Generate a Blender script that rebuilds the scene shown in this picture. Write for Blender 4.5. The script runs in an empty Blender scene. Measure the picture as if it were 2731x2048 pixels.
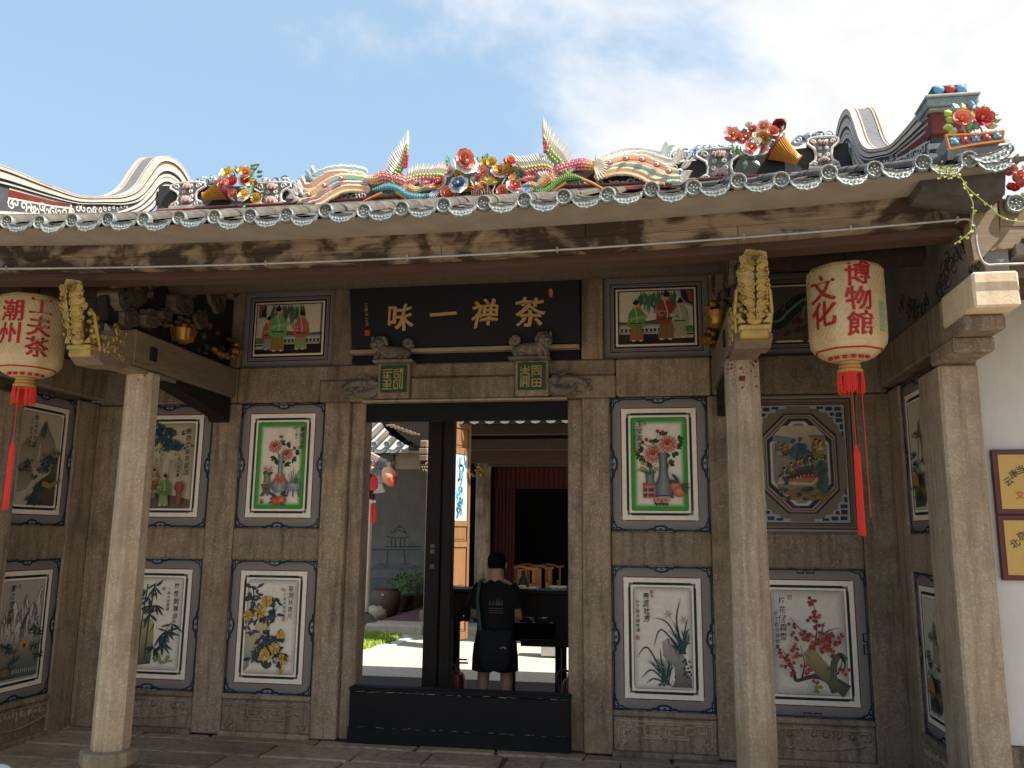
import bpy, math, random
from mathutils import Vector, Matrix
R_ = math.radians
rnd = random.Random(7)
scene = bpy.context.scene
COL = scene.collection

# ------------------------------------------------------------------ camera
CF = 2238.8432                      # focal length in photograph pixels (photo is 2731 px wide)
_yaw, _pit, _rol = R_(9.474), R_(10.201), R_(.57)
CAM = Vector((1.5148, -6.6652, 1.6))
_F = Vector((-math.sin(_yaw)*math.cos(_pit), math.cos(_yaw)*math.cos(_pit), math.sin(_pit)))
_r = Vector((math.cos(_yaw), math.sin(_yaw), 0)); _u = _r.cross(_F)
_R = _r*math.cos(_rol)+_u*math.sin(_rol); _U = -_r*math.sin(_rol)+_u*math.cos(_rol)
cd = bpy.data.cameras.new('camera'); cam = bpy.data.objects.new('camera', cd); COL.objects.link(cam)
cd.sensor_width = 36; cd.sensor_fit = 'HORIZONTAL'; cd.lens = CF/2731*36; cd.clip_start = .05; cd.clip_end = 3000
m = Matrix.Identity(4)
for i in range(3): m[i][0], m[i][1], m[i][2], m[i][3] = _R[i], _U[i], -_F[i], CAM[i]
cam.matrix_world = m; scene.camera = cam

# ------------------------------------------------------------------ sky, sun, exposure
SUN = Vector((.55, -.22, .80)).normalized()
w = bpy.data.worlds.new('World'); scene.world = w; w.use_nodes = True
nt = w.node_tree; N = nt.nodes; L = nt.links; N.clear()
def nd(t, **k):
    n = N.new(t)
    for a, b in k.items(): setattr(n, a, b)
    return n
def mth(op, a, b=None, c=None):
    n = nd('ShaderNodeMath', operation=op); n.use_clamp = False
    for i, q in enumerate((a, b, c)):
        if q is None: continue
        if isinstance(q, (int, float)): n.inputs[i].default_value = q
        else: L.new(q, n.inputs[i])
    return n.outputs[0]
sky = nd('ShaderNodeTexSky', sky_type='NISHITA'); sky.sun_disc = False
sky.sun_elevation = math.asin(SUN.z); sky.sun_rotation = math.atan2(SUN.x, SUN.y)
sky.altitude = 0; sky.air_density = 1.0; sky.dust_density = 1.6; sky.ozone_density = 1.5
tc = nd('ShaderNodeTexCoord'); sx = nd('ShaderNodeSeparateXYZ'); L.new(tc.outputs['Generated'], sx.inputs[0])
zc = mth('ADD', mth('MAXIMUM', sx.outputs[2], 0.0), .32)
cv = nd('ShaderNodeCombineXYZ'); L.new(mth('DIVIDE', sx.outputs[0], zc), cv.inputs[0]); L.new(mth('DIVIDE', sx.outputs[1], zc), cv.inputs[1])
def noise(sc, det, ro, off):
    mp = nd('ShaderNodeMapping'); mp.inputs['Location'].default_value = off; L.new(cv.outputs[0], mp.inputs[0])
    n = nd('ShaderNodeTexNoise'); n.inputs['Scale'].default_value = sc; n.inputs['Detail'].default_value = det
    n.inputs['Roughness'].default_value = ro; n.inputs['Distortion'].default_value = .25; L.new(mp.outputs[0], n.inputs['Vector']); return n.outputs[0]
n1 = noise(1.9, 6, .58, (1.7, 4.4, 0)); n2 = noise(6.5, 5, .6, (3.1, .4, 2)); 
# a broad bank of cloud fills the sky towards the sun's side (+x), thin wisps elsewhere
lean = mth('MULTIPLY_ADD', sx.outputs[0], 1.35, .20)
dens = mth('ADD', mth('ADD', lean, mth('MULTIPLY', mth('SUBTRACT', n1, .5), 2.1)), mth('MULTIPLY', mth('SUBTRACT', n2, .5), .35))
mr = nd('ShaderNodeMapRange', interpolation_type='SMOOTHSTEP'); mr.inputs['From Min'].default_value = -.10; mr.inputs['From Max'].default_value = .36
L.new(dens, mr.inputs['Value'])
shade = nd('ShaderNodeMapRange'); shade.inputs['From Min'].default_value = .3; shade.inputs['From Max'].default_value = .75
shade.inputs['To Min'].default_value = 1.1; shade.inputs['To Max'].default_value = .86; L.new(n2, shade.inputs['Value'])
cb = nd('ShaderNodeVectorMath', operation='SCALE'); cb.inputs[0].default_value = (6.4, 6.42, 6.55); L.new(shade.outputs[0], cb.inputs['Scale'])
# thin high haze lifts the blue
hz = nd('ShaderNodeMixRGB'); hz.inputs[0].default_value = .50; hz.inputs[2].default_value = (4.25, 6.15, 7.9, 1); L.new(sky.outputs[0], hz.inputs[1])
mx = nd('ShaderNodeMixRGB'); L.new(mr.outputs[0], mx.inputs[0]); L.new(hz.outputs[0], mx.inputs[1]); L.new(cb.outputs[0], mx.inputs[2])
bg = nd('ShaderNodeBackground'); bg.inputs[1].default_value = .08; L.new(mx.outputs[0], bg.inputs[0])
L.new(bg.outputs[0], nd('ShaderNodeOutputWorld').inputs[0])
sl = bpy.data.lights.new('sun', 'SUN'); sl.energy = 5.0; sl.angle = R_(.53); sl.color = (1, .955, .88)
sun = bpy.data.objects.new('sun', sl); COL.objects.link(sun); sun.rotation_euler = SUN.to_track_quat('Z', 'Y').to_euler()
vs = scene.view_settings; vs.view_transform = 'Standard'; vs.look = 'None'; vs.gamma = 1; vs.exposure = 1.0; vs.use_curve_mapping = False
scene.display_settings.display_device = 'sRGB'
cy = scene.cycles; cy.use_denoising = True; cy.max_bounces = 7; cy.diffuse_bounces = 4; cy.glossy_bounces = 3; cy.transmission_bounces = 4; cy.sample_clamp_indirect = 8

# ------------------------------------------------------------------ helpers
def at(u, v, y=None, x=None, z=None):
    "the point seen at photo pixel (u, v) on the plane y=, x= or z="
    d = _F + _R*((u-1365.5)/CF) - _U*((v-1024)/CF)
    k = (y-CAM.y)/d.y if y is not None else (x-CAM.x)/d.x if x is not None else (z-CAM.z)/d.z
    return CAM + d*k
def lin(c): return c/12.92 if c <= .04045 else ((c+.055)/1.055)**2.4
def H(h, k=1.0):
    h = h.lstrip('#'); return tuple(min(1, lin(int(h[i:i+2], 16)/255)*k) for i in (0, 2, 4))
def mixc(a, b, t): return tuple(a[i]*(1-t)+b[i]*t for i in range(3))
WHITE = H('d9d3c4'); BLACK = H('15161a')

class MB:
    def __init__(s): s.v = []; s.f = []; s.c = []
    def add(s, vs_, fs, col=(.5, .5, .5), M=None):
        o = len(s.v)
        if M is not None: vs_ = [M @ Vector(p) for p in vs_]
        s.v += [tuple(p) for p in vs_]; s.f += [tuple(i+o for i in f) for f in fs]
        if col and isinstance(col[0], (tuple, list)): s.c += list(col)
        else: s.c += [col]*len(vs_)
        return s
    def box(s, x0, x1, y0, y1, z0, z1, b=0, col=(.5, .5, .5), M=None):
        if b <= 0:
            v = [(x, y, z) for x in (x0, x1) for y in (y0, y1) for z in (z0, z1)]
            return s.add(v, [(0, 1, 3, 2), (4, 6, 7, 5), (0, 4, 5, 1), (2, 3, 7, 6), (0, 2, 6, 4), (1, 5, 7, 3)], col, M)
        b = min(b, abs(x1-x0)*.45, abs(y1-y0)*.45, abs(z1-z0)*.45)
        X = (x0, x1); Y = (y0, y1); Z = (z0, z1); v = []; ix = {}
        for i in (0, 1):
            for j in (0, 1):
                for k in (0, 1):
                    sx_, sy_, sz_ = (b if i == 0 else -b), (b if j == 0 else -b), (b if k == 0 else -b)
                    for a, p in enumerate(((X[i], Y[j]+sy_, Z[k]+sz_), (X[i]+sx_, Y[j], Z[k]+sz_), (X[i]+sx_, Y[j]+sy_, Z[k]))):
                        ix[i, j, k, a] = len(v); v.append(p)
        f = []
        for i in (0, 1):
            q = [ix[i, 0, 0, 0], ix[i, 0, 1, 0], ix[i, 1, 1, 0], ix[i, 1, 0, 0]]; f.append(q if i == 0 else q[::-1])
            q = [ix[0, i, 0, 1], ix[1, i, 0, 1], ix[1, i, 1, 1], ix[0, i, 1, 1]]; f.append(q if i == 0 else q[::-1])
            q = [ix[0, 0, i, 2], ix[0, 1, i, 2], ix[1, 1, i, 2], ix[1, 0, i, 2]]; f.append(q if i == 0 else q[::-1])
        for i in (0, 1):
            for j in (0, 1):
                f.append([ix[i, j, 0, 0], ix[i, j, 0, 1], ix[i, j, 1, 1], ix[i, j, 1, 0]])
                f.append([ix[i, 0, j, 0], ix[i, 0, j, 2], ix[i, 1, j, 2], ix[i, 1, j, 0]])
                f.append([ix[0, i, j, 1], ix[0, i, j, 2], ix[1, i, j, 2], ix[1, i, j, 1]])
                for k in (0, 1): f.append([ix[i, j, k, 0], ix[i, j, k, 1], ix[i, j, k, 2]])
        return s.add(v, f, col, M)
    def tube(s, path, r, n=6, col=(.5, .5, .5), cap=True, flat=1.0, up=None):
        P = [Vector(p) for p in path]; m_ = len(P); v = []; f = []; cc = []
        rs = r if isinstance(r, (list, tuple)) else [r]*m_
        prev = None
        for i, p in enumerate(P):
            t = (P[min(i+1, m_-1)]-P[max(i-1, 0)])
            if t.length < 1e-9: t = Vector((0, 0, 1))
            t.normalize()
            a = Vector(up) if up else (prev if prev else (Vector((0, 0, 1)) if abs(t.z) < .9 else Vector((0, 1, 0))))
            a = a - t*a.dot(t)
            if a.length < 1e-6: a = t.orthogonal()
            a.normalize(); b = t.cross(a); prev = a
            for k in range(n):
                g = 2*math.pi*k/n; v.append(p + a*(math.cos(g)*rs[i]*flat) + b*(math.sin(g)*rs[i]))
                cc.append(col[min(i, len(col)-1)] if isinstance(col[0], (tuple, list)) else col)
        for i in range(m_-1):
            for k in range(n): f.append((i*n+k, i*n+(k+1) % n, (i+1)*n+(k+1) % n, (i+1)*n+k))
        if cap: f.append(tuple(range(n))[::-1]); f.append(tuple((m_-1)*n+k for k in range(n)))
        return s.add(v, f, cc)
    def lathe(s, prof, n=16, col=(.5, .5, .5), M=None, arc=2*math.pi, ph=0):
        v = []; f = []; cc = []; full = abs(arc-2*math.pi) < 1e-6; m_ = n if full else n+1
        for i, (r, z) in enumerate(prof):
            for k in range(m_):
                g = ph+arc*k/n; v.append((r*math.cos(g), r*math.sin(g), z)); cc.append(col[i] if isinstance(col[0], (tuple, list)) else col)
        for i in range(len(prof)-1):
            for k in range(n):
                k2 = (k+1) % m_; f.append((i*m_+k, i*m_+k2, (i+1)*m_+k2, (i+1)*m_+k))
        if full and prof[0][0] > 1e-6: f.append(tuple(range(m_))[::-1])
        if full and prof[-1][0] > 1e-6: f.append(tuple((len(prof)-1)*m_+k for k in range(m_)))
        return s.add(v, f, cc, M)
    def ell(s, c, r, n=8, m_=5, col=(.5, .5, .5), M=None):
        prof = [(math.sin(math.pi*i/m_), -math.cos(math.pi*i/m_)) for i in range(m_+1)]
        T = Matrix.Translation(c) @ Matrix.Diagonal((r[0], r[1], r[2], 1))
        return s.lathe(prof, n, col, T if M is None else M @ T)
    def poly(s, pts, n, d, col=(.5, .5, .5), back=True):
        "flat outline pts (3-D, in order) thickened by d along direction n"
        n = Vector(n).normalized(); a = [Vector(p) for p in pts]; k = len(a)
        b = [p + n*d for p in a]
        f = [tuple(range(k))[::-1], tuple(range(k, 2*k))] + [(i, (i+1) % k, k+(i+1) % k, k+i) for i in range(k)]
        return s.add(a+b, f, col if not (col and isinstance(col[0], (tuple, list))) else list(col)*2)
    def mesh(s, name):
        me = bpy.data.meshes.new(name); me.from_pydata(s.v, [], s.f); me.update()
        ca = me.color_attributes.new('Col', 'FLOAT_COLOR', 'POINT')
        ca.data.foreach_set('color', [q for c in s.c for q in (c[0], c[1], c[2], 1.0)])
        return me

def obj(name, geo, mat, parent=None, smooth=False, label=None, cat=None, group=None, kind=None, M=None, fix=True):
    me = geo if isinstance(geo, bpy.types.Mesh) else geo.mesh(name)
    if isinstance(geo, MB) and fix:
        import bmesh
        bm = bmesh.new(); bm.from_mesh(me); bmesh.ops.recalc_face_normals(bm, faces=bm.faces); bm.to_mesh(me); bm.free()
    if not me.materials: me.materials.append(MAT[mat] if isinstance(mat, str) else mat)
    if smooth and isinstance(geo, MB):
        me.polygons.foreach_set('use_smooth', [True]*len(me.polygons))
        if smooth != 'all': me.set_sharp_from_angle(angle=R_(38))
    o = bpy.data.objects.new(name, me); COL.objects.link(o)
    if M is not None: o.matrix_basis = M
    if parent is not None:
        o.parent = parent; o.matrix_parent_inverse = inv(parent)
    if label: o['label'] = label
    if cat: o['category'] = cat
    if group: o['group'] = group
    if kind: o['kind'] = kind
    return o
def wm(o):
    m_ = o.matrix_basis.copy()
    if o.parent: m_ = wm(o.parent) @ o.matrix_parent_inverse @ m_
    return m_
def inv(o): return wm(o).inverted()
def thing(name, label, cat, loc=(0, 0, 0), group=None):
    o = bpy.data.objects.new(name, None); COL.objects.link(o); o.location = loc; o.empty_display_size = .1
    o['label'] = label; o['category'] = cat
    if group: o['group'] = group
    o['kind'] = 'thing'
    return o
def xf(loc=(0, 0, 0), rot=(0, 0, 0), sc=(1, 1, 1)):
    from mathutils import Euler
    return Matrix.Translation(loc) @ Euler(rot).to_matrix().to_4x4() @ Matrix.Diagonal((sc[0], sc[1], sc[2], 1))
def crom(P, k=6):
    "smooth curve through points (any dimension)"
    P = [tuple(p) for p in P]; Q = [P[0]]+P+[P[-1]]; out = []
    for i in range(1, len(Q)-2):
        for j in range(k):
            t = j/k; out.append(tuple(.5*((2*b)+(-a+c)*t+(2*a-5*b+4*c-d)*t*t+(-a+3*b-3*c+d)*t**3) for a, b, c, d in zip(Q[i-1], Q[i], Q[i+1], Q[i+2])))
    out.append(P[-1]); return out

# ------------------------------------------------------------------ materials
MAT = {}
class NT:
    def __init__(s, name):
        s.m = bpy.data.materials.new(name); s.m.use_nodes = True; s.t = s.m.node_tree; s.b = s.t.nodes['Principled BSDF']; MAT[name] = s.m
        s.tc = s.n('ShaderNodeTexCoord'); s.co = s.tc.outputs['Object']
    def n(s, t, **k):
        q = s.t.nodes.new(t)
        for a, b in k.items(): setattr(q, a, b)
        return q
    def l(s, a, b): s.t.links.new(a, b)
    def noise(s, sc, det=4, ro=.55, st=(1, 1, 1), dist=0, off=(0, 0, 0)):
        mp = s.n('ShaderNodeMapping'); mp.inputs['Scale'].default_value = st; mp.inputs['Location'].default_value = off; s.l(s.co, mp.inputs[0])
        q = s.n('ShaderNodeTexNoise'); q.inputs['Scale'].default_value = sc; q.inputs['Detail'].default_value = det; q.inputs['Roughness'].default_value = ro; q.inputs['Distortion'].default_value = dist
        s.l(mp.outputs[0], q.inputs['Vector']); return q.outputs[0]
    def rng(s, f, a, b, lo=0, hi=1):
        q = s.n('ShaderNodeMapRange'); q.inputs['From Min'].default_value = a; q.inputs['From Max'].default_value = b; q.inputs['To Min'].default_value = lo; q.inputs['To Max'].default_value = hi
        s.l(f, q.inputs['Value']); return q.outputs[0]
    def mix(s, f, a, b, mode='MIX'):
        q = s.n('ShaderNodeMixRGB', blend_type=mode)
        for i, v in enumerate((f, a, b)):
            if isinstance(v, (int, float)): q.inputs[i].default_value = v
            elif isinstance(v, (tuple, list)): q.inputs[i].default_value = (*v[:3], 1)
            else: s.l(v, q.inputs[i])
        return q.outputs[0]
    def rand(s): return s.n('ShaderNodeObjectInfo').outputs['Random']
    def col(s, c): s.l(c, s.b.inputs['Base Color'])
    def fin(s, rough=.8, bump=None, bs=.3, bd=.005, metal=0, spec=.4, rmod=None):
        s.b.inputs['Roughness'].default_value = rough; s.b.inputs['Metallic'].default_value = metal; s.b.inputs['Specular IOR Level'].default_value = spec
        if rmod is not None: s.l(rmod, s.b.inputs['Roughness'])
        if bump is not None:
            q = s.n('ShaderNodeBump'); q.inputs['Strength'].default_value = bs; q.inputs['Distance'].default_value = bd
            s.l(bump, q.inputs['Height']); s.l(q.outputs[0], s.b.inputs['Normal'])
        return s.m
def stone(name, a, b, dark, stain=.5, light=.5, moss=None):
    t = NT(name); big = t.noise(1.7, 6, .6, off=(3, 1, 5)); med = t.noise(9, 6, .62); fine = t.noise(58, 4, .75); gr = t.noise(120, 3, .7)
    strk = t.noise(9, 6, .65, (1.8, 1.8, .16))
    warm = t.noise(2.6, 5, .6, off=(7, 3, 1))
    c = t.mix(t.rng(med, .3, .7), a, b)
    c = t.mix(t.rng(fine, .50, .68, 0, light), c, mixc(b, (.72, .63, .50), .55))
    c = t.mix(t.rng(gr, .55, .68, 0, .65), c, mixc(a, (.03, .025, .02), .7))
    chip = t.noise(23, 5, .7, off=(1, 8, 4)); c = t.mix(t.rng(chip, .64, .70, 0, .5), c, mixc(b, (.62, .55, .45), .6))
    c = t.mix(t.rng(strk, .47, .70, 0, stain), c, dark)
    c = t.mix(t.rng(big, .50, .72, 0, stain), c, dark)
    c = t.mix(t.rng(warm, .45, .75, 0, .35), c, mixc(b, (.42, .27, .13), .5))
    if moss: c = t.mix(t.rng(t.noise(5, 6, .65, off=(9, 2, 0)), .56, .72, 0, .7), c, moss)
    c = t.mix(1.0, c, t.mix(t.rand(), (.74, .74, .75), (1.16, 1.13, 1.08)), 'MULTIPLY')
    t.col(c); bm_ = t.mix(.35, fine, med); t.fin(.88, bm_, .5, .006, spec=.25)
stone('stone', (.180, .139, .100), (.268, .214, .158), (.068, .050, .036), .75, .55)
stone('stone_dirty', (.165, .131, .097), (.265, .216, .164), (.056, .045, .035), .85, .6)
stone('stone_pale', (.275, .225, .17), (.37, .31, .24), (.145, .108, .073), .65, .6)
stone('stone_base', (0.252, 0.210, 0.141), (0.312, 0.264, 0.186), (0.132, 0.102, 0.051), .5, .5)
stone('paving', (.25, .205, .158), (.36, .305, .242), (.10, .080, .058), .65, .6)
stone('paving_moss', (0.180, 0.155, 0.119), (0.238, 0.209, 0.166), (0.094, 0.083, 0.058), .5, .4, (.10, .115, .035))
stone('stone_relief', (.24, .195, .145), (.34, .285, .22), (.12, .095, .07), .6, .5)
stone('carved_dark', (.085, .08, .075), (.17, .16, .15), (.035, .033, .03), .5, .45)
stone('courtyard', (.40, .365, .305), (.47, .435, .37), (.30, .27, .22), .35, .2)
stone('forecourt', (.27, .228, .178), (.35, .30, .24), (.18, .148, .11), .5, .3)
stone('granite_warm_lit', (.55, .45, .33), (.65, .56, .43), (.38, .29, .19), .4, .6)
def wood(name, a, b, dark, st=(.35, 6, 6), dk=.6, rough=.8, scorch=None):
    t = NT(name); g = t.noise(6, 8, .65, st, 1.2); g2 = t.noise(22, 4, .6, st)
    c = t.mix(t.rng(g, .3, .7), a, b); c = t.mix(t.rng(g2, .5, .8, 0, dk), c, dark)
    if scorch:
        s1 = t.noise(3.4, 4, .55, (1.25, 1, 1.5), .9, (2, 0, 1)); s2 = t.noise(9, 4, .6, (.5, 1, 2.2), .3, (5, 0, 3)); s3 = t.noise(1.1, 2, .5, (1, 1, 1), 0, (8, 0, 1))
        mm = t.mix(.28, s1, s2); mm = t.mix(.25, mm, s3)
        c = t.mix(t.rng(mm, .455, .545, 0, .93), c, scorch)
    t.col(t.mix(1.0, c, t.mix(t.rand(), (.85, .85, .85), (1.1, 1.1, 1.1)), 'MULTIPLY')); t.fin(rough, g, .35, .004, spec=.25)
wood('beam_wood', (.185, .138, .094), (.285, .225, .160), (.09, .062, .040), scorch=(.030, .018, .012))
wood('beam_plain', (.22, .165, .11), (.31, .24, .165), (.11, .08, .05), dk=.5)
wood('red_wood', (.050, .027, .019), (.078, .042, .029), (.022, .013, .010))
wood('bracket_wood', (.13, .095, .066), (.20, .15, .105), (.06, .042, .03), (1.5, .35, 3))
wood('dark_wood', (.008, .006, .005), (.013, .010, .008), (.006, .005, .005), (6, 6, .4), rough=.75)
wood('carved_wood', (.036, .029, .024), (.066, .052, .042), (.014, .012, .011), (3, 3, 3), rough=.8)
wood('rafter', (.045, .033, .026), (.075, .055, .041), (.018, .014, .012), (4, .4, 4))
wood('door_wood', (.20, .098, .042), (.28, .148, .068), (.11, .052, .023), (7, 7, .35), rough=.55)
wood('chair_wood', (.42, .17, .06), (.52, .23, .085), (.25, .09, .035), rough=.45)
def plain(name, a, b, sc=8, rough=.7, metal=0, bump=.2, bd=.003, spec=.4, rand=.1, dirt=None, st=(1, 1, 1)):
    t = NT(name); g = t.noise(sc, 6, .6, st); c = t.mix(t.rng(g, .3, .7), a, b)
    if dirt: c = t.mix(t.rng(t.noise(2.3, 7, .65, (1.3, 1.3, .5), off=(4, 4, 4)), .5, .8, 0, dirt[1]), c, dirt[0])
    c = t.mix(1.0, c, t.mix(t.rand(), (1-rand,)*3, (1+rand,)*3), 'MULTIPLY')
    t.col(c); t.fin(rough, g, bump, bd, metal, spec); return t
plain('whitewash', (.50, .495, .485), (.58, .575, .565), 3, .9, dirt=((.36, .35, .335), .5))
plain('whitewash_old', (.56, .55, .53), (.68, .67, .64), 3, .9, dirt=((.30, .29, .28), .5))
plain('plaster_shaded', (.15, .145, .14), (.24, .23, .22), 5, .9, dirt=((.07, .065, .06), .6))  # white plaster greyed in its colour to stand in for eave shade
plain('whitewash_shaded', (.20, .195, .19), (.27, .265, .255), 3, .9, dirt=((.11, .105, .10), .5))  # old grey plaster, colour darkened further to stand in for gallery shade
plain('soffit', (.205, .178, .153), (.275, .243, .212), 5, .9, dirt=((.24, .19, .14), .55), bump=.35)
plain('lacquer', (.006, .0065, .010), (.009, .0095, .014), 3, .55, bump=.05, spec=.15)
plain('threshold_paint', (.007, .007, .008), (.011, .0105, .0115), 6, .7, bump=.15, spec=.15)
plain('tile_clay', (.052, .045, .037), (.118, .103, .083), 14, .9, dirt=((.035, .034, .028), .7), bump=.5, rand=.2)
plain('tile_far', (.26, .25, .235), (.38, .37, .35), 14, .85, bump=.4, rand=.15)
plain('ridge_dark', (.018, .018, .022), (.04, .04, .045), 12, .85)
plain('masonry_dark', (.045, .042, .04), (.10, .095, .088), 9, .92, bump=.6, bd=.01)
plain('steel_pipe', (.26, .26, .255), (.36, .36, .35), 30, .5, .35, .1)
plain('steel', (.45, .45, .45), (.55, .55, .55), 5, .38, .8, .05)
plain('plastic_white', (.84, .84, .83), (.87, .87, .86), 4, .35, bump=.02)
plain('plastic_black', (.015, .015, .016), (.022, .022, .022), 4, .5)
plain('red_plastic', (.09, .008, .007), (.12, .012, .010), 4, .4)
plain('fabric_black', (.006, .0065, .007), (.009, .0095, .010), 60, .95, bump=.3, spec=.1)
plain('fabric_navy', (.009, .012, .015), (.013, .017, .020), 60, .95, bump=.3, spec=.1)
plain('strap_teal', (.02, .055, .05), (.03, .07, .065), 60, .9, spec=.1)
plain('skin', (.24, .13, .085), (.29, .165, .11), 20, .6, bump=.05)
plain('hair', (.004, .004, .004), (.008, .007, .007), 90, .95, bump=1.0, st=(1, 1, .3), spec=.05, bd=.01)
plain('curtain', (.038, .004, .005), (.055, .006, .007), 20, .85, st=(3, 3, .2))
plain('tassel_red', (.52, .022, .016), (.66, .045, .03), 60, .8, st=(4, 4, .15), bump=.4)
plain('carpet', (.13, .055, .055), (.18, .08, .08), 25, .95)
plain('soil', (.05, .04, .03), (.09, .07, .05), 20, .95)
plain('pot_clay', (.14, .075, .05), (.19, .105, .07), 6, .6)
plain('leaf_green', (.07, .16, .03), (.13, .25, .05), 30, .6, rand=.3)
plain('leaf_yellow', (.30, .36, .07), (.42, .46, .11), 30, .6, rand=.3)
plain('grass', (.22, .34, .035), (.36, .46, .06), 9, .8, rand=0)
plain('floor_dark', (.028, .018, .016), (.045, .028, .025), 9, .8)
plain('switch_grey', (.06, .06, .06), (.08, .08, .08), 9, .6)
plain('edge_wood', (.10, .075, .055), (.17, .13, .095), 20, .85)
plain('pebble', (.66, .65, .62), (.80, .79, .76), 30, .8)
plain('dark_room', (.010, .010, .010), (.014, .014, .013), 3, .9)  # near-black wall colour stands in for unlit interiors
plain('black_line', (.02, .021, .024), (.03, .03, .034), 8, .7)
# gold paint: worn over dark primer
t = NT('gold'); g = t.noise(28, 6, .6); g2 = t.noise(7, 5, .6)
t.col(t.mix(t.rng(g2, .52, .75, 0, .75), t.mix(t.rng(g, .3, .7), (.28, .195, .052), (.40, .29, .092)), (.085, .048, .016))); t.fin(.5, g, .5, .004, .45, .5)
t = NT('gold_dark'); g = t.noise(28, 6, .6); g2 = t.noise(9, 5, .6)
t.col(t.mix(t.rng(g2, .45, .7, 0, .85), (.34, .18, .036), (.04, .022, .015))); t.fin(.42, g, .8, .006, .7, .5)
t = NT('gold_letter'); g = t.noise(60, 4, .6); t.col(t.mix(t.rng(g, .3, .7), (.24, .15, .055), (.33, .22, .085))); t.fin(.45, g, .2, .002, .5)
t = NT('tile_glaze'); g = t.noise(55, 4, .6); v_ = t.n('ShaderNodeTexVoronoi'); v_.inputs['Scale'].default_value = 62; t.l(t.co, v_.inputs['Vector'])
c = t.mix(t.rng(g, .3, .7), (.165, .182, .178), (.34, .362, .35)); c = t.mix(t.rng(v_.outputs['Distance'], .25, .6, 0, .45), c, (.055, .066, .066))
c = t.mix(1.0, c, t.mix(t.rand(), (.78, .80, .80), (1.15, 1.15, 1.1)), 'MULTIPLY')
t.col(c); t.fin(.42, t.mix(.4, v_.outputs['Distance'], g), .9, .006, 0, .6)
# vertex-coloured paints
def vc(name, rough, dirt=.18, bump=.15, spec=.4, sc=40, grime=None, bd=.002, k=1.0):
    t = NT(name); a = t.n('ShaderNodeVertexColor'); a.layer_name = 'Col'; g = t.noise(sc, 5, .6); c = t.mix(1.0, a.outputs[0], t.mix(t.rng(g, .3, .7), (k*(1-dirt),)*3, (k*1.04,)*3), 'MULTIPLY')
    if grime: c = t.mix(t.rng(t.noise(3.2, 7, .65, (1, 1, .6)), .5, .78, 0, grime[1]), c, grime[0])
    t.col(c); t.fin(rough, g, bump, bd, 0, spec)
vc('paint', .62, .10, .05, .3, grime=((.25, .20, .15), .22), k=.86)
vc('ceramic', .32, .12, .12, .5)
vc('ridge_paint', .75, .22, .4, .3, 26, ((.16, .15, .14), .55), .004)
vc('sign', .35, .04, .02, .5)
# lantern: varnished paper over a bamboo lattice
t = NT('lantern_paper'); uvn = t.n('ShaderNodeSeparateXYZ'); t.l(t.co, uvn.inputs[0]); g = t.noise(9, 6, .6)
t.col(t.mix(t.rng(g, .35, .7), (.39, .285, .155), (.49, .385, .245))); t.fin(.5, t.noise(60, 3), .2, .003, 0, .4)
t.b.inputs['Subsurface Weight'].default_value = 0

# ================================================================== ground
def sheet(name, x0, x1, y0, y1, z, mat, **k):
    return obj(name, MB().add([(x0, y0, z), (x1, y0, z), (x1, y1, z), (x0, y1, z)], [(0, 1, 2, 3)]), mat, **k)
sheet('ground', -700, 700, -700, 700, -.05, 'forecourt', kind='structure')
porch = obj('porch_floor', MB().box(-3.5, 3.5, -2.62, .0, -.3, -.022), 'soil', kind='structure')
# paving stones of the porch, each with its own uneven edges
def slab(parent, poly, z, mat, name='paving_stone', th=.05):
    n = len(poly); cx = sum(p[0] for p in poly)/n; cy_ = sum(p[1] for p in poly)/n
    top = [(cx+(p[0]-cx)*(1-.012/max(.05, math.hypot(p[0]-cx, p[1]-cy_))), cy_+(p[1]-cy_)*(1-.012/max(.05, math.hypot(p[0]-cx, p[1]-cy_))), z+rnd.uniform(-.002, .002)) for p in poly]
    mid = [(p[0], p[1], z-.012) for p in poly]; low = [(p[0], p[1], z-th) for p in poly]
    f = [tuple(range(n))]+[(i, (i+1) % n, n+(i+1) % n, n+i) for i in range(n)]+[(n+i, n+(i+1) % n, 2*n+(i+1) % n, 2*n+i) for i in range(n)]
    return obj(name, MB().add(top+mid+low, f), mat, parent)
rows = [(-.01, -.17), (-.17, -.55), (-.55, -.92), (-.92, -1.42), (-1.42, -2.0), (-2.0, -2.6)]
for ri, (ya, yb_) in enumerate(rows):
    x = -3.28
    while x < 3.2:
        wd = rnd.uniform(.55, 1.0) if ri in (0, 4, 5) or x < -1.0 else rnd.uniform(.28, .6)
        x2 = min(x+wd, 3.28)
        if 3.28-x2 < .25: x2 = 3.28
        g = .008 if x < -1 else .013; j = lambda a=.018: rnd.uniform(-a, a)
        k = 0 if ri == 0 else .02
        mid = (x+x2)/2
        pts = [(x+g+j(), ya-g+j(.006)*k*30), (mid+j(.05), ya-g-abs(j(.008))), (x2-g+j(), ya-g+j(.006)*k*30), (x2-g+j(), yb_+g+j(.008)), (mid+j(.05), yb_+g+abs(j(.01))), (x+g+j(), yb_+g+j(.008))]
        slab(porch, pts[::-1], rnd.uniform(-.006, .004), 'paving_moss' if (ri == 0 and x > .8) or rnd.random() < .12 else 'paving')
        x = x2
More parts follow.
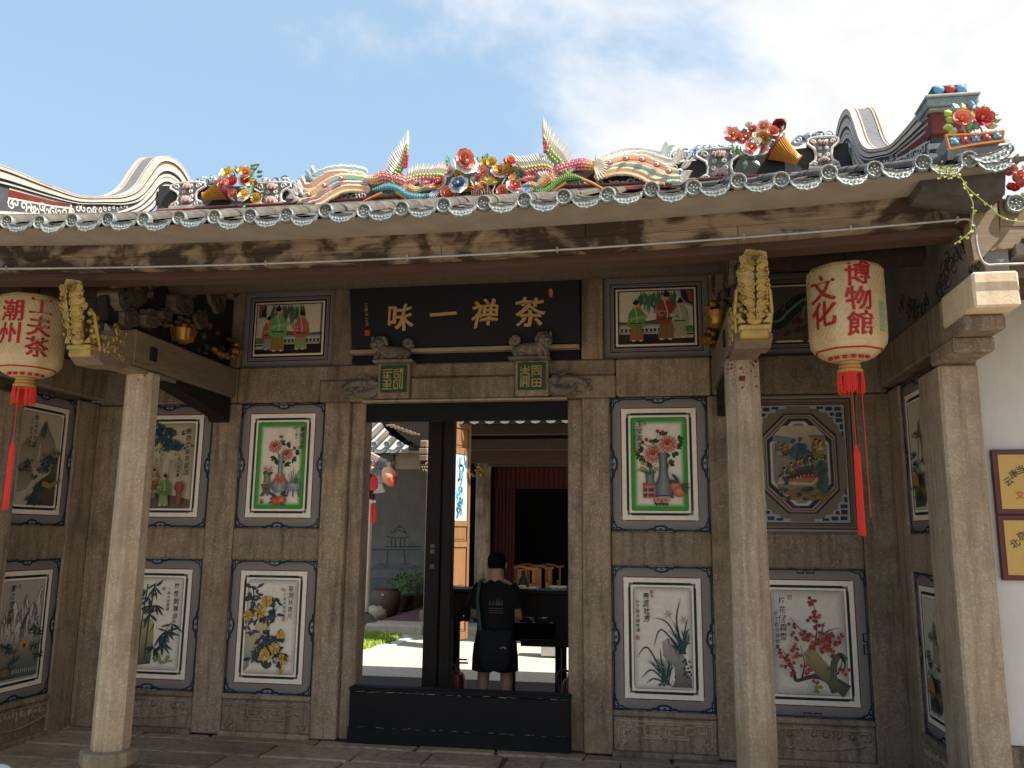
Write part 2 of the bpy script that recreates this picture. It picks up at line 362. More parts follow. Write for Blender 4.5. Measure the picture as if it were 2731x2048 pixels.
# ================================================================== the gatehouse walls
gate = thing('gatehouse', 'brown granite gatehouse front wall framing the dark doorway', 'building', (0, 0, 0))
def S(name, x0, x1, y0, y1, z0, z1, mat='stone', b=.007, parent=None, **k):
    return obj(name, MB().box(min(x0, x1), max(x0, x1), y0, y1, z0, z1, b), mat, parent or gate, **k)
XI, XO, XP, XE, XW = 1.197, 1.953, 2.2135, 3.054, 3.292
ZU1, ZU0, ZL1, ZL0 = 2.687, 1.637, 1.377, .316
def relief(parent, pts_list, r, origin, ux, uz, out, mat='stone_relief', name='carving'):
    "raised line carving: 2-D strokes laid on a face"
    mb = MB(); o_ = Vector(origin); ux = Vector(ux); uz = Vector(uz); out = Vector(out)
    for pts in pts_list:
        P = [o_+ux*p[0]+uz*p[1]+out*.001 for p in pts]
        for a, b in zip(P[:-1], P[1:]):
            t = (b-a)
            if t.length < 1e-5: continue
            t.normalize(); nrm = t.cross(out)
            a2, b2 = a-t*r*.7, b+t*r*.7
            v = [a2+nrm*r, a2-nrm*r, b2-nrm*r, b2+nrm*r]; v += [q+out*r*.9+((a2+b2)/2-q)*.0 for q in [a2+nrm*r*.5, a2-nrm*r*.5, b2-nrm*r*.5, b2+nrm*r*.5]]
            mb.add(v, [(4, 5, 6, 7), (0, 1, 5, 4), (1, 2, 6, 5), (2, 3, 7, 6), (3, 0, 4, 7)])
    return obj(name, mb, mat, parent)
def meander(wd, ht, seed, kind=0):
    r2 = random.Random(seed); out = []; n = int(wd/.085)
    if kind == 0:
        for sx_ in (-1, 1):
            q = lambda *P: out.append([(wd/2+sx_*a, ht*b) for a, b in P])
            q((.01, .88), (.15, .88), (.15, .50), (.03, .50), (.03, .74), (.11, .74), (.11, .62), (.07, .62))
            q((.16, .80), (.22, .80), (.22, .60), (.18, .60)); q((.24, .88), (.30, .88), (.30, .55)); q((.25, .78), (.25, .64), (.29, .64))
            q((.17, .42), (.01, .42), (.0, .34)); q((.31, .88), (.34, .84), (.34, .2), (.31, .14)); q((.31, .3), (.28, .25), (.31, .2))
    else:
        for i in range(n):
            x = (i+.5)*wd/n; y = .62+.1*math.cos((x/wd-.5)*3)
            s = wd/n*.42; k = r2.choice([0, 1, 2])
            if k == 0: out.append([(x-s, ht*y), (x-s, ht*(y+.22)), (x+s, ht*(y+.22)), (x+s, ht*y), (x, ht*y), (x, ht*(y+.12))])
            elif k == 1: out.append([(x, ht*(y-.12)), (x, ht*(y+.25))]); out.append([(x-s, ht*(y+.05)), (x-s, ht*(y+.2)), (x+s, ht*(y+.2)), (x+s, ht*(y+.05))])
            else: out.append([(x+s*math.cos(a*.9)*(1-a/9), ht*(y+.08)+s*math.sin(a*.9)*(1-a/9)) for a in range(8)])
        out.append([(wd*t/16, ht*(.50-.20*math.sin(math.pi*t/16)+.02*(t % 2))) for t in range(17)])
    out.append([(.01, ht*.95), (wd-.01, ht*.95)])
    return out
for s in (-1, 1):
    T = lambda n, xa, xb, y0, y1, z0, z1, **k: S(n, s*xa, s*xb, y0, y1, z0, z1, **k)
    T('wall_core', .86, 3.44, .10, .24, .0, 4.1, mat='stone_dirty', b=0)
    T('door_jamb', .975, XI-.004, -.012, .099, .0, ZU1+.002, b=.01)
    T('jamb_reveal', .855, .974, .045, .239, .0, ZU1+.002, b=.008)
    T('pilaster', XO+.004, XP-.004, -.006, .099, .0, ZU1+.002, b=.01)
    T('corner_pilaster', XE+.004, XW+.01, -.006, .099, .0, ZU1+.002, b=.01)
    for a, b, kd in ((XI, XO, 0), (XP, XE, 1)):
        T('rail', a, b, -.004, .099, ZL1, ZU0, b=.012)
        T('dado', a, b, .008, .099, .03, .272, mat='stone_dirty', b=.006)
        T('plinth', a-.01, b+.01, -.03, .098, -.01, .032, mat='stone_dirty', b=.008)
        T('sill', a-.002, b+.002, -.014, .098, .274, ZL0, b=.012)
        x0 = s*a if s > 0 else -b
        relief(gate, meander(b-a-.06, .22, 3+kd+s, kd), .009, (x0+.03, .008, .035), (1, 0, 0), (0, 0, 1), (0, -1, 0))
    # lintel course, uprights of the upper windows and wall head
    T('lintel', 1.25, 1.99, -.03, .099, 2.695, 3.004, b=.016)
    T('lintel', 1.995, XW+.0, -.028, .099, 2.695, 3.002, b=.016)
    T('upright', .972, 1.15, -.02, .099, 3.008, 3.688, b=.008)
    T('upright', 1.996, 2.215, -.02, .099, 3.006, 3.688, b=.008)
    T('wall_head', .972, 1.55, -.024, .099, 3.692, 4.05, b=.01)
    T('wall_head', 1.555, 2.4, -.022, .099, 3.692, 4.05, b=.01)
    T('wall_head', 2.405, XW, -.024, .099, 3.72, 4.05, b=.01)
    # side walls of the porch
    T('side_core', 3.36, 3.434, -1.38, .238, .0, 2.727, mat='stone_dirty', b=0)
    T('side_strip', 3.29, 3.358, -.288, -.008, .0, 2.70, b=.008)
    T('side_rail', 3.29, 3.359, -1.0, -.29, ZL1, ZU0, b=.01)
    T('side_dado', 3.30, 3.359, -1.0, -.29, .03, .272, mat='stone_dirty', b=.006)
    T('side_plinth', 3.265, 3.358, -1.0, -.10, -.01, .034, mat='stone_dirty', b=.006)
    T('side_sill', 3.275, 3.358, -1.0, -.289, .274, ZL0, b=.01)
    T('anta', 3.218, 3.438, -1.40, -.985, -.01, 2.63, mat='stone_pale' if s > 0 else 'stone', b=.016)
    relief(gate, meander(.64, .22, 21+s, 1), .009, (s*3.30, -.30, .035), (0, -1, 0), (0, 0, 1), (-s, 0, 0))
    # side beam with stepped corbels carrying the eave
    T('side_beam', 3.225, 3.43, -1.50, -.008, 2.728, 3.0, b=.012)
    T('corbel', 3.222, 3.452, -2.02, -1.52, 2.812, 3.008, mat='granite_warm_lit' if s > 0 else 'stone_pale', b=.012)  # right corbel's stone colour is brightened to stand in for direct sun
    T('corbel', 3.212, 3.424, -1.88, -1.505, 2.722, 2.809, mat='stone', b=.012)
    T('corbel', 3.205, 3.42, -1.72, -1.30, 2.634, 2.725, mat='stone', b=.012)
    obj('upper_plaster', MB().poly([(s*3.31, -1.97, 3.01), (s*3.31, -.03, 3.01), (s*3.31, -.03, 4.25), (s*3.31, -1.97, 3.52)], (s, 0, 0), .12), 'plaster_shaded', gate)
    # black cloud scrolls painted on that plaster
    mb = MB(); r2 = random.Random(31)
    for k in range(16):
        y, z = -1.85+r2.random()*1.6, 3.06+r2.random()*.5
        if z > 3.35-(y+1.9)*.02+.12: continue
        for q in range(4):
            ro = .05+.02*r2.random(); ph = r2.random()*6
            P = [(s*3.309, y+q*.03-.05+ro*(1-a/11)*math.cos(ph+a*.75), z+.03*math.sin(q*2)+ro*(1-a/11)*math.sin(ph+a*.75)) for a in range(9)]
            mb.tube(P, [.0015+.0035*abs(math.sin(a)) for a in range(9)], 4, cap=False)
    obj('scroll_painting', mb, 'black_line', gate, kind='stuff')
S('wall_core', -.859, .859, .102, .238, 2.9, 4.1, 'stone_dirty', 0)
S('lintel', -1.27, 1.245, -.03, .099, 2.88, 3.004, b=.014)
for s in (-1, 1): S('lintel', s*.716, s*1.247, -.032, .20, 2.69, 2.878, b=.016)
S('lintel_lip', -.44, .44, -.062, .20, 2.69, 2.878, b=.014)
S('lintel_molding', -.85, .86, -.075, .02, 2.672, 2.692, 'stone_pale', b=.006)
S('recess_back', -.97, .97, .06, .10, 3.006, 4.05, 'lacquer', 0)
# doorway woodwork
S('transom', -.853, .872, .07, .15, 2.53, 2.689, 'threshold_paint', .004)
S('threshold', -.862, .876, -.035, .05, .015, .375, 'threshold_paint', .006)
S('threshold_cap', -.866, .880, -.045, .075, .378, .415, 'threshold_paint', .008)
mb = MB(); r2 = random.Random(5)
for k in range(60):       # chipped paint along the cap and foot of the threshold
    x = r2.uniform(-.82, .84); z = .3785 if k < 34 else .118; L_ = r2.uniform(.01, .07); y = -.0465 if k < 34 else -.0365
    zz = z+(r2.uniform(-.001, .004) if k < 34 else r2.uniform(-.006, .002))
    mb.add([(x, y, zz), (x+L_, y, zz+r2.uniform(-.002, .002)), (x+L_*.8, y, zz+r2.uniform(.001, .004)), (x+L_*.1, y, zz+r2.uniform(.001, .004))], [(0, 1, 2, 3)], H('8f8a80'))
obj('paint_chips', mb, 'paint', gate, fix=False, kind='stuff')
S('threshold_foot', -.864, .878, -.05, .05, .0, .113, 'threshold_paint', .004)
# interior of the gatehouse: side walls and back of the hall, coloured near black in place of shade
for s in (-1, 1):
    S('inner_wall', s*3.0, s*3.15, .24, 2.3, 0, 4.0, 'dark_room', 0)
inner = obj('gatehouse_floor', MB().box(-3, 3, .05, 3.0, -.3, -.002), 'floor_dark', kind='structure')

# ================================================================== octagonal columns
for s, nm in ((-1, 'octagonal granite column with its stone base showing, at left of the doorway'), (1, 'octagonal granite column with red stains at its top, beside the plum blossom painting')):
    c = thing('octagonal_column', nm, 'column', (s*2.095, -1.22, 0), 'porch columns')
    M = Matrix.Translation((s*2.095, -1.22, 0))
    sh_ = obj('shaft', MB().lathe([(.124, .17), (.125, .5), (.119, 1.6), (.113, 2.70), (.108, 2.718)], 8, M=M, ph=math.pi/8), 'stone_pale' if s > 0 else 'stone_pale', c)
    obj('base', MB().lathe([(.115, -.02), (.125, .03), (.185, .075), (.19, .085), (.188, .15), (.178, .165), (.13, .172)], 8, M=M, ph=math.pi/8), 'stone_base', c)
    # traces of red paint and drilled holes
    mb = MB(); r2 = random.Random(3+s)
    for k in range(34 if s > 0 else 4):
        a = r2.uniform(-2.6, -.6); z = 2.70-abs(r2.gauss(0, .09)); rr = r2.uniform(.002, .007)
        p = Vector((s*2.095+.1135*math.cos(a), -1.22+.1135*math.sin(a), z)); mb.ell(p, (rr, rr, rr*1.3), 5, 3, H('6d1f22'))
    if s > 0: mb.box(2.095-.025, 2.095+.008, -1.331, -1.325, 2.565, 2.595, 0, H('5a1d1a'))
    obj('paint_trace', mb, 'paint', sh_, kind='stuff')

# ================================================================== eave beam, conduit, soffit
def bow(x): return .0075*x*x
def xbeam(x0, x1, y0, y1, z0, z1, k=.0, n=None, f=bow):
    n = n or max(2, int((x1-x0)/.15)); mb = MB(); v = []; fc = []
    for i in range(n+1):
        x = x0+(x1-x0)*i/n; d = f(x); v += [(x, y0, z0+d), (x, y1, z0+d), (x, y1, z1+d), (x, y0, z1+d)]
    for i in range(n):
        for q in range(4): fc.append((4*i+q, 4*i+(q+1) % 4, 4*i+4+(q+1) % 4, 4*i+4+q))
    fc += [(0, 1, 2, 3), (4*n, 4*n+1, 4*n+2, 4*n+3)]
    return mb.add(v, fc)
eb = thing('eave_beam', 'long weathered eave beam with scorched brown blotches under the roof tiles', 'beam', (0, -2, 3.2))
for a, b in ((-3.45, -1.78), (-1.776, 1.16), (1.164, 3.235)): obj('upper_plank', xbeam(a, b, -2.02, -1.9, 3.298, 3.392), 'beam_wood', eb)
for a, b in ((-3.45, -2.05), (-2.046, .30), (.304, 2.02), (2.024, 3.235)): obj('lower_plank', xbeam(a, b, -2.012, -1.9, 3.218, 3.2965), 'beam_wood', eb)
obj('purlin', xbeam(-3.4, 3.2, -1.94, -1.80, 3.168, 3.216), 'red_wood', eb)
obj('soffit_plaster', (lambda mb: mb)(xbeam(-3.5, 3.28, -2.33, -2.0, 3.375, 3.40, f=lambda x: .0085*x*x)), 'soffit', eb)
cp = thing('conduit', 'thin grey metal conduit pipe running along the eave beam', 'pipe', (0, -2.03, 3.2))
P = [(x, -2.034, 3.222+bow(x)) for x in [-3.45+.2*i for i in range(34)] if x < 3.16]
P += crom([(3.17, -2.034, 3.297), (3.225, -2.036, 3.295), (3.25, -2.04, 3.25), (3.25, -2.045, 3.15), (3.262, -2.05, 3.07), (3.29, -2.05, 3.035), (3.36, -2.05, 3.033), (3.7, -2.05, 3.03)], 4)
pipe_ = obj('pipe', MB().tube(P, .0068, 8), 'steel_pipe', cp, smooth=True)
for x in (-2.6, -1.7, -.8, .1, 1.0, 2.05, 2.62, 3.17):
    z = 3.222+bow(x); obj('clip', MB().box(x-.005, x+.005, -2.043, -2.012, z-.014, z+.018, .002), 'steel_pipe', pipe_)
# purlins in the shade of the porch
pu = thing('porch_purlin', 'dark round purlin spanning the porch ceiling', 'beam', (0, -1, 3.4))
obj('pole', MB().tube([(-3.3, -.98, 3.46), (3.3, -.98, 3.46)], .085, 12), 'rafter', pu, smooth=True)

# ================================================================== roof and tiles
SL = .427; TH = math.atan(SL)
def ez(x): return 3.405+.0095*x*x
def roofz(x, y): return ez(x)*(1-max(0, min(1, (y+2.35)/2.95)))+(3.412+SL*2.95+.0)*max(0, min(1, (y+2.35)/2.95))
roof = thing('tiled_roof', 'clay tiled roof with round tile ends and scalloped drip tiles along the eave', 'roof', (0, 0, 3.4))
mb = MB(); v = []; fc = []; nx = 14
for i in range(nx+1):
    x = -3.5+7.0*i/nx
    v += [(x, -2.33, ez(x)-.03), (x, .6, 4.64), (x, 2.7, 3.66), (x, -2.33, ez(x)-.005), (x, .6, 4.665), (x, 2.7, 3.685)]
for i in range(nx):
    a = 6*i; b = a+6
    fc += [(a, a+1, b+1, b), (a+1, a+2, b+2, b+1), (a+3, b+3, b+4, a+4), (a+4, b+4, b+5, a+5), (a, b, b+3, a+3), (a+2, a+5, b+5, b+2)]
fc += [(0, 3, 4, 1), (1, 4, 5, 2), (6*nx, 6*nx+1, 6*nx+4, 6*nx+3), (6*nx+1, 6*nx+2, 6*nx+5, 6*nx+4)]
mb.add(v, fc); obj('roof_deck', mb, 'rafter', roof)
# shared tile meshes (local: -y to the eave, axis along +y)
def rollmesh(mat, r0=.043, r1=.038, Ln=.27):
    mb = MB(); n = 8; v = []
    for (y, r) in ((0, r0), (Ln, r1)):
        for k in range(n+1): a = math.pi*k/n; v.append((r*math.cos(a), y, r*math.sin(a)))
    f = [(k, k+1, n+1+k+1, n+1+k) for k in range(n)]+[tuple(range(n+1))]
    mb.add(v, f); me = mb.mesh('roll_tile'); me.materials.append(MAT[mat]); me.polygons.foreach_set('use_smooth', [True]*8+[False]); return me
def endmesh(mat, R=.042):
    mb = MB()
    mb.lathe([(0, .002), (R*.30, .004), (R*.62, .002), (R*.70, .003), (R*.78, .013), (R*.92, .016), (R, .010), (R*1.02, -.02)], 20, M=Matrix.Rotation(R_(90), 4, 'X'))
    for k in range(5):
        a = k*2*math.pi/5+.3; mb.ell((R*.4*math.cos(a), -.006, R*.4*math.sin(a)), (R*.17, .006, R*.13), 6, 4)
    mb.ell((0, -.006, 0), (R*.14, .007, R*.14), 6, 4)
    me = mb.mesh('round_tile_end'); me.materials.append(MAT[mat]); me.polygons.foreach_set('use_smooth', [True]*len(me.polygons)); return me
def dripmesh(mat, w=.150, h=.072):
    half = [(0, -h), (.010, -h+.008), (.026, -h+.011), (.038, -h*.80), (.050, -h*.72), (.058, -h*.55), (.068, -h*.45), (.074, -h*.22), (.078, .0)]
    sc = w/2/.078; half = [(a*sc, b) for a, b in half]
    top = [(a, -.020*math.cos(a/(w/2)*math.pi/2)) for a in [w/2*q/5 for q in range(4, -5, -1)]]
    out = half+top+[(-a, b) for a, b in half[:0:-1]]
    mb = MB(); n = len(out)
    ins = [(a*.86, (b+.026)*.78-.026) for a, b in out]
    v = [(a, -.012, b) for a, b in out]+[(a, -.012, b) for a, b in ins]+[(a, -.006, b) for a, b in ins]+[(a, .004, b) for a, b in out]
    f = [(i, (i+1) % n, n+(i+1) % n, n+i) for i in range(n)]+[(n+i, n+(i+1) % n, 2*n+(i+1) % n, 2*n+i) for i in range(n)]+[tuple(range(2*n, 3*n))]+[(i, 3*n+i, 3*n+(i+1) % n, (i+1) % n) for i in range(n)]+[tuple(range(3*n, 4*n))[::-1]]
    mb.add(v, f)
    for k in range(-3, 4): mb.ell((k*.017*sc, -.008, -.036-.010*math.cos(k*.5)), (.006, .004, .007), 5, 3)
    me = mb.mesh('drip_tile'); me.materials.append(MAT[mat]); 
    import bmesh
    bm = bmesh.new(); bm.from_mesh(me); bmesh.ops.recalc_face_normals(bm, faces=bm.faces); bm.to_mesh(me); bm.free(); return me
M_ROLL, M_END, M_DRIP = rollmesh('tile_clay'), endmesh('tile_glaze', .045), dripmesh('tile_glaze', .164, .078)
PITCH = .2284; XT = [3.132-PITCH*k for k in range(0, 30)]
rest = MB(); pans = MB(); r2 = random.Random(11)
for x in XT:
    z = ez(x); sl = (4.672-z)/2.95; th = math.atan(sl); jz = r2.uniform(-.009, .009); jx = r2.uniform(-.010, .010)
    obj('round_tile_end', M_END, None, roof, M=xf((x+jx, -2.352, z+jz), (r2.uniform(-.05, .03), r2.uniform(-3, 3), r2.uniform(-.05, .05))))
    for q in range(3):
        d = q*.25; y = -2.35+d*math.cos(th)
        obj('roll_tile', M_ROLL, None, roof, M=xf((x+jx, y, z+d*math.sin(th)-.004+q*.003), (th+.02, r2.uniform(-.05, .05), r2.uniform(-.012, .012))))
    rest.add([(x+.04*math.cos(a), yy, zz+.04*math.sin(a)) for yy, zz in ((-1.65, z+sl*.70), (.5, 4.65)) for a in (0, .63, 1.26, 1.88, 2.51, 3.14)], [(k, k+1, k+7, k+6) for k in range(5)])
    xm = x+PITCH/2
    zm = ez(xm)-.025
    obj('drip_tile', M_DRIP, None, roof, M=xf((xm+r2.uniform(-.006, .006), -2.37, zm+.008+r2.uniform(-.008, .008)), (-.22+r2.uniform(-.1, .1), r2.uniform(-.09, .09), r2.uniform(-.06, .06))))
    for q in range(3):   # pan tiles, only their front lips show
        y0 = -2.36+.16*q; z0 = zm-.006+.012*q+.16*q*sl
        pans.add([(xm+wx, yy, zz+.02*(wx/.09)**2*1.0-.004) for yy, zz in ((y0, z0), (y0+.3, z0+.3*sl)) for wx in (-.09, -.045, 0, .045, .09)], [(k, k+1, k+6, k+5) for k in range(4)])
        pans.add([(xm+wx, y0, z0+.02*(wx/.09)**2-.004-dz) for dz in (0, .009) for wx in (-.09, -.045, 0, .045, .09)], [(k, k+1, k+6, k+5) for k in range(4)])
obj('pan_tiles', pans, 'tile_clay', roof, kind='stuff'); obj('upper_roll_tiles', rest, 'tile_clay', roof, kind='stuff')

# ================================================================== painting on flat panels
_tx = {}
def glyph(ch, off=.0):
    "outline faces of one character, unit em, from Blender's built-in font"
    if (ch, off) not in _tx:
        cu = bpy.data.curves.new('t', 'FONT'); cu.body = ch; cu.size = 1; cu.offset = off; cu.resolution_u = 3
        o = bpy.data.objects.new('t', cu); COL.objects.link(o); me = bpy.data.meshes.new_from_object(o.evaluated_get(bpy.context.evaluated_depsgraph_get()))
        _tx[ch, off] = ([(q.co.x-.5, q.co.y-.38) for q in me.vertices], [tuple(p.vertices) for p in me.polygons])
        bpy.data.objects.remove(o); bpy.data.meshes.remove(me); bpy.data.curves.remove(cu)
    return _tx[ch, off]
class Paint:
    STEP = .00012
    def __init__(s, origin, ux, uz, out):
        s.o = Vector(origin); s.ux = Vector(ux); s.uz = Vector(uz); s.out = Vector(out); s.mb = MB(); s.d = .0004; s.r = random.Random(1)
        s.flip = s.ux.cross(s.uz).dot(s.out) < 0
        s.T = None
    def p3(s, p):
        if s.T: p = s.T(p)
        return s.o+s.ux*p[0]+s.uz*p[1]+s.out*s.d
    def put(s, pts, faces, col):
        if s.flip: faces = [f[::-1] for f in faces]
        s.mb.add([s.p3(p) for p in pts], faces, col); s.d += s.STEP
    def poly(s, pts, col): s.put(pts, [tuple(range(len(pts)))] if s.area(pts) > 0 else [tuple(range(len(pts)))[::-1]], col)
    def area(s, P): return sum(P[i-1][0]*P[i][1]-P[i][0]*P[i-1][1] for i in range(len(P)))
    def rect(s, x0, y0, x1, y1, col): s.poly([(x0, y0), (x1, y0), (x1, y1), (x0, y1)], col)
    def grad(s, x0, y0, x1, y1, c0, c1): s.put([(x0, y0), (x1, y0), (x1, y1), (x0, y1)], [(0, 1, 2, 3)], [c0, c0, c1, c1])
    def ring(s, A, B, ca, cb=None):
        n = len(A); s.put(list(A)+list(B), [(i, (i+1) % n, n+(i+1) % n, n+i) for i in range(n)], [ca]*n+[cb or ca]*n)
    def ell(s, x, y, rx, ry, col, n=10, rot=0, edge=None, j=0):
        c, q = math.cos(rot), math.sin(rot); P = []
        for i in range(n):
            a = 2*math.pi*i/n; k = 1+s.r.uniform(-j, j); ex, ey = rx*k*math.cos(a), ry*k*math.sin(a); P.append((x+ex*c-ey*q, y+ex*q+ey*c))
        if edge: s.put([(x, y)]+P, [(0, 1+i, 1+(i+1) % n) for i in range(n)], [col]+[edge]*n)
        else: s.put(P, [tuple(range(n))], col)
    def stroke(s, pts, w, col, k=4, c2=None):
        P = crom(pts, k) if len(pts) > 2 else list(pts); n = len(P)
        ws = w if isinstance(w, (list, tuple)) else [w]
        A = []; B = []
        for i, p in enumerate(P):
            q, r = P[max(i-1, 0)], P[min(i+1, n-1)]; dx, dy = r[0]-q[0], r[1]-q[1]; l = math.hypot(dx, dy) or 1
            t = i/max(1, n-1)*(len(ws)-1); a = int(min(t, len(ws)-2)) if len(ws) > 1 else 0
            ww = (ws[a]*(1-(t-a))+ws[a+1]*(t-a) if len(ws) > 1 else ws[0])/2
            A.append((p[0]-dy/l*ww, p[1]+dx/l*ww)); B.append((p[0]+dy/l*ww, p[1]-dx/l*ww))
        cc = [mixc(col, c2, i/(n-1)) for i in range(n)]*2 if c2 else col
        s.put(A+B, [(i, n+i, n+i+1, i+1) for i in range(n-1)], cc)
    def text(s, ch, x, y, size, col, off=.012, wob=.03, sx=1.0, slant=0.0):
        v, f = glyph(ch, .008); ph = s.r.random()*6
        P = [(x+size*sx*(a+slant*b+wob*math.sin(b*7+ph)), y+size*(b+wob*math.sin(a*6+ph*1.7)+.05*a)) for a, b in v]
        s.put(P, f, col)
    def column(s, txt, x, y, size, col, gap=1.12, off=.014):
        for i, ch in enumerate(txt):
            s.text(ch, x+s.r.uniform(-.05, .05)*size, y-i*size*gap, size*s.r.uniform(.88, 1.05), col, off, .035, .92, .08)
    def seal(s, x, y, a, col):
        s.ring([(x-a, y-a), (x+a, y-a), (x+a, y+a), (x-a, y+a)], [(x-a*.72, y-a*.72), (x+a*.72, y-a*.72), (x+a*.72, y+a*.72), (x-a*.72, y+a*.72)], col)
        for k in (-.35, .05, .4): s.stroke([(x-a*.5, y+a*k), (x+a*.5, y+a*k+.1*a)], a*.22, col)
        s.stroke([(x, y-a*.6), (x, y+a*.6)], a*.2, col)
    def leaf(s, x, y, L, wd, a, col, c2=None, bend=0):
        c, q = math.cos(a), math.sin(a); P = []
        for t, k in ((0, 0), (.2, .6), (.5, 1), (.8, .6), (1, 0), (.8, -.6), (.5, -1), (.2, -.6)):
            u, v = t*L, k*wd/2+bend*t*t*L; P.append((x+u*c-v*q, y+u*q+v*c))
        s.put(P, [tuple(range(8))], [c2 or col]+[col]*7)
    def spiral(s, x, y, r, w, col, turns=1.4, ph=0, dirn=1, n=14):
        s.stroke([(x+r*(1-.85*i/n)*math.cos(ph+dirn*turns*6.283*i/n), y+r*(1-.85*i/n)*math.sin(ph+dirn*turns*6.283*i/n)) for i in range(n+1)], w, col, 1)
INK = H('1b1c1f'); NAVY = H('171c2c'); BLUEG = H('8a9099'); PALEB = H('7f929d'); REDL = H('5b2420'); PAPER = H('e2d9c8'); PAPER2 = H('e2dbcd'); MAUVE = H('8a7d7b')
def rr(x0, y0, x1, y1, c=.0, kind='notch'):
    "rectangle outline with the notched corners of the painted frames"
    if c <= 0: return [(x0, y0), (x1, y0), (x1, y1), (x0, y1)]*1
    out = []
    for (cx, cy_, sx_, sy_) in ((x0, y0, 1, 1), (x1, y0, -1, 1), (x1, y1, -1, -1), (x0, y1, 1, -1)):
        h = .38*c
        seq = [(0, c), (h*.4, c*.92), (h, h*1.9), (h*1.9, h), (c*.92, h*.4), (c, 0)] if kind == 'round' else [(0, c), (h, c), (h, h), (c, h), (c, 0)]
        if kind == 'notch': seq = [(0, c), (h*.9, c*.95), (h*1.1, h*1.1), (c*.95, h*.9), (c, 0)]
        pts = [(cx+sx_*a, cy_+sy_*b) for a, b in seq]
        out += pts if sx_*sy_ > 0 else pts[::-1]
    return out
def cloudlet(P, x, y, s, ang, kind):
    "navy scroll ornament of the frames"
    c, q = math.cos(ang), math.sin(ang); tr = lambda a, b: (x+s*(a*c-b*q), y+s*(a*q+b*c))
    T0 = P.T; P.T = (lambda p: tr(*p)) if T0 is None else (lambda p: T0(tr(*p)))
    if kind == 'key':
        for pts in ([(-1.2, .05), (-.6, .05), (-.6, .32), (-.05, .32), (-.05, .12), (-.3, .12)], [(1.2, .05), (.6, .05), (.6, .32), (.12, .32), (.12, .08)]): P.stroke(pts, .11, NAVY, 1)
    elif kind == 'mid':
        P.poly([(-1, 0), (-.8, .14), (-.55, .16), (-.35, .3), (0, .36), (.35, .3), (.55, .16), (.8, .14), (1, 0)], PALEB)
        P.stroke([(-1.25, .04), (-.95, .06), (-.8, .18), (-.55, .18), (-.36, .34), (0, .41), (.36, .34), (.55, .18), (.8, .18), (.95, .06), (1.25, .04)], .15, NAVY, 2)
        P.spiral(-.42, .12, .14, .11, NAVY, 1.1, 2.5, -1, 7); P.spiral(.42, .12, .14, .11, NAVY, 1.1, .6, 1, 7); P.spiral(0, .18, .12, .09, NAVY, 1.0, 4.7, 1, 6)
    else:
        P.poly([(0, 0), (1.25, 0), (1.1, .13), (.85, .16), (.75, .28), (.48, .30), (.42, .45), (.30, .50), (.28, .76), (.15, .85), (.12, 1.1), (0, 1.25)], PALEB)
        P.stroke([(1.4, .05), (1.1, .17), (.88, .19), (.78, .32), (.50, .34), (.46, .48), (.33, .52), (.31, .8), (.18, .9), (.16, 1.15), (.05, 1.4)], .15, NAVY, 2)
        P.spiral(.26, .26, .2, .12, NAVY, 1.2, .6, -1, 8); P.spiral(.72, .13, .12, .06, NAVY, 1, 2, 1, 6); P.spiral(.13, .72, .12, .06, NAVY, 1, 2, -1, 6)
        P.stroke([(0, .03), (1.3, .03)], .06, NAVY, 1); P.stroke([(.03, 0), (.03, 1.3)], .06, NAVY, 1)
    P.T = T0
def frame(P, w, h, style='round'):
    "painted frame; returns the rectangle left for the picture"
    b = .098 if h > .8 else .085
    P.rect(0, 0, w, h, H('726e6a'))
    P.ring(rr(0, 0, w, h), rr(b*.75, b*.75, w-b*.75, h-b*.75), H('666769'), H('857e78'))
    if style != 'land':
        for (x, y, a) in ((0, 0, 0), (w, 0, math.pi/2), (w, h, math.pi), (0, h, -math.pi/2)): cloudlet(P, x, y, .088, a, 'cor')
        md = 'key' if style == 'key' else 'mid'
        for (x, y, a, k) in ((w/2, 0, 0, 1), (w/2, h, math.pi, 1), (0, h/2, -math.pi/2, 1.15), (w, h/2, math.pi/2, 1.15)): cloudlet(P, x, y, .105*k, a, md)
        e = .016
        P.ring(rr(e*.4, e*.4, w-e*.4, h-e*.4), rr(e, e, w-e, h-e), NAVY)
    e = b*.72; t = .010
    P.ring(rr(e, e, w-e, h-e, .03), rr(e+t, e+t, w-e-t, h-e-t, .03), MAUVE); e += t
    P.ring(rr(e, e, w-e, h-e, .03), rr(e+.006, e+.006, w-e-.006, h-e-.006, .03), REDL); e += .012
    if style == 'land':
        e = b*.55
        for q, c in ((.008, NAVY), (.012, H('6b6f76')), (.004, REDL), (.010, MAUVE), (.016, INK), (.016, PAPER), (.005, INK)): P.ring(rr(e, e, w-e, h-e), rr(e+q, e+q, w-e-q, h-e-q), c); e += q
        return e, e, w-e, h-e
    P.ring(rr(e-.004, e-.004, w-e+.004, h-e+.004), rr(e+.034, e+.034, w-e-.034, h-e-.034), H('e8e1d2')); e += .030
    P.ring(rr(e, e, w-e, h-e, .04), rr(e+.021, e+.021, w-e-.021, h-e-.021, .04), INK); e += .020
    P.ring(rr(e, e, w-e, h-e), rr(e+.018, e+.018, w-e-.018, h-e-.018), H('e8e1d2')); e += .016
    P.ring(rr(e, e, w-e, h-e, .02), rr(e+.004, e+.004, w-e-.004, h-e-.004, .02), INK); e += .003
    return e, e, w-e, h-e
def vign(P, x0, y0, x1, y1, base, edge, d=.04):
    edge = mixc(edge, base, .3)
    P.rect(x0, y0, x1, y1, base); A = rr(x0, y0, x1, y1); B = rr(x0+d, y0+d, x1-d, y1-d); P.ring(A, B, edge, base)
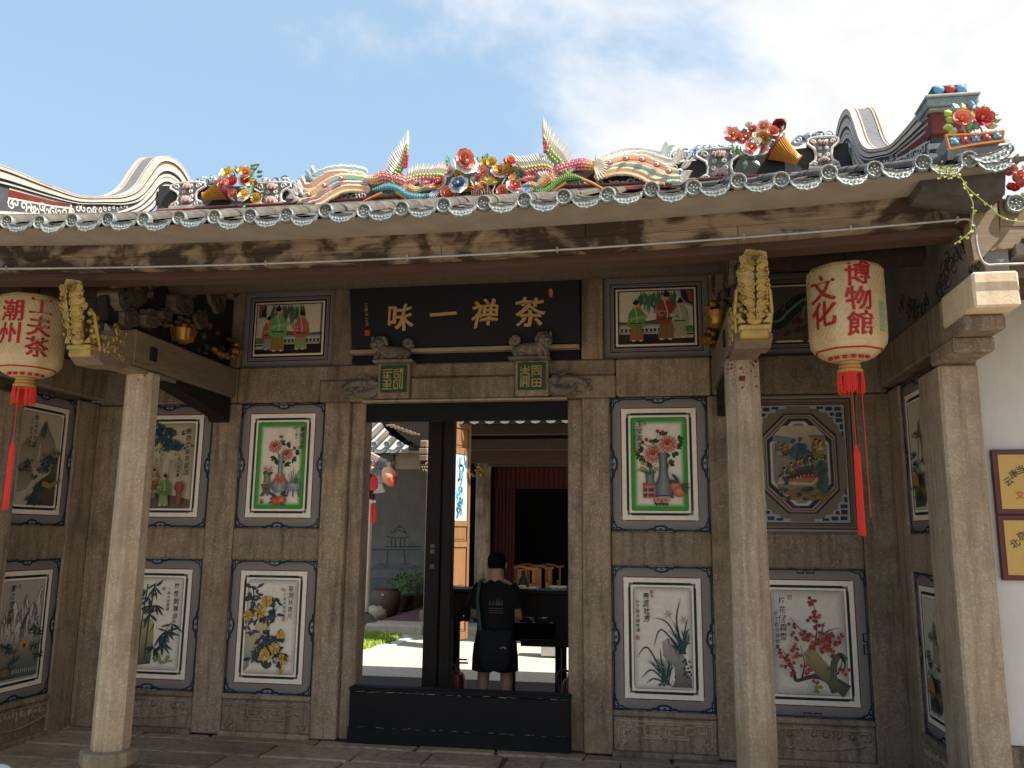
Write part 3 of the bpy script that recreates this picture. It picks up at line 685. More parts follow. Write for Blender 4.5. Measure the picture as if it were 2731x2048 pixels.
# ---- motifs
def peony(P, x, y, r, tilt=0):
    for k in range(15):
        a = k*6.283/15+P.r.uniform(-.1, .1); P.ell(x+r*.68*math.cos(a), y+r*.62*math.sin(a), r*.34, r*.24, H('7e1d18'), 7, a, H('dcae9c'))
    for k in range(11):
        a = k*6.283/11+.2; P.ell(x+r*.36*math.cos(a), y+r*.34*math.sin(a), r*.30, r*.2, H('6c1512'), 7, a, H('c9705f'))
    P.ell(x, y+r*.1, r*.26, r*.2, H('4d1210'), 8)
    for k in range(7): a = 3.5+k*.55; P.ell(x+r*.3*math.cos(a), y-r*.08+r*.22*math.sin(a), r*.13, r*.1, H('a0342a'), 6, a, H('d9a090'))
    for k in range(6): P.ell(x+P.r.uniform(-.18, .18)*r, y+r*.16+P.r.uniform(-.08, .08)*r, r*.03, r*.05, H('c9a24a'), 5)
def sprig(P, x, y, L, a, n=4, col='2f4a2a', c2='6d8a4a', wd=.5):
    for k in range(n): P.leaf(x, y, L*P.r.uniform(.75, 1.1), L*wd, a+(k-(n-1)/2)*.55+P.r.uniform(-.1, .1), H(col), H(c2), P.r.uniform(-.15, .15))
def lathe2(P, x, y0, prof, col, hi):
    for sgn in (-1, 1):
        n = len(prof); A = [(x+sgn*p[0], y0+p[1]) for p in prof]; B = [(x, y0+p[1]) for p in prof]
        pts = A+B; f = [(i, i+1, n+i+1, n+i) if sgn < 0 else (i, n+i, n+i+1, i+1) for i in range(n-1)]
        f = [q[::-1] for q in f] if sgn < 0 else f
        P.put(pts, [q[::-1] for q in f] if sgn < 0 else f, [col]*n+[hi]*n)
def calli(P, main, sub, x, y, sz, sx, sy, ss, seal=None):
    P.column(main, x, y, sz*1.12, INK, 1.05)
    if sub: P.column(sub, sx, sy, ss, INK, 1.15, .02)
    for (a, b, c) in seal or []: P.seal(a, b, c, H('a4503e'))
def green_field(P, x0, y0, x1, y1):
    P.rect(x0, y0, x1, y1, PAPER); d = .03
    P.ring(rr(x0, y0, x1, y1), rr(x0+d, y0+d, x1-d, y1-d), H('2f8a2c'), H('3f9a3a'))
    P.ring(rr(x0+d, y0+d, x1-d, y1-d), rr(x0+d+.028, y0+d+.028, x1-d-.028, y1-d-.028), H('4d9a48'), PAPER)
def pic_vase(P, R, right):
    x0, y0, x1, y1 = R; green_field(P, *R); w, h = x1-x0, y1-y0; X = lambda a: x0+w*a; Y = lambda b: y0+h*b
    if not right:
        P.stroke([(X(.48), Y(.5)), (X(.45), Y(.62)), (X(.4), Y(.74))], .008, H('4a5a2c')); P.stroke([(X(.5), Y(.5)), (X(.55), Y(.6)), (X(.62), Y(.66))], .008, H('4a5a2c'))
        for (a, b, q) in ((.33, .70, 3.4), (.5, .74, .9), (.62, .72, .7), (.38, .6, 4.1), (.75, .58, 5.6), (.80, .64, .2), (.52, .56, 5), (.62, .53, 5.2), (.46, .55, 3.6)): sprig(P, X(a), Y(b), .045, q, 4, '24402a', '55784a')
        peony(P, X(.38), Y(.715), .062); peony(P, X(.63), Y(.62), .058)
        for (a, b) in ((.48, .83), (.52, .83), (.68, .75), (.78, .70), (.80, .69), (.34, .56)): P.ell(X(a), Y(b), .009, .012, H('8a2a22')); P.stroke([(X(a), Y(b)-.01), (X(.55), Y(b)-.04)], .003, H('3d4a24'), 1)
        lathe2(P, X(.52), Y(.18), [(.03, 0), (.062, .02), (.078, .06), (.066, .10), (.034, .135), (.021, .17), (.020, .25), (.022, .315), (.027, .325)], H('4c5660'), H('98a2a0'))
        for k in (-1, 1):
            P.leaf(X(.52), Y(.36), .075, .03, -1.57+k*.75, H('c0573c'), H('d98a68'), k*.3); P.leaf(X(.52), Y(.36), .06, .03, -1.57+k*.25, H('b04a34'), H('d98a68')); P.leaf(X(.52), Y(.36), .05, .028, 1.57+k*1.2, H('c0573c'), H('d98a68'))
        lathe2(P, X(.26), Y(.29), [(.034, 0), (.028, .03), (.026, .06), (.04, .085)], H('58603f'), H('8b926a'))
        P.poly([(X(.12), Y(.14)), (X(.18), Y(.2)), (X(.14), Y(.28)), (X(.34), Y(.285)), (X(.33), Y(.2)), (X(.39), Y(.15)), (X(.33), Y(.17)), (X(.28), Y(.14)), (X(.24), Y(.18)), (X(.2), Y(.14))], H('5c5a48'))
        P.ell(X(.25), Y(.225), .012, .014, H('3a2f36'))
        for (a, b) in ((.21, .46), (.31, .445)): P.ell(X(a), Y(b), .02, .018, H('a3352a'), 8, 0, H('d8b0a0')); sprig(P, X(a), Y(b)-.02, .03, -1.3, 4)
        P.stroke([(X(.27), Y(.39)), (X(.24), Y(.45))], .004, H('3d4a24'), 1); P.stroke([(X(.27), Y(.39)), (X(.35), Y(.49))], .004, H('3d4a24'), 1)
        lathe2(P, X(.81), Y(.16), [(.045, .03), (.06, .05), (.058, .08), (.05, .095), (.055, .105)], H('6d6d7c'), H('a7a5a8'))
        for k in (-.04, 0, .04): P.stroke([(X(.81)+k, Y(.16)+.04), (X(.81)+k*1.3, Y(.135))], .012, H('5a4a4c'), 1)
        P.ell(X(.79), Y(.23), .02, .014, H('b9aeb0'), 8, 0, H('5e5a74'))
        for k in range(6): P.stroke([(X(.78)+k*.006-.01, Y(.29)), (X(.70)+k*.022, Y(.40+.03*(k % 3)))], .005, H('394a3c'), 1)
        P.ell(X(.86), Y(.32), .025, .03, H('3f6a44'), 8); sprig(P, X(.5), Y(.13), .09, 3.3, 3, '1f3530', '4a6650', .3); sprig(P, X(.55), Y(.16), .07, .3, 2, '1f3530', '4a6650', .3)
        P.ell(X(.46), Y(.085), .04, .038, H('d06a52'), 12, .2, H('a03024')); P.ell(X(.58), Y(.095), .042, .04, H('d88468'), 12, -.2, H('a83a2a'))
        sprig(P, X(.55), Y(.05), .05, .1, 2, '3f5a34', '6d8a4a', .4)
        P.ell(X(.17), Y(.095), .018, .014, H('a3352a'), 8, 0, H('d8a080')); sprig(P, X(.17), Y(.085), .028, -1.2, 3)
        calli(P, '集福迎祥', '於丁酉年', X(.93), Y(.915), .043, X(.82), Y(.93), .026, [(X(.90), Y(.70), .012), (X(.77), Y(.925), .009)])
    else:
        for (a, b, q) in ((.22, .64, 2.6), (.24, .56, 3.6), (.45, .72, 1.8), (.58, .8, 1.5), (.84, .76, .2), (.82, .70, 5.8), (.76, .62, 5.2), (.55, .58, 4.5), (.36, .50, 3.6), (.60, .6, .2), (.68, .49, .5), (.58, .48, 5.9), (.16, .6, 3.3)): sprig(P, X(a), Y(b), .05, q, 4, '1f4226', '4f7a42')
        P.stroke([(X(.53), Y(.48)), (X(.5), Y(.55)), (X(.44), Y(.6))], .007, H('6a5a2c')); P.stroke([(X(.55), Y(.48)), (X(.6), Y(.58)), (X(.64), Y(.66))], .007, H('6a5a2c'))
        peony(P, X(.66), Y(.71), .078); peony(P, X(.40), Y(.60), .078)
        for (a, b) in ((.48, .85), (.57, .84), (.28, .76), (.21, .73), (.36, .74)): P.ell(X(a), Y(b), .013, .014, H('8a2a24')); P.stroke([(X(a), Y(b)-.012), (X(.47), Y(b)-.05)], .004, H('3f5a2c'), 1)
        lathe2(P, X(.57), Y(.165), [(.075, 0), (.082, .02), (.078, .05), (.055, .10), (.035, .16), (.030, .24), (.034, .30), (.038, .325)], H('2f3640'), H('7f8a8c'))
        P.poly([(X(.39), Y(.135)), (X(.41), Y(.165)), (X(.73), Y(.165)), (X(.75), Y(.135)), (X(.70), Y(.13)), (X(.67), Y(.15)), (X(.47), Y(.15)), (X(.44), Y(.13))], H('2f3664'))
        P.rect(X(.20), Y(.13), X(.42), Y(.285), H('a86f66')); P.rect(X(.215), Y(.145), X(.40), Y(.18), H('5a2a2a')); P.rect(X(.215), Y(.20), X(.40), Y(.235), H('5a2a2a')); P.rect(X(.28), Y(.13), X(.30), Y(.28), H('b88a80')); P.rect(X(.20), Y(.183), X(.42), Y(.196), H('b88a80')); P.rect(X(.20), Y(.265), X(.42), Y(.29), H('96463c'))
        lathe2(P, X(.33), Y(.285), [(.034, 0), (.03, .03), (.036, .075), (.048, .09)], H('37443f'), H('7d8a84'))
        for k in range(14): a = 1.57+P.r.uniform(-1.3, 1.3); P.stroke([(X(.33), Y(.38)), (X(.33)+.05*math.cos(a), Y(.38)+.07*math.sin(a)), (X(.33)+.11*math.cos(a), Y(.38)+.09*math.sin(a))], [.007, .006, .001], H('2f5a34'))
        for k in range(7): P.ell(X(.22+.05*P.r.uniform(-1, 1)), Y(.48+.05*P.r.uniform(-1, 1)), .011, .009, H('a8843c'), 6); P.ell(X(.43), Y(.45), .01, .01, H('a8843c'), 6)
        P.ell(X(.78), Y(.255), .042, .038, H('d99a74'), 12, 0, H('a83c28')); P.ell(X(.84), Y(.20), .048, .045, H('d99a74'), 12, 0, H('a83c28'))
        sprig(P, X(.86), Y(.29), .09, 2.6, 2, '2c4230', '55704c', .3); sprig(P, X(.87), Y(.27), .08, -.5, 3, '2c4230', '55704c', .3)
        for (a, b) in ((.47, .11), (.60, .11)): sprig(P, X(a), Y(b), .05, 4.2, 4, '24402a', '55784a'); P.ell(X(a), Y(b), .028, .024, H('a83a28'), 9, 0, H('d89a84'))
        calli(P, '玉堂富貴', '於丁酉年錫榮畫', X(.155), Y(.925), .046, X(.065), Y(.86), .024, [(X(.25), Y(.93), .013), (X(.10), Y(.63), .015)])
def rock(P, pts, c1, c2, ridge):
    n = len(pts); cx = sum(p[0] for p in pts)/n; cy_ = sum(p[1] for p in pts)/n
    ys = [p[1] for p in pts]; lo, hi = min(ys), max(ys)
    P.put(pts, [tuple(range(n))] if P.area(pts) > 0 else [tuple(range(n))[::-1]], [mixc(H(c2), H(c1), (p[1]-lo)/(hi-lo)) for p in pts])
    for k in range(ridge):
        a = pts[P.r.randrange(n)]; t = P.r.uniform(.15, .55); b = (a[0]+(cx-a[0])*t, a[1]+(cy_-a[1])*t-.02)
        P.stroke([a, ((a[0]+b[0])/2+P.r.uniform(-.01, .01), (a[1]+b[1])/2), b], [.008, .004, .001], mixc(H(c2), INK, .4))
def pic_chrys(P, R):
    x0, y0, x1, y1 = R; vign(P, x0, y0, x1, y1, PAPER2, H('8f8a82')); w, h = x1-x0, y1-y0; X = lambda a: x0+w*a; Y = lambda b: y0+h*b
    rock(P, [(X(.0), Y(.02)), (X(.08), Y(.06)), (X(.12), Y(.14)), (X(.2), Y(.22)), (X(.3), Y(.3)), (X(.36), Y(.42)), (X(.48), Y(.48)), (X(.5), Y(.55)), (X(.36), Y(.565)), (X(.2), Y(.52)), (X(.16), Y(.44)), (X(.0), Y(.40))], 'c9b88a', '7f8a86', 14)
    ink = H('23242c')
    def blk(a, b, n, r):
        for k in range(n): P.leaf(X(a)+P.r.uniform(-r, r), Y(b)+P.r.uniform(-r, r), P.r.uniform(.04, .08), P.r.uniform(.018, .035), P.r.uniform(0, 6.28), mixc(ink, H('3f5a66'), P.r.random()*.5), None, P.r.uniform(-.4, .4))
    blk(.10, .85, 11, .045); blk(.14, .72, 10, .045); blk(.22, .64, 12, .06); blk(.08, .5, 12, .05); blk(.42, .63, 8, .03); blk(.58, .73, 7, .04); blk(.60, .60, 4, .02); blk(.42, .40, 10, .05); blk(.34, .24, 16, .06); blk(.5, .3, 12, .05); blk(.2, .18, 7, .03); blk(.48, .12, 7, .04); blk(.68, .24, 9, .04); blk(.72, .1, 6, .03); blk(.62, .36, 6, .03)
    P.stroke([(X(.12), Y(.9)), (X(.2), Y(.7)), (X(.4), Y(.6)), (X(.68), Y(.74))], [.009, .006, .003], ink); P.stroke([(X(.3), Y(.3)), (X(.55), Y(.3)), (X(.7), Y(.4)), (X(.72), Y(.46))], [.008, .003], ink); P.stroke([(X(.6), Y(.24)), (X(.7), Y(.12)), (X(.78), Y(.05))], [.006, .002], ink)
    for (a, b, r) in ((.40, .77, .056), (.28, .655, .055), (.06, .615, .05), (.72, .42, .04), (.63, .275, .055), (.44, .205, .058), (.81, .165, .048), (.77, .04, .028)):
        P.ell(X(a), Y(b), r*.8, r*.8, H('9a7a24'), 12, 0, H('c2a04a'), .15)
        for k in range(26):
            t = P.r.uniform(0, 6.28); q = P.r.uniform(.5, 1.08)*r; P.stroke([(X(a)+q*.3*math.cos(t), Y(b)+q*.3*math.sin(t)), (X(a)+q*.75*math.cos(t+.1), Y(b)+q*.75*math.sin(t+.1)), (X(a)+q*math.cos(t+.25), Y(b)+q*math.sin(t+.25))], [.005, .008, .003], H(P.r.choice(['d0a83a', 'b98e2c', 'dcc070', '4a3414']))
                , 2)
    calli(P, '菊開秋夜月', '於丁酉年錫榮畫', X(.91), Y(.915), .046, X(.79), Y(.895), .029, [(X(.74), Y(.905), .012), (X(.79), Y(.585), .015)])
def pic_orchid(P, R):
    x0, y0, x1, y1 = R; vign(P, x0, y0, x1, y1, PAPER2, H('8a8580')); w, h = x1-x0, y1-y0; X = lambda a: x0+w*a; Y = lambda b: y0+h*b
    rock(P, [(X(.64), Y(.02)), (X(.98), Y(.02)), (X(.98), Y(.1)), (X(.88), Y(.2)), (X(.86), Y(.33)), (X(.78), Y(.36)), (X(.72), Y(.43)), (X(.68), Y(.48)), (X(.58), Y(.5)), (X(.48), Y(.46)), (X(.5), Y(.34)), (X(.58), Y(.22)), (X(.68), Y(.24)), (X(.70), Y(.1))], 'a8a29a', '5f5c5a', 20)
    for k in range(16): P.ell(X(.9+.07*P.r.uniform(-1, 1)), Y(.2+.1*P.r.uniform(-1, 1)), .012, .008, H('3a3838'), 6, P.r.random()*3)
    for k in range(10): P.ell(X(.42+.3*P.r.random()), Y(.035+.02*P.r.random()), .011, .008, H('55585a'), 6)
    ink = H('1e2a2c'); teal = H('2f5a5c')
    def tuft(bx, by, blades):
        for (tx, ty, mx_, my_) in blades: P.stroke([(X(bx)+P.r.uniform(-.012, .012), Y(by)), (X(mx_), Y(my_)), (X(tx), Y(ty))], [.010, .011, .009, .001], mixc(ink, teal, P.r.random()*.5), 5)
        for k in range(16): a = 1.57+P.r.uniform(-.55, .55); P.stroke([(X(bx)+P.r.uniform(-.03, .03), Y(by)-.01), (X(bx)+.10*math.cos(a), Y(by)+.10*math.sin(a)), (X(bx)+.17*math.cos(a+.2), Y(by)+.17*math.sin(a))], [.006, .005, .001], mixc(ink, teal, P.r.random()), 3)
    tuft(.83, .36, [(.82, .9, .74, .68), (.36, .70, .6, .64), (.34, .41, .48, .585), (.93, .70, .88, .58), (.97, .60, .9, .55), (.56, .54, .68, .48), (.98, .46, .9, .44), (.62, .43, .7, .41), (.7, .66, .76, .55)])
    tuft(.52, .07, [(.05, .30, .24, .40), (.23, .28, .38, .2), (.12, .1, .3, .185), (.2, .05, .33, .10), (.45, .4, .47, .25), (.68, .24, .6, .16), (.6, .27, .57, .17), (.38, .24, .44, .15)])
    for (a, b) in ((.60, .74), (.86, .68)):
        for k in range(6): P.leaf(X(a), Y(b), .035, .012, k*1.05, H('b9ae98'), H('8f8a70'))
    P.stroke([(X(.78), Y(.45)), (X(.70), Y(.62)), (X(.62), Y(.73))], .003, H('5f6a50')); 
    for k in range(10): P.leaf(X(.3+.3*P.r.random()), Y(.1+.2*P.r.random()), .03, .006, P.r.uniform(1, 3), H('b0a080'))
    calli(P, '蘭蕊吐芳', '於丁酉年錫榮畫', X(.225), Y(.915), .047, X(.075), Y(.855), .030, [(X(.32), Y(.955), .013), (X(.32), Y(.915), .010), (X(.065), Y(.50), .014)])
def pic_bamboo(P, R):
    x0, y0, x1, y1 = R; vign(P, x0, y0, x1, y1, PAPER2, H('9a9488')); w, h = x1-x0, y1-y0; X = lambda a: x0+w*a; Y = lambda b: y0+h*b
    rock(P, [(X(.2), Y(.03)), (X(.52), Y(.06)), (X(.55), Y(.25)), (X(.54), Y(.5)), (X(.5), Y(.54)), (X(.36), Y(.55)), (X(.22), Y(.5))], 'b8a86c', '33484c', 14)
    ink = H('22312f')
    for a, b in ((.3, .33), (.42, .44)): P.stroke([(X(a), Y(.1)), (X(a+.02), Y(.5)), (X(a+.08), Y(.93))], .013, H('3a4a44'))
    for (a, b, n) in ((.5, .9, 9), (.42, .78, 9), (.55, .70, 8), (.35, .86, 8), (.3, .66, 8), (.78, .42, 9), (.66, .36, 10), (.86, .50, 6), (.58, .24, 7), (.45, .6, 6), (.72, .28, 6)):
        for k in range(n): an = P.r.choice([-1.2, -.7, -.3, .5, -1.7, -2.2, 3.3])+P.r.uniform(-.3, .3); P.leaf(X(a), Y(b), P.r.uniform(.07, .13), .017, an, mixc(ink, H('2f5560'), P.r.random()*.6), None, P.r.uniform(-.1, .1))
    P.stroke([(X(.5), Y(.2)), (X(.7), Y(.36)), (X(.86), Y(.52))], .004, ink)
    for k in range(14): P.leaf(X(.55+.3*P.r.random()), Y(.05+.06*P.r.random()), .05, .016, P.r.uniform(0, 3.1), H('7a8a62'), H('4d6a4c'))
    calli(P, '竹性耐寒涼', '丁酉年錫榮畫', X(.905), Y(.915), .052, X(.77), Y(.88), .028, [(X(.68), Y(.885), .013), (X(.9), Y(.525), .012)])
def pic_plum(P, R):
    x0, y0, x1, y1 = R; vign(P, x0, y0, x1, y1, H('dad3c6'), H('8d8a86'), .06); w, h = x1-x0, y1-y0; X = lambda a: x0+w*a; Y = lambda b: y0+h*b
    ink = H('2b2a2a')
    P.stroke([(X(.98), Y(.04)), (X(.7), Y(.17)), (X(.5), Y(.17)), (X(.3), Y(.13)), (X(.27), Y(.2)), (X(.22), Y(.27))], [.10, .07, .03, .024, .014, .006], H('4a4844'), 5, ink)
    rock(P, [(X(.78), Y(.02)), (X(.98), Y(.05)), (X(.88), Y(.13)), (X(.76), Y(.27)), (X(.58), Y(.43)), (X(.50), Y(.45)), (X(.42), Y(.40)), (X(.44), Y(.3)), (X(.6), Y(.18)), (X(.72), Y(.1))], 'ab9a64', '45443f', 12)
    P.stroke([(X(.8), Y(.13)), (X(.82), Y(.3)), (X(.9), Y(.38)), (X(1), Y(.34))], [.05, .05, .045, .03], H('5d5c4c')); P.stroke([(X(.9), Y(.4)), (X(.97), Y(.3)), (X(.93), Y(.24))], [.03, .012, .004], ink)
    for pts in ([(.5, .45), (.6, .55), (.6, .8), (.57, .9)], [(.6, .52), (.78, .62), (.92, .64)], [(.6, .55), (.42, .6), (.25, .74)], [(.3, .15), (.25, .27), (.13, .42)], [(.38, .16), (.42, .3), (.38, .47)], [(.66, .56), (.72, .7)], [(.7, .42), (.8, .55)], [(.86, .2), (.92, .3), (.93, .36)], [(.25, .27), (.08, .27)]): P.stroke([(X(a), Y(b)) for a, b in pts], [.012, .007, .003], ink)
    for (a, b, n) in ((.57, .91, 4), (.56, .87, 4), (.60, .77, 6), (.56, .72, 5), (.61, .64, 4), (.48, .54, 10), (.43, .57, 7), (.54, .48, 8), (.62, .5, 8), (.68, .55, 10), (.75, .52, 9), (.78, .58, 6), (.7, .46, 8), (.77, .41, 6), (.66, .43, 7), (.9, .54, 4), (.82, .5, 5), (.28, .63, 4), (.3, .58, 4), (.33, .38, 6), (.31, .43, 4), (.16, .42, 3), (.15, .34, 6), (.10, .37, 4), (.19, .31, 5), (.10, .28, 2), (.2, .21, 4), (.42, .27, 5), (.45, .23, 4), (.87, .25, 5), (.93, .23, 3), (.52, .14, 3), (.25, .41, 3)):
        for k in range(n):
            xx, yy = X(a)+P.r.gauss(0, .016), Y(b)+P.r.gauss(0, .016); c = H(P.r.choice(['8f2620', 'a03a30', '7a1c1c', '96302a', 'b05a50']))
            for q in range(4): P.ell(xx+.007*math.cos(q*1.57+k), yy+.007*math.sin(q*1.57+k), .0075, .0075, c, 6)
    for k in range(5): P.ell(X(.55+.05*P.r.uniform(-1, 1)), Y(.075+.025*P.r.uniform(-1, 1)), .016, .014, H('6f7f3a'), 7)
    calli(P, '梅花傲霜雪', '於丁酉年錫榮畫', X(.125), Y(.905), .054, X(.045), Y(.78), .034, [(X(.235), Y(.94), .016)])
def pine(P, x, y, s, a=0):
    for k in range(26): P.leaf(x+P.r.gauss(0, .55)*s, y+P.r.gauss(0, .2)*s, s*.5, s*.22, P.r.uniform(0, 6.28), mixc(H('33505a'), H('223038'), P.r.random()))
def figure(P, x, y, h, robe, skirt, face=1, hair=True, belt=None):
    w = h*.17
    P.put([(x-w, y), (x+w, y), (x+w*.7, y+h*.42), (x-w*.7, y+h*.42)], [(0, 1, 2, 3)], [H(skirt)]*2+[mixc(H(skirt), H(robe), .4)]*2)
    P.poly([(x-w*1.25, y+h*.35), (x-w*.3, y+h*.30), (x+w*.3, y+h*.30), (x+w*1.25, y+h*.35), (x+w*1.05, y+h*.66), (x+w*.45, y+h*.80), (x-w*.45, y+h*.80), (x-w*1.05, y+h*.66)], H(robe))
    P.stroke([(x-w*.9, y+h*.5), (x-w*.2, y+h*.55), (x+face*w*1.5, y+h*.58)], h*.07, mixc(H(robe), (1, 1, 1), .15)); P.stroke([(x-w*.2, y+h*.8), (x+w*.15, y+h*.55), (x, y+h*.4)], h*.022, mixc(H(robe), (1, 1, 1), .4))
    P.stroke([(x-w*.8, y+h*.42), (x+w*.8, y+h*.42)], h*.03, H(belt or '3a2f2c'), 1)
    for k in (-.5, 0, .5): P.stroke([(x+w*k, y+h*.4), (x+w*k*1.4, y+.02)], h*.010, mixc(H(skirt), INK, .35), 1)
    P.ell(x+face*w*.15, y+h*.875, h*.065, h*.078, H('cf9a78'), 9)
    if hair: P.ell(x-face*w*.05, y+h*.925, h*.072, h*.055, H('1e1a1a'), 9); P.ell(x, y+h*.985, h*.028, h*.03, H('1e1a1a'), 7)
    P.ell(x+face*w*.1-w*.5, y, w*.25, h*.018, H('d8d0c0'), 6); P.ell(x+face*w*.1+w*.5, y, w*.25, h*.018, H('d8d0c0'), 6)
def pic_pine(P, R):
    x0, y0, x1, y1 = R; vign(P, x0, y0, x1, y1, H('b9ab8f'), H('8a8070')); w, h = x1-x0, y1-y0; X = lambda a: x0+w*a; Y = lambda b: y0+h*b
    P.put([(X(0), Y(0)), (X(1), Y(0)), (X(1), Y(.1)), (X(.6), Y(.16)), (X(0), Y(.2))], [(0, 1, 2, 3, 4)], H('5b5346'))
    for k in range(8): rock(P, [(X(.1+.09*k), Y(.35)), (X(.2+.09*k), Y(.35)), (X(.19+.09*k), Y(.5+.1*P.r.random())), (X(.13+.09*k), Y(.56+.08*P.r.random()))], '93896f', 'aa9f86', 2)
    P.put([(X(.45), Y(.36)), (X(.58), Y(.36)), (X(.55), Y(.56)), (X(.5), Y(.6))], [(0, 1, 2, 3)], H('b5ad9c'))
    P.poly([(X(.0), Y(.2)), (X(.38), Y(.36)), (X(.22), Y(.6)), (X(.1), Y(.68)), (X(0), Y(.7))], H('94824e'))
    P.stroke([(X(.05), Y(.95)), (X(.3), Y(.88)), (X(.5), Y(.8)), (X(.62), Y(.7)), (X(.88), Y(.68))], [.03, .022, .014, .006, .003], H('33302c')); P.stroke([(X(.3), Y(.88)), (X(.6), Y(.86)), (X(.7), Y(.87))], [.012, .004], H('33302c'))
    for (a, b, s) in ((.4, .91, .09), (.25, .97, .09), (.55, .89, .08), (.45, .80, .09), (.3, .8, .09), (.58, .75, .08), (.72, .72, .08), (.15, .87, .08), (.5, .7, .06)): pine(P, X(a), Y(b), s)
    figure(P, X(.18), Y(.19), .2, '7c4a34', '5c5a40'); figure(P, X(.36), Y(.2), .19, '8b6a34', '6a4a2c', 1); figure(P, X(.56), Y(.03), .27, '5b7a36', '8d9a64', -1); figure(P, X(.05), Y(.12), .2, 'b5aa98', '7b2f28')
    P.poly([(X(.1), Y(.1)), (X(.42), Y(.11)), (X(.4), Y(.17)), (X(.12), Y(.19))], H('6a6a58'))
    lathe2(P, X(.83), Y(.05), [(.022, 0), (.03, .05), (.022, .09), (.045, .13), (.04, .17), (.02, .185)], H('6a3424'), H('94543c'))
    calli(P, '寒夜客来茶當酒', '丁酉年錫榮畫', X(.93), Y(.9), .05, X(.79), Y(.62), .03, [(X(.72), Y(.625), .012)])
def mount(P, X, Y, base, tone, n, seed, snow=False):
    r = random.Random(seed); pts = [(0, base)]
    for i in range(n+1): pts.append((i/n, base+tone[2]*(0.25+.75*r.random())))
    pts.append((1, base)); Q = [(X(a), Y(b)) for a, b in pts]
    P.put(Q, [tuple(range(len(Q)))[::-1]], [H(tone[1])]+[H(tone[0])]*(n+1)+[H(tone[1])])
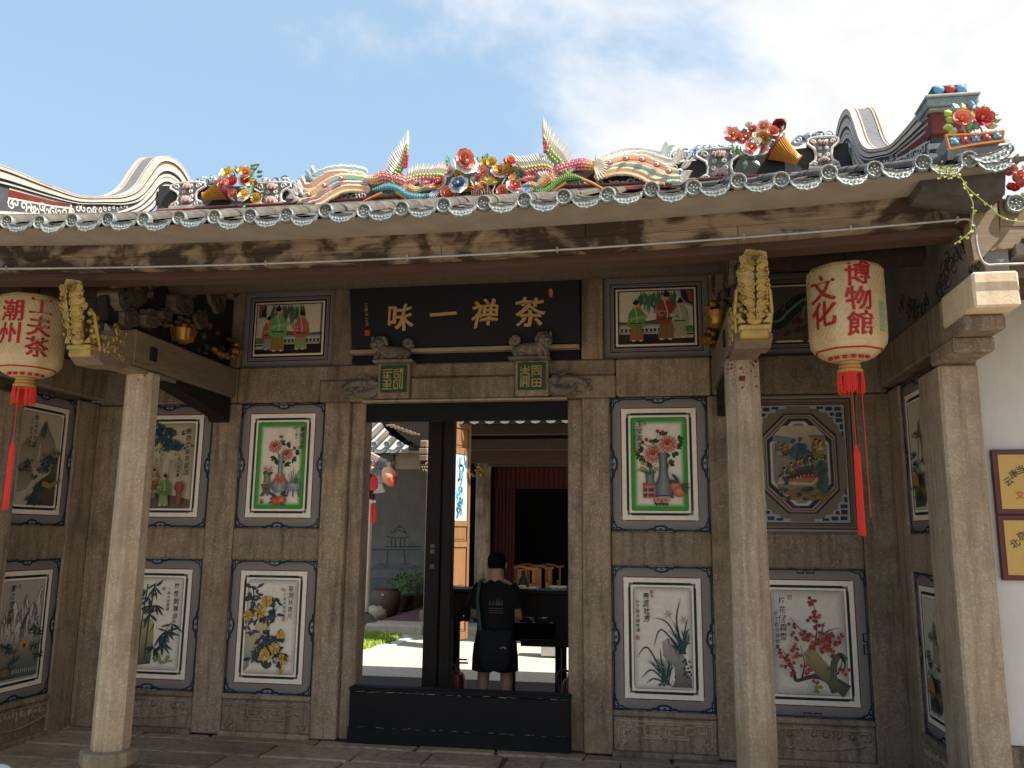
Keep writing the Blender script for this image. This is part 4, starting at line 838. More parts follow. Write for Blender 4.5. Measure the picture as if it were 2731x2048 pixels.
def pic_land(P, R, seed, snow=False):
    x0, y0, x1, y1 = R; P.rect(x0, y0, x1, y1, H('bcb09a' if not snow else 'aaa69c')); w, h = x1-x0, y1-y0; X = lambda a: x0+w*a; Y = lambda b: y0+h*b; r = random.Random(seed); P.r = r
    if not snow:
        rock(P, [(X(.22), Y(.42)), (X(.30), Y(.62)), (X(.42), Y(.78)), (X(.52), Y(.90)), (X(.6), Y(.93)), (X(.68), Y(.84)), (X(.85), Y(.72)), (X(.98), Y(.5)), (X(.98), Y(.42)), (X(.6), Y(.36))], '83765f', 'a09480', 14)
        rock(P, [(X(.02), Y(.4)), (X(.02), Y(.62)), (X(.16), Y(.72)), (X(.28), Y(.62)), (X(.3), Y(.46))], '8f8268', 'a89c86', 6)
        P.stroke([(X(.52), Y(.74)), (X(.55), Y(.82)), (X(.58), Y(.9))], [.05, .06, .02], H('48554a'))
        P.stroke([(X(.46), Y(.48)), (X(.48), Y(.6)), (X(.47), Y(.66))], [.02, .012], H('bdb5a6'))
        rock(P, [(X(.30), Y(.0)), (X(.98), Y(.0)), (X(.98), Y(.56)), (X(.86), Y(.44)), (X(.78), Y(.34)), (X(.62), Y(.29)), (X(.46), Y(.22)), (X(.38), Y(.1))], '6d6148', '4d4636', 20)
        rock(P, [(X(.02), Y(.12)), (X(.02), Y(.42)), (X(.2), Y(.46)), (X(.32), Y(.4)), (X(.36), Y(.28)), (X(.25), Y(.16))], '7a6e56', '968b78', 8)
        for (a, b, s) in ((.72, .53, .05), (.66, .45, .06), (.6, .38, .06), (.78, .5, .05), (.2, .45, .04), (.1, .38, .05), (.45, .18, .05), (.6, .22, .05), (.75, .25, .05), (.3, .06, .06), (.42, .04, .06), (.85, .58, .04), (.3, .3, .04)): pine(P, X(a), Y(b), s)
        P.poly([(X(.5), Y(.2)), (X(.7), Y(.18)), (X(.98), Y(.26)), (X(.98), Y(.3)), (X(.7), Y(.24)), (X(.5), Y(.26))], H('8a7a48'))
        calli(P, '黄山云松圖', '於丁酉年錫榮畫', X(.2), Y(.93), .045, X(.09), Y(.9), .03, [(X(.07), Y(.62), .013)])
    else:
        def peak(cx, top, wd, base, lt, dk):
            n = 9; L_ = [(cx-wd*(1-i/n)**.8, base+(top-base)*(i/n)+r.uniform(-.015, .015)) for i in range(n)]; Rr = [(cx+wd*((i+1)/n)**.8, top-(top-base)*((i+1)/n)+r.uniform(-.015, .015)) for i in range(n)]
            cl = lambda p: (X(min(.985, max(.015, p[0]))), Y(p[1])); Q = [cl(p) for p in L_+[(cx, top)]+Rr]
            P.put(Q, [tuple(range(len(Q)))[::-1]], [mixc(H(dk), H(lt), min(1, max(0, (p[1]-base)/(top-base)))**.7) for p in L_+[(cx, top)]+Rr])
            P.stroke(Q, [.003, .006, .004], H('3a3834'), 1)
            for k in range(6):
                u = r.uniform(-.5, .8)*wd; y_ = top-(abs(u)/wd)*(top-base)*.9
                P.stroke([cl((cx+u, y_-.01)), cl((cx+u+r.uniform(-.02, .04), y_-.08)), cl((cx+u+r.uniform(-.02, .06), y_-.17))], [.012, .022, .004], mixc(H(dk), INK, .25), 3, H(dk))
        for (cx, tp, wd, bs) in ((.92, .93, .26, .4), (.55, .86, .25, .4), (.30, .80, .24, .36), (.75, .78, .22, .4), (.12, .72, .22, .34), (.62, .66, .2, .38), (.42, .60, .22, .34), (.85, .58, .2, .36)): peak(cx, tp, wd, bs, 'd6d2c8', '85827a')
        for k in range(22): P.ell(X(.1+.8*r.random()), Y(.42+.3*r.random()), .010, .005, H('5a544a'), 6, .9)
        P.stroke([(X(.48), Y(.5)), (X(.55), Y(.6)), (X(.6), Y(.66))], [.006, .03, .012], H('4f4438'))
        P.put([(X(.02), Y(.02)), (X(.98), Y(.02)), (X(.98), Y(.32)), (X(.6), Y(.36)), (X(.3), Y(.3)), (X(.02), Y(.38))], [(0, 1, 2, 3, 4, 5)], [H('4a5048'), H('4f5a58'), H('7d7d72'), H('8f8b7e'), H('77735f'), H('8a8678')])
        P.poly([(X(.5), Y(.30)), (X(.72), Y(.32)), (X(.7), Y(.38)), (X(.61), Y(.42)), (X(.49), Y(.37))], H('b98a5c')); P.rect(X(.57), Y(.31), X(.63), Y(.355), H('4a3424'))
        for (a, b, s) in ((.8, .5, .05), (.9, .45, .06), (.25, .3, .05), (.12, .34, .05), (.35, .2, .05), (.8, .32, .05), (.2, .12, .05), (.9, .22, .05)): pine(P, X(a), Y(b), s)
        for k in range(12): P.stroke([(X(.3+.05*k), Y(.07)), (X(.3+.05*k), Y(.11))], .008, H('b0aca0'), 1)
        P.ell(X(.12), Y(.1), .05, .03, H('8a5a3a'), 8, 0, H('6a6450'))
        calli(P, '寒江雪霽圖', '', X(.12), Y(.93), .05, 0, 0, 1, [(X(.26), Y(.95), .014)])
def pic_tall(P, R, seed):
    x0, y0, x1, y1 = R; P.rect(x0, y0, x1, y1, H('c6bca8')); w, h = x1-x0, y1-y0; X = lambda a: x0+w*a; Y = lambda b: y0+h*b; P.r = random.Random(seed); up = seed % 2
    rock(P, [(X(.3), Y(.45)), (X(.34), Y(.7)), (X(.42), Y(.82)), (X(.5), Y(.78)), (X(.58), Y(.6)), (X(.6), Y(.42))], '6f6a52', '9a937e', 10)
    rock(P, [(X(.55), Y(.4)), (X(.64), Y(.52)), (X(.75), Y(.5)), (X(.95), Y(.38)), (X(.95), Y(.34))], '56544a', '7c7666', 6)
    if up: P.stroke([(X(.44), Y(.45)), (X(.46), Y(.6)), (X(.42), Y(.66))], [.05, .03], H('c6bfae'))
    rock(P, [(X(.04), Y(.02)), (X(.5), Y(.02)), (X(.66), Y(.1)), (X(.55), Y(.22)), (X(.4), Y(.3)), (X(.2), Y(.34)), (X(.04), Y(.3))], '8a7a48', '5a5a48', 14)
    for (a, b, s) in ((.14, .5, .05), (.2, .42, .05), (.5, .3, .05), (.3, .12, .06), (.4, .08, .06), (.15, .2, .05), (.62, .24, .05), (.44, .68, .05), (.7, .42, .04), (.35, .36, .05)): pine(P, X(a), Y(b), s)
    P.poly([(X(.2), Y(.22)), (X(.55), Y(.2)), (X(.5), Y(.3)), (X(.38), Y(.34)), (X(.24), Y(.3))], H('a0763c'))
    for k in range(5): P.rect(X(.3+.05*k), Y(.17), X(.32+.05*k), Y(.2), H('6a5a40'))
    calli(P, '高山流水圖', '於丁酉年錫榮', X(.9), Y(.92), .045, X(.79), Y(.88), .03, [(X(.9), Y(.6), .012)])
def pic_court(P, R, mirror):
    x0, y0, x1, y1 = R; w, h = x1-x0, y1-y0; P.rect(x0, y0, x1, y1, H('cfc4ae')); X = lambda a: x0+w*((1-a) if mirror else a); Y = lambda b: y0+h*b; q = -1 if mirror else 1
    def rc(a, b, c, d, col): xa, xb = sorted((X(a), X(c))); P.rect(xa, Y(b), xb, Y(d), col)
    rc(0, .0, 1, .2, H('17171b')); rc(.0, .18, 1, .34, H('b9b3a6')); rc(.0, .09, .22, .15, H('b9b3a6')); rc(.0, .2, .25, .32, H('4f7a3c'))
    for k in range(10): rc(.44+.055*k, .225, .475+.055*k, .285, H('2f3038'))
    rc(.3, .32, 1, .36, H('8f96a4')); rc(.25, .20, 1, .215, H('6a6c78'))
    P.poly([(X(.3), Y(.36)), (X(1), Y(.36)), (X(1), Y(.42)), (X(.8), Y(.40)), (X(.6), Y(.43)), (X(.45), Y(.46)), (X(.3), Y(.42))], H('55543f'))
    rc(.0, .34, .23, 1, H('c2bbac')); 
    if mirror: P.poly([(X(0), Y(.999)), (X(.2), Y(.999)), (X(.18), Y(.84)), (X(.12), Y(.72)), (X(.0), Y(.66))], H('8b97b0')); P.poly([(X(0), Y(.999)), (X(.17), Y(.999)), (X(.15), Y(.86)), (X(.1), Y(.76)), (X(.0), Y(.70))], H('2a2430')); P.poly([(X(.0), Y(.78)), (X(.05), Y(.76)), (X(.1), Y(.999)), (X(0), Y(.999))], H('8a4038'))
    else: rc(.02, .72, .15, .99, H('8d8a90')); rc(.03, .75, .14, .98, H('23232c')); P.poly([(X(.03), Y(.98)), (X(.12), Y(.98)), (X(.08), Y(.88)), (X(.05), Y(.75)), (X(.03), Y(.75))], H('8a4440'))
    for k in range(46):
        a = .24+.48*P.r.random(); P.leaf(X(a), Y(1.0-.1*P.r.random()), P.r.uniform(.06, .16)*(1.2-abs(a-.42)), .02, -1.57+P.r.uniform(-.35, .35), mixc(H('2f5a48'), H('4a7a5a'), P.r.random()))
    P.ell(X(.36), Y(.83), .034, .042, H('c49a3c'), 10, 0, H('8c5a2a'))
    if mirror: figure(P, X(.36), Y(.07), .40, '8a3a30', '7a6a34', -1); figure(P, X(.18), Y(.1), .32, '9aa08a', 'a89a80', -1); figure(P, X(.76), Y(.05), .34, '5c8a34', '9a5a3c', 1)
    else: figure(P, X(.20), Y(.08), .30, 'a35a4c', '8a9aa4', 1); figure(P, X(.34), Y(.05), .40, '6fa060', '8f7038', 1); figure(P, X(.70), Y(.07), .34, 'b0584a', '86a060', -1)
    P.ring(rr(x0-.002, y0-.002, x1+.002, y1+.002), rr(x0+.006, y0+.006, x1-.006, y1-.006), INK)
def pic_dragon(P, R):
    x0, y0, x1, y1 = R; w, h = x1-x0, y1-y0; P.rect(x0, y0, x1, y1, H('5e5a54')); X = lambda a: x0+w*a; Y = lambda b: y0+h*b
    for k in range(60): P.ell(X(P.r.random()), Y(.45*P.r.random()), .03, .02, H(P.r.choice(['4c3434', '5a3f3c', '6b5550'])), 7, 1, None, .3)
    P.stroke([(X(.05), Y(.8)), (X(.12), Y(.45)), (X(.3), Y(.35)), (X(.5), Y(.6)), (X(.7), Y(.75)), (X(.95), Y(.5))], [.05, .11, .13, .12, .1, .04], H('24352f'), 8)
    P.stroke([(X(.05), Y(.8)), (X(.12), Y(.45)), (X(.3), Y(.35)), (X(.5), Y(.6)), (X(.7), Y(.75)), (X(.95), Y(.5))], [.012, .02, .02, .015], H('7d8a78'), 8)
    for k in range(26): a = P.r.random(); P.stroke([(X(a), Y(.3+.4*P.r.random())), (X(a)+.03, Y(.5+.3*P.r.random()))], .004, H('8a8a80'))

# ================================================================== the panels themselves
PANELS = 'painted panels set into the porch walls'
def panel(label, origin, ux, w, h, draw, style='round', out=None):
    ux = Vector(ux); uz = Vector((0, 0, 1)); out = Vector(out)
    t = thing('painted_panel', label, 'painted panel', Vector(origin)+ux*w/2, PANELS)
    o_ = Vector(origin)
    mb = MB(); a = [o_, o_+ux*w, o_+ux*w+uz*h, o_+uz*h]; mb.poly([p-out*.03 for p in a], out, .03, H('77757a')); bd_ = obj('board', mb, 'paint', t)
    P = Paint(o_, ux, uz, out); R = frame(P, w, h, style); obj('painted_frame', P.mb, 'paint', bd_, fix=False)
    d = P.d; P = Paint(o_, ux, uz, out); P.d = d+.0003; draw(P, R); obj('picture', P.mb, 'paint', bd_, fix=False)
    return t
YP = .022; fr = (0, -1, 0)
wI, wO, hU, hL = XO-XI, XE-XP, ZU1-ZU0, ZL1-ZL0
panel('green bordered painting of tied vase, peonies and two peaches left of door', (-XO, YP, ZU0), (1, 0, 0), wI, hU, lambda P, R: pic_vase(P, R, False), out=fr)
panel('green bordered painting of tall dark vase with two red peonies right of door', (XI, YP, ZU0), (1, 0, 0), wI, hU, lambda P, R: pic_vase(P, R, True), out=fr)
panel('painting of yellow chrysanthemums growing over a rock, low beside the door', (-XO, YP, ZL0), (1, 0, 0), wI, hL, pic_chrys, out=fr)
panel('ink painting of orchid leaves and grey rock, low beside the door', (XI, YP, ZL0), (1, 0, 0), wI, hL, pic_orchid, out=fr)
panel('painting of robed figures and a kettle stove under a pine behind the column', (-XE, YP, ZU0), (1, 0, 0), wO, hU, pic_pine, out=fr)
panel('painting of dark bamboo and rock behind the left column', (-XE, YP, ZL0), (1, 0, 0), wO, hL, pic_bamboo, out=fr)
panel('painting of red plum blossom on a gnarled trunk behind the right column', (XP, YP, ZL0), (1, 0, 0), wO, hL, pic_plum, 'key', out=fr)
panel('wide painting of robed woman in green and attendants by a white balustrade', (-1.99, YP, 3.012), (1, 0, 0), .835, .672, lambda P, R: pic_court(P, R, False), 'land', out=fr)
panel('wide painting of bearded man in red robe and green robed visitor by balustrade', (1.155, YP, 3.012), (1, 0, 0), .835, .672, lambda P, R: pic_court(P, R, True), 'land', out=fr)
panel('dim dragon painting high in the right bay behind the lantern', (2.22, YP, 3.012), (1, 0, 0), .83, .66, pic_dragon, 'land', out=fr)
panel('dim dragon painting high in the left bay behind the carved brackets', (-3.05, YP, 3.012), (1, 0, 0), .83, .66, pic_dragon, 'land', out=fr)
panel('mountain landscape with pines on the left side wall, upper of two', (-3.312, -1.05, ZU0), (0, 1, 0), .76, hU, lambda P, R: pic_land(P, R, 4), out=(1, 0, 0))
panel('snowy mountain landscape with a small hut, lower on the left side wall', (-3.312, -1.05, ZL0), (0, 1, 0), .76, hL, lambda P, R: pic_land(P, R, 6, True), out=(1, 0, 0))
panel('narrow seen waterfall landscape on the right side wall, upper of two', (3.312, -.29, ZU0), (0, -1, 0), .76, hU, lambda P, R: pic_tall(P, R, 3), out=(-1, 0, 0))
panel('narrow seen river landscape on the right side wall, lower of two', (3.312, -.29, ZL0), (0, -1, 0), .76, hL, lambda P, R: pic_tall(P, R, 8), out=(-1, 0, 0))
# the octagonal court scene
def pic_oct(P, R):
    P.rect(0, 0, wO, hU, H('6e6455')); w, h = wO, hU
    e = .012
    for q, c in ((.014, H('8a8378')), (.010, INK), (.018, H('6b5f54')), (.006, REDL), (.010, H('5f574c')), (.008, INK), (.006, H('9a958c'))): P.ring(rr(e, e, w-e, h-e), rr(e+q, e+q, w-e-q, h-e-q), c); e += q
    def oc(d, k=.17): a = e+.06+d; return [(a, a+k), (a+k, a), (w-a-k, a), (w-a, a+k), (w-a, h-a-k), (w-a-k, h-a), (a+k, h-a), (a, h-a-k)]
    for (cx, cy_, sx_, sy_) in ((e, e, 1, 1), (w-e, e, -1, 1), (w-e, h-e, -1, -1), (e, h-e, 1, -1)):
        T = lambda a, b: (cx+sx_*a, cy_+sy_*b)
        P.poly([T(*q) for q in ((0, 0), (.25, 0), (.25, .02), (.18, .025), (.17, .05), (.12, .055), (.11, .085), (.08, .09), (.075, .14), (.045, .15), (.04, .2), (.02, .21), (0, .27))], H('8f959c'))
        for (a, b, ww, hh) in ((.015, .012, .05, .03), (.08, .01, .05, .03), (.145, .006, .05, .02), (.012, .055, .045, .035), (.068, .055, .03, .025), (.01, .10, .05, .03), (.008, .145, .025, .04), (.008, .2, .012, .04)): P.poly([T(a, b), T(a+ww, b), T(a+ww, b+hh), T(a, b+hh)], H('2b2d33'))
    d = 0
    for q, c in ((.010, INK), (.012, H('7c7264')), (.006, REDL), (.010, H('837a6c')), (.012, INK), (.010, H('2c3154')), (.016, H('b8b0a4'))):
        P.ring(oc(d), oc(d+q), c); d += q
    A = oc(d); P.poly(A, H('7d7566')); X = lambda a: A[0][0]+a*(A[3][0]-A[0][0]); Y = lambda b: A[1][1]+b*(A[5][1]-A[1][1])
    P.put([(X(.02), Y(.62)), (X(.98), Y(.62)), (X(.98), Y(.84)), (X(.8), Y(.97)), (X(.2), Y(.97)), (X(.02), Y(.84))], [tuple(range(6))], [H('7d7668')]*2+[H('a79c86')]*4)
    P.poly([(X(.02), Y(.78)), (X(.35), Y(.74)), (X(.42), Y(.82)), (X(.2), Y(.84)), (X(.02), Y(.86))], H('6d6e74')); rcs = lambda a, b, c, q, col: P.rect(X(a), Y(b), X(c), Y(q), H(col))
    for k in range(6): rcs(.05+.045*k, .62, .075+.045*k, .76, '8a5a2c'); rcs(.075+.045*k, .62, .09+.045*k, .75, '9b9184')
    rcs(.72, .68, .97, .84, '9a6a2c'); rcs(.68, .82, .98, .85, '5a6478'); rcs(.6, .60, .98, .66, '8f8a80'); rcs(.58, .54, .98, .60, '33322e')
    for k in range(40): P.ell(X(.5+.13*P.r.gauss(0, .6)), Y(.64+.09*P.r.gauss(0, .6)), .022, .016, H(P.r.choice(['2f4650', '3c565c', '263a40'])), 7, 1, None, .3)
    P.poly([(X(.1), Y(.2)), (X(.28), Y(.27)), (X(.7), Y(.26)), (X(.9), Y(.4)), (X(.75), Y(.46)), (X(.2), Y(.4))], H('7c3a30'))
    P.poly([(X(.15), Y(.16)), (X(.28), Y(.23)), (X(.7), Y(.22)), (X(.85), Y(.33)), (X(.85), Y(.36)), (X(.7), Y(.26)), (X(.28), Y(.27)), (X(.14), Y(.19))], H('a89878'))
    for k in range(20): P.stroke([(X(.25+.025*k), Y(.27)), (X(.27+.025*k), Y(.32))], .006, H('b06a58'), 1)
    for k in range(34): P.ell(X(.1+.85*P.r.random()), Y(.04+.14*P.r.random()), .03, .016, H(P.r.choice(['3c4434', '5a5a30', '2b3030', '6f6a3c', '7a5a30'])), 7, .4, None, .3)
    for k in range(26): P.ell(X(.88+.07*P.r.uniform(-1, 1)), Y(.33+.16*P.r.uniform(-1, 1)), .02, .03, H(P.r.choice(['2f4440', '3b5550'])), 7)
    for (a, b, hgt, c1, c2) in ((.33, .3, .13, '5a5a2c', '2b2a24'), (.45, .32, .14, '6a3030', '4d2626'), (.52, .34, .14, '4b3a34', '3a2c2c'), (.66, .35, .15, '2f3c30', '24302a'), (.2, .22, .14, '3f4a40', '2b302c'), (.12, .14, .13, '8f8470', '3a3a30'), (.8, .56, .15, '4f5a3c', '6d6630'), (.87, .54, .15, '8a7a34', '6a5a2c'), (.22, .58, .1, '7a4a2c', '4a3424'), (.12, .6, .1, '3a5a50', '8a8a80')): figure(P, X(a), Y(b), hgt, c1, c2)
t = thing('painted_panel', 'octagonal framed court scene with many small figures behind the right column', 'painted panel', (2.63, .02, ZU0), PANELS)
mb = MB().box(XP, XE, YP, YP+.03, ZU0, ZU1, 0, H('6e6455')); bd_ = obj('board', mb, 'paint', t)
P = Paint((XP, YP, ZU0), (1, 0, 0), (0, 0, 1), fr); pic_oct(P, None); obj('picture', P.mb, 'paint', bd_, fix=False)

# ================================================================== roof ridge and its porcelain ornaments
def Z1(x, y, d=.44): return at(x/3.16, 350+y/3.16, y=d)
def Z2(x, y, d=.44): return at(500+x/3.16, 300+y/3.16, y=d)
def Z3(x, y, d=.44): return at(1100+x/2.765, 280+y/2.765, y=d)
def Z4(x, y, d=.44): return at(1850+x/2.511, 200+y/2.511, y=d)
ridge = thing('main_ridge', 'black backed main roof ridge with blue cloud crest and white scroll posts', 'roof ridge', (0, .6, 4.6))
def rtop(x): return 4.80+.012*x*x
mb = MB(); n = 24; v = []
for i in range(n+1):
    x = -3.25+6.5*i/n; v += [(x, .5, 4.5), (x, .5, rtop(x)+.05), (x, .72, rtop(x)+.05), (x, .72, 4.5)]
mb.add(v, [(4*i+q, 4*i+4+q, 4*i+4+(q+1) % 4, 4*i+(q+1) % 4) for i in range(n) for q in range(4)]+[(0, 1, 2, 3), (4*n, 4*n+3, 4*n+2, 4*n+1)])
obj('back_wall', mb, 'ridge_dark', ridge)
for z, h, y, c in ((4.615, .028, .40, '8a4038'), (4.645, .022, .425, 'b3aba2'), (4.669, .020, .41, '7c3a36'), (4.69, .016, .44, 'a9a39b')):
    obj('molding', MB().box(-3.2, 3.2, y, .498, z, z+h, .004, H(c)), 'ridge_paint', ridge)
obj('cope', MB().box(-3.22, 3.22, .45, .78, 4.52, 4.612, .01, H('77736c')), 'ridge_paint', ridge)
def spiral3(mb, c, r, tr, col, turns=1.3, ph=0, dr=1, n=14, sx=1):
    P = [c+Vector((sx*r*(1-.82*i/n)*math.cos(ph+dr*turns*6.283*i/n), -.01*i/n, r*(1-.82*i/n)*math.sin(ph+dr*turns*6.283*i/n))) for i in range(n+1)]
    mb.tube(P, [tr*(1-.4*i/n) for i in range(n+1)], 5, [mixc(H(col), H('c9d2d8'), i/n) for i in range(n+1)])
def cloud(c, s, k=3, rs=None, cols=('3f7fb0', '8fb4cf', '2b3f58')):
    rs = rs or random.Random(int(abs(c.x*100)))
    mb = MB()
    for i in range(k):
        q = c+Vector(((i-(k-1)/2)*s*1.05, rs.uniform(-.01, .01), rs.uniform(-.15, .25)*s))
        mb.ell(q+Vector((0, .012, 0)), (s*.62, .022, s*.52), 10, 5, H(rs.choice(['c8d0d4', 'b7c6cf', 'd5d8d6'])))
        spiral3(mb, q-Vector((0, .014, 0)), s*.5, s*.10, rs.choice(cols), 1.25, rs.uniform(-.6, .8), rs.choice((1, -1)))
        spiral3(mb, q+Vector((s*.45, -.008, -s*.22)), s*.26, s*.07, rs.choice(cols), 1.0, 2, -1, 9)
    obj('cloud_crest', mb, 'ceramic', ridge, smooth=True)
for (zf, x, y, s) in ((Z1, 1690, 440, .062), (Z1, 1590, 480, .045), (Z1, 1760, 415, .05), (Z2, 60, 590, .05), (Z2, 165, 575, .062), (Z2, 690, 590, .062), (Z2, 780, 575, .062), (Z2, 850, 595, .05), (Z2, 990, 570, .055), (Z2, 1085, 580, .05), (Z3, 1900, 385, .055), (Z3, 1975, 365, .055), (Z3, 2060, 370, .055), (Z3, 2150, 335, .06), (Z4, 20, 530, .05), (Z4, 110, 500, .062), (Z4, 215, 500, .055), (Z4, 660, 455, .055), (Z4, 740, 430, .06), (Z4, 800, 420, .055), (Z4, 870, 410, .055), (Z3, 1860, 395, .045)):
    cloud(zf(x, y, .50), s*1.35, 2)
def scroll_post(c, w, h, mirror=1):
    "white scrolled post with pink lotus"
    mb = MB(); half = [(.30, -.5), (.62, -.5), (.56, -.40), (.34, -.26), (.30, -.05), (.36, .12), (.50, .22), (.62, .30), (.60, .42), (.42, .48), (.2, .5)]
    out = [(a*w, b*h) for a, b in half]+[(-a*w, b*h) for a, b in half[::-1]]
    P0 = [c+Vector((a, 0, b)) for a, b in out]
    mb.poly(P0, (0, 1, 0), .07, H('77787a'))
    mb.tube(P0+[P0[0]], .013, 5, H('dcd8d0'))
    for sx_ in (-1, 1):
        for (a, b, r, ph) in ((.38, .33, .10, 0), (.14, .12, .07, 2), (.16, -.1, .07, 4), (.36, -.4, .09, 1), (.13, .36, .06, 3), (.15, -.3, .06, 0)):
            P = [c+Vector((sx_*(a*w+r*w*(1-.8*i/10)*math.cos(ph+i*.75)), -.008, b*h+r*w*(1-.8*i/10)*math.sin(ph+i*.75))) for i in range(11)]; mb.tube(P, .008, 4, H('d8d4cc'))
    for b, s in ((.22, .72), (-.34, .8)):
        for k in range(5): a = 1.57+(k-2)*.5; mb.ell(c+Vector((.12*w*math.cos(a)*1.4*s, -.02, b*h+.10*w*math.sin(a)*1.6*s)), (.075*w*s, .02, .12*w*s), 7, 4, mixc(H('b79a98'), H('c9b8b2'), k % 2*.6))
        mb.ell(c+Vector((0, -.028, b*h+.06*w)), (.07*w, .02, .10*w), 7, 4, H('b08a8a'))
    obj('scroll_post', mb, 'ridge_paint', ridge, smooth=True)
def zbox(zf, x0, y0, x1, y1, d=.47): a, b = zf(x0, y0, d), zf(x1, y1, d); return (a+b)/2, abs(b.x-a.x), abs(b.z-a.z)
for a in ((Z2, 590, 600, 830, 790), (Z4, 45, 500, 300, 705), (Z1, 1470, 440, 1690, 625), (Z4, 780, 420, 960, 610)):
    c, w_, h_ = zbox(*a); scroll_post(c, w_, h_)
# white scroll relief on the wall under the phoenixes
mb = MB(); rs = random.Random(4)
for (zf, xa, xb, y0, y1) in ((Z2, 1250, 1480, 740, 700), (Z2, 1640, 1760, 730, 700), (Z3, 1210, 1380, 620, 590), (Z3, 1390, 1720, 600, 560), (Z3, 1120, 1200, 600, 580)):
    for k in range(7):
        t = k/6; c = zf(xa+(xb-xa)*t, y0+(y1-y0)*t, .49)
        spiral3(mb, c, .045, .009, 'c9c6c0', 1.2, rs.uniform(0, 6), rs.choice((1, -1)), 10)
obj('scroll_relief', mb, 'ridge_paint', ridge, smooth=True, kind='stuff')

# ---- flowers and leaves in porcelain
def petal(mb, M, r, w, c0, c1, cup=.25):
    v = [(0, 0, 0), (r*.5, w*.5, cup*r*.25), (r*.5, -w*.5, cup*r*.25), (r*.55, 0, cup*r*.08), (r*.88, w*.42, cup*r*.7), (r*.88, -w*.42, cup*r*.7), (r*.95, 0, cup*r*.5), (r*1.04, 0, cup*r*.85)]
    mb.add(v, [(0, 3, 1), (0, 2, 3), (1, 3, 6, 4), (3, 2, 5, 6), (4, 6, 7), (6, 5, 7)], [c0, mixc(c0, c1, .5), mixc(c0, c1, .5), mixc(c0, c1, .35), c1, c1, c1, c1], M)
FC = {'red': ('9a2228', 'd0585a', 'c8a048'), 'coral': ('c84a34', 'e69a84', 'd0a040'), 'yellow': ('d0941c', 'e6cc6a', 'c06a20'), 'orange': ('b3681c', 'd08a2c', '8a3a18'), 'dark': ('5c0f18', '8c2030', 'c07050'), 'pink': ('c46a78', 'dca4a8', 'c8a048'), 'blue': ('2a4f8a', '5a86b4', 'c9b060'), 'white': ('d3cfc4', 'e4e1d8', 'c8a048')}
def flower(parent, c, r, col, outer=None, n=7, layers=3, tilt=None, rs=rnd, name='flower'):
    c0, c1, cc = (H(q) for q in FC[col]); mb = MB()
    R0 = xf(c, (R_(90)+(tilt[0] if tilt else rs.uniform(-.35, .15)), rs.uniform(-.3, .3), (tilt[1] if tilt else rs.uniform(-.4, .4))))
    if outer:
        w0, w1, _ = (H(q) for q in FC[outer])
        for k in range(n): petal(mb, R0 @ xf((0, 0, -.06*r), (0, -.05, k*6.283/n+.3)), r, r*.80, w0, w1, .25)
    for l in range(layers):
        rr_ = r*((.72 if outer else .98)-.24*l); m = max(4, n-l)
        for k in range(m): petal(mb, R0 @ xf((0, 0, .04*r+.10*r*l), (0, -.25-.42*l, k*6.283/m+l*.4)), rr_, rr_*.9, c0, c1, .35)
    mb.ell((0, 0, .22*r+.08*r*layers), (.16*r, .16*r, .14*r), 6, 4, cc, R0)
    return obj(name, mb, 'ceramic', parent)
LC = ['2f6a4c', '4a8a4c', '7a9a3c', '2a5a5c', '9ab08a']
def leafp(parent, c, L, ang, col=None, rs=rnd, wd=.45, name='leaf'):
    mb = MB(); a = H(col or rs.choice(LC)); b = mixc(a, (.75, .78, .6), .25)
    R0 = xf(c, (R_(90)+rs.uniform(-.4, .1), -ang+0, 0)) if False else xf(c) @ Matrix.Rotation(-ang, 4, 'Y') @ Matrix.Rotation(rs.uniform(-.5, .5), 4, 'X')
    v = [(0, 0, 0), (L*.35, -.01, L*wd*.5), (L*.75, -.012, L*wd*.4), (L, -.02, 0), (L*.75, -.012, -L*wd*.4), (L*.35, -.01, -L*wd*.5), (L*.5, -.03-L*.05, 0)]
    mb.add(v, [(0, 1, 6), (1, 2, 6), (2, 3, 6), (3, 4, 6), (4, 5, 6), (5, 0, 6)]+[(0, 6, 1)][:0], [b, a, a, a, a, a, b], R0)
    mb.add([(p[0], p[1]+.006, p[2]) for p in v[:6]], [(0, 1, 2, 3, 4, 5)], a, R0)
    return obj(name, mb, 'ceramic', parent)
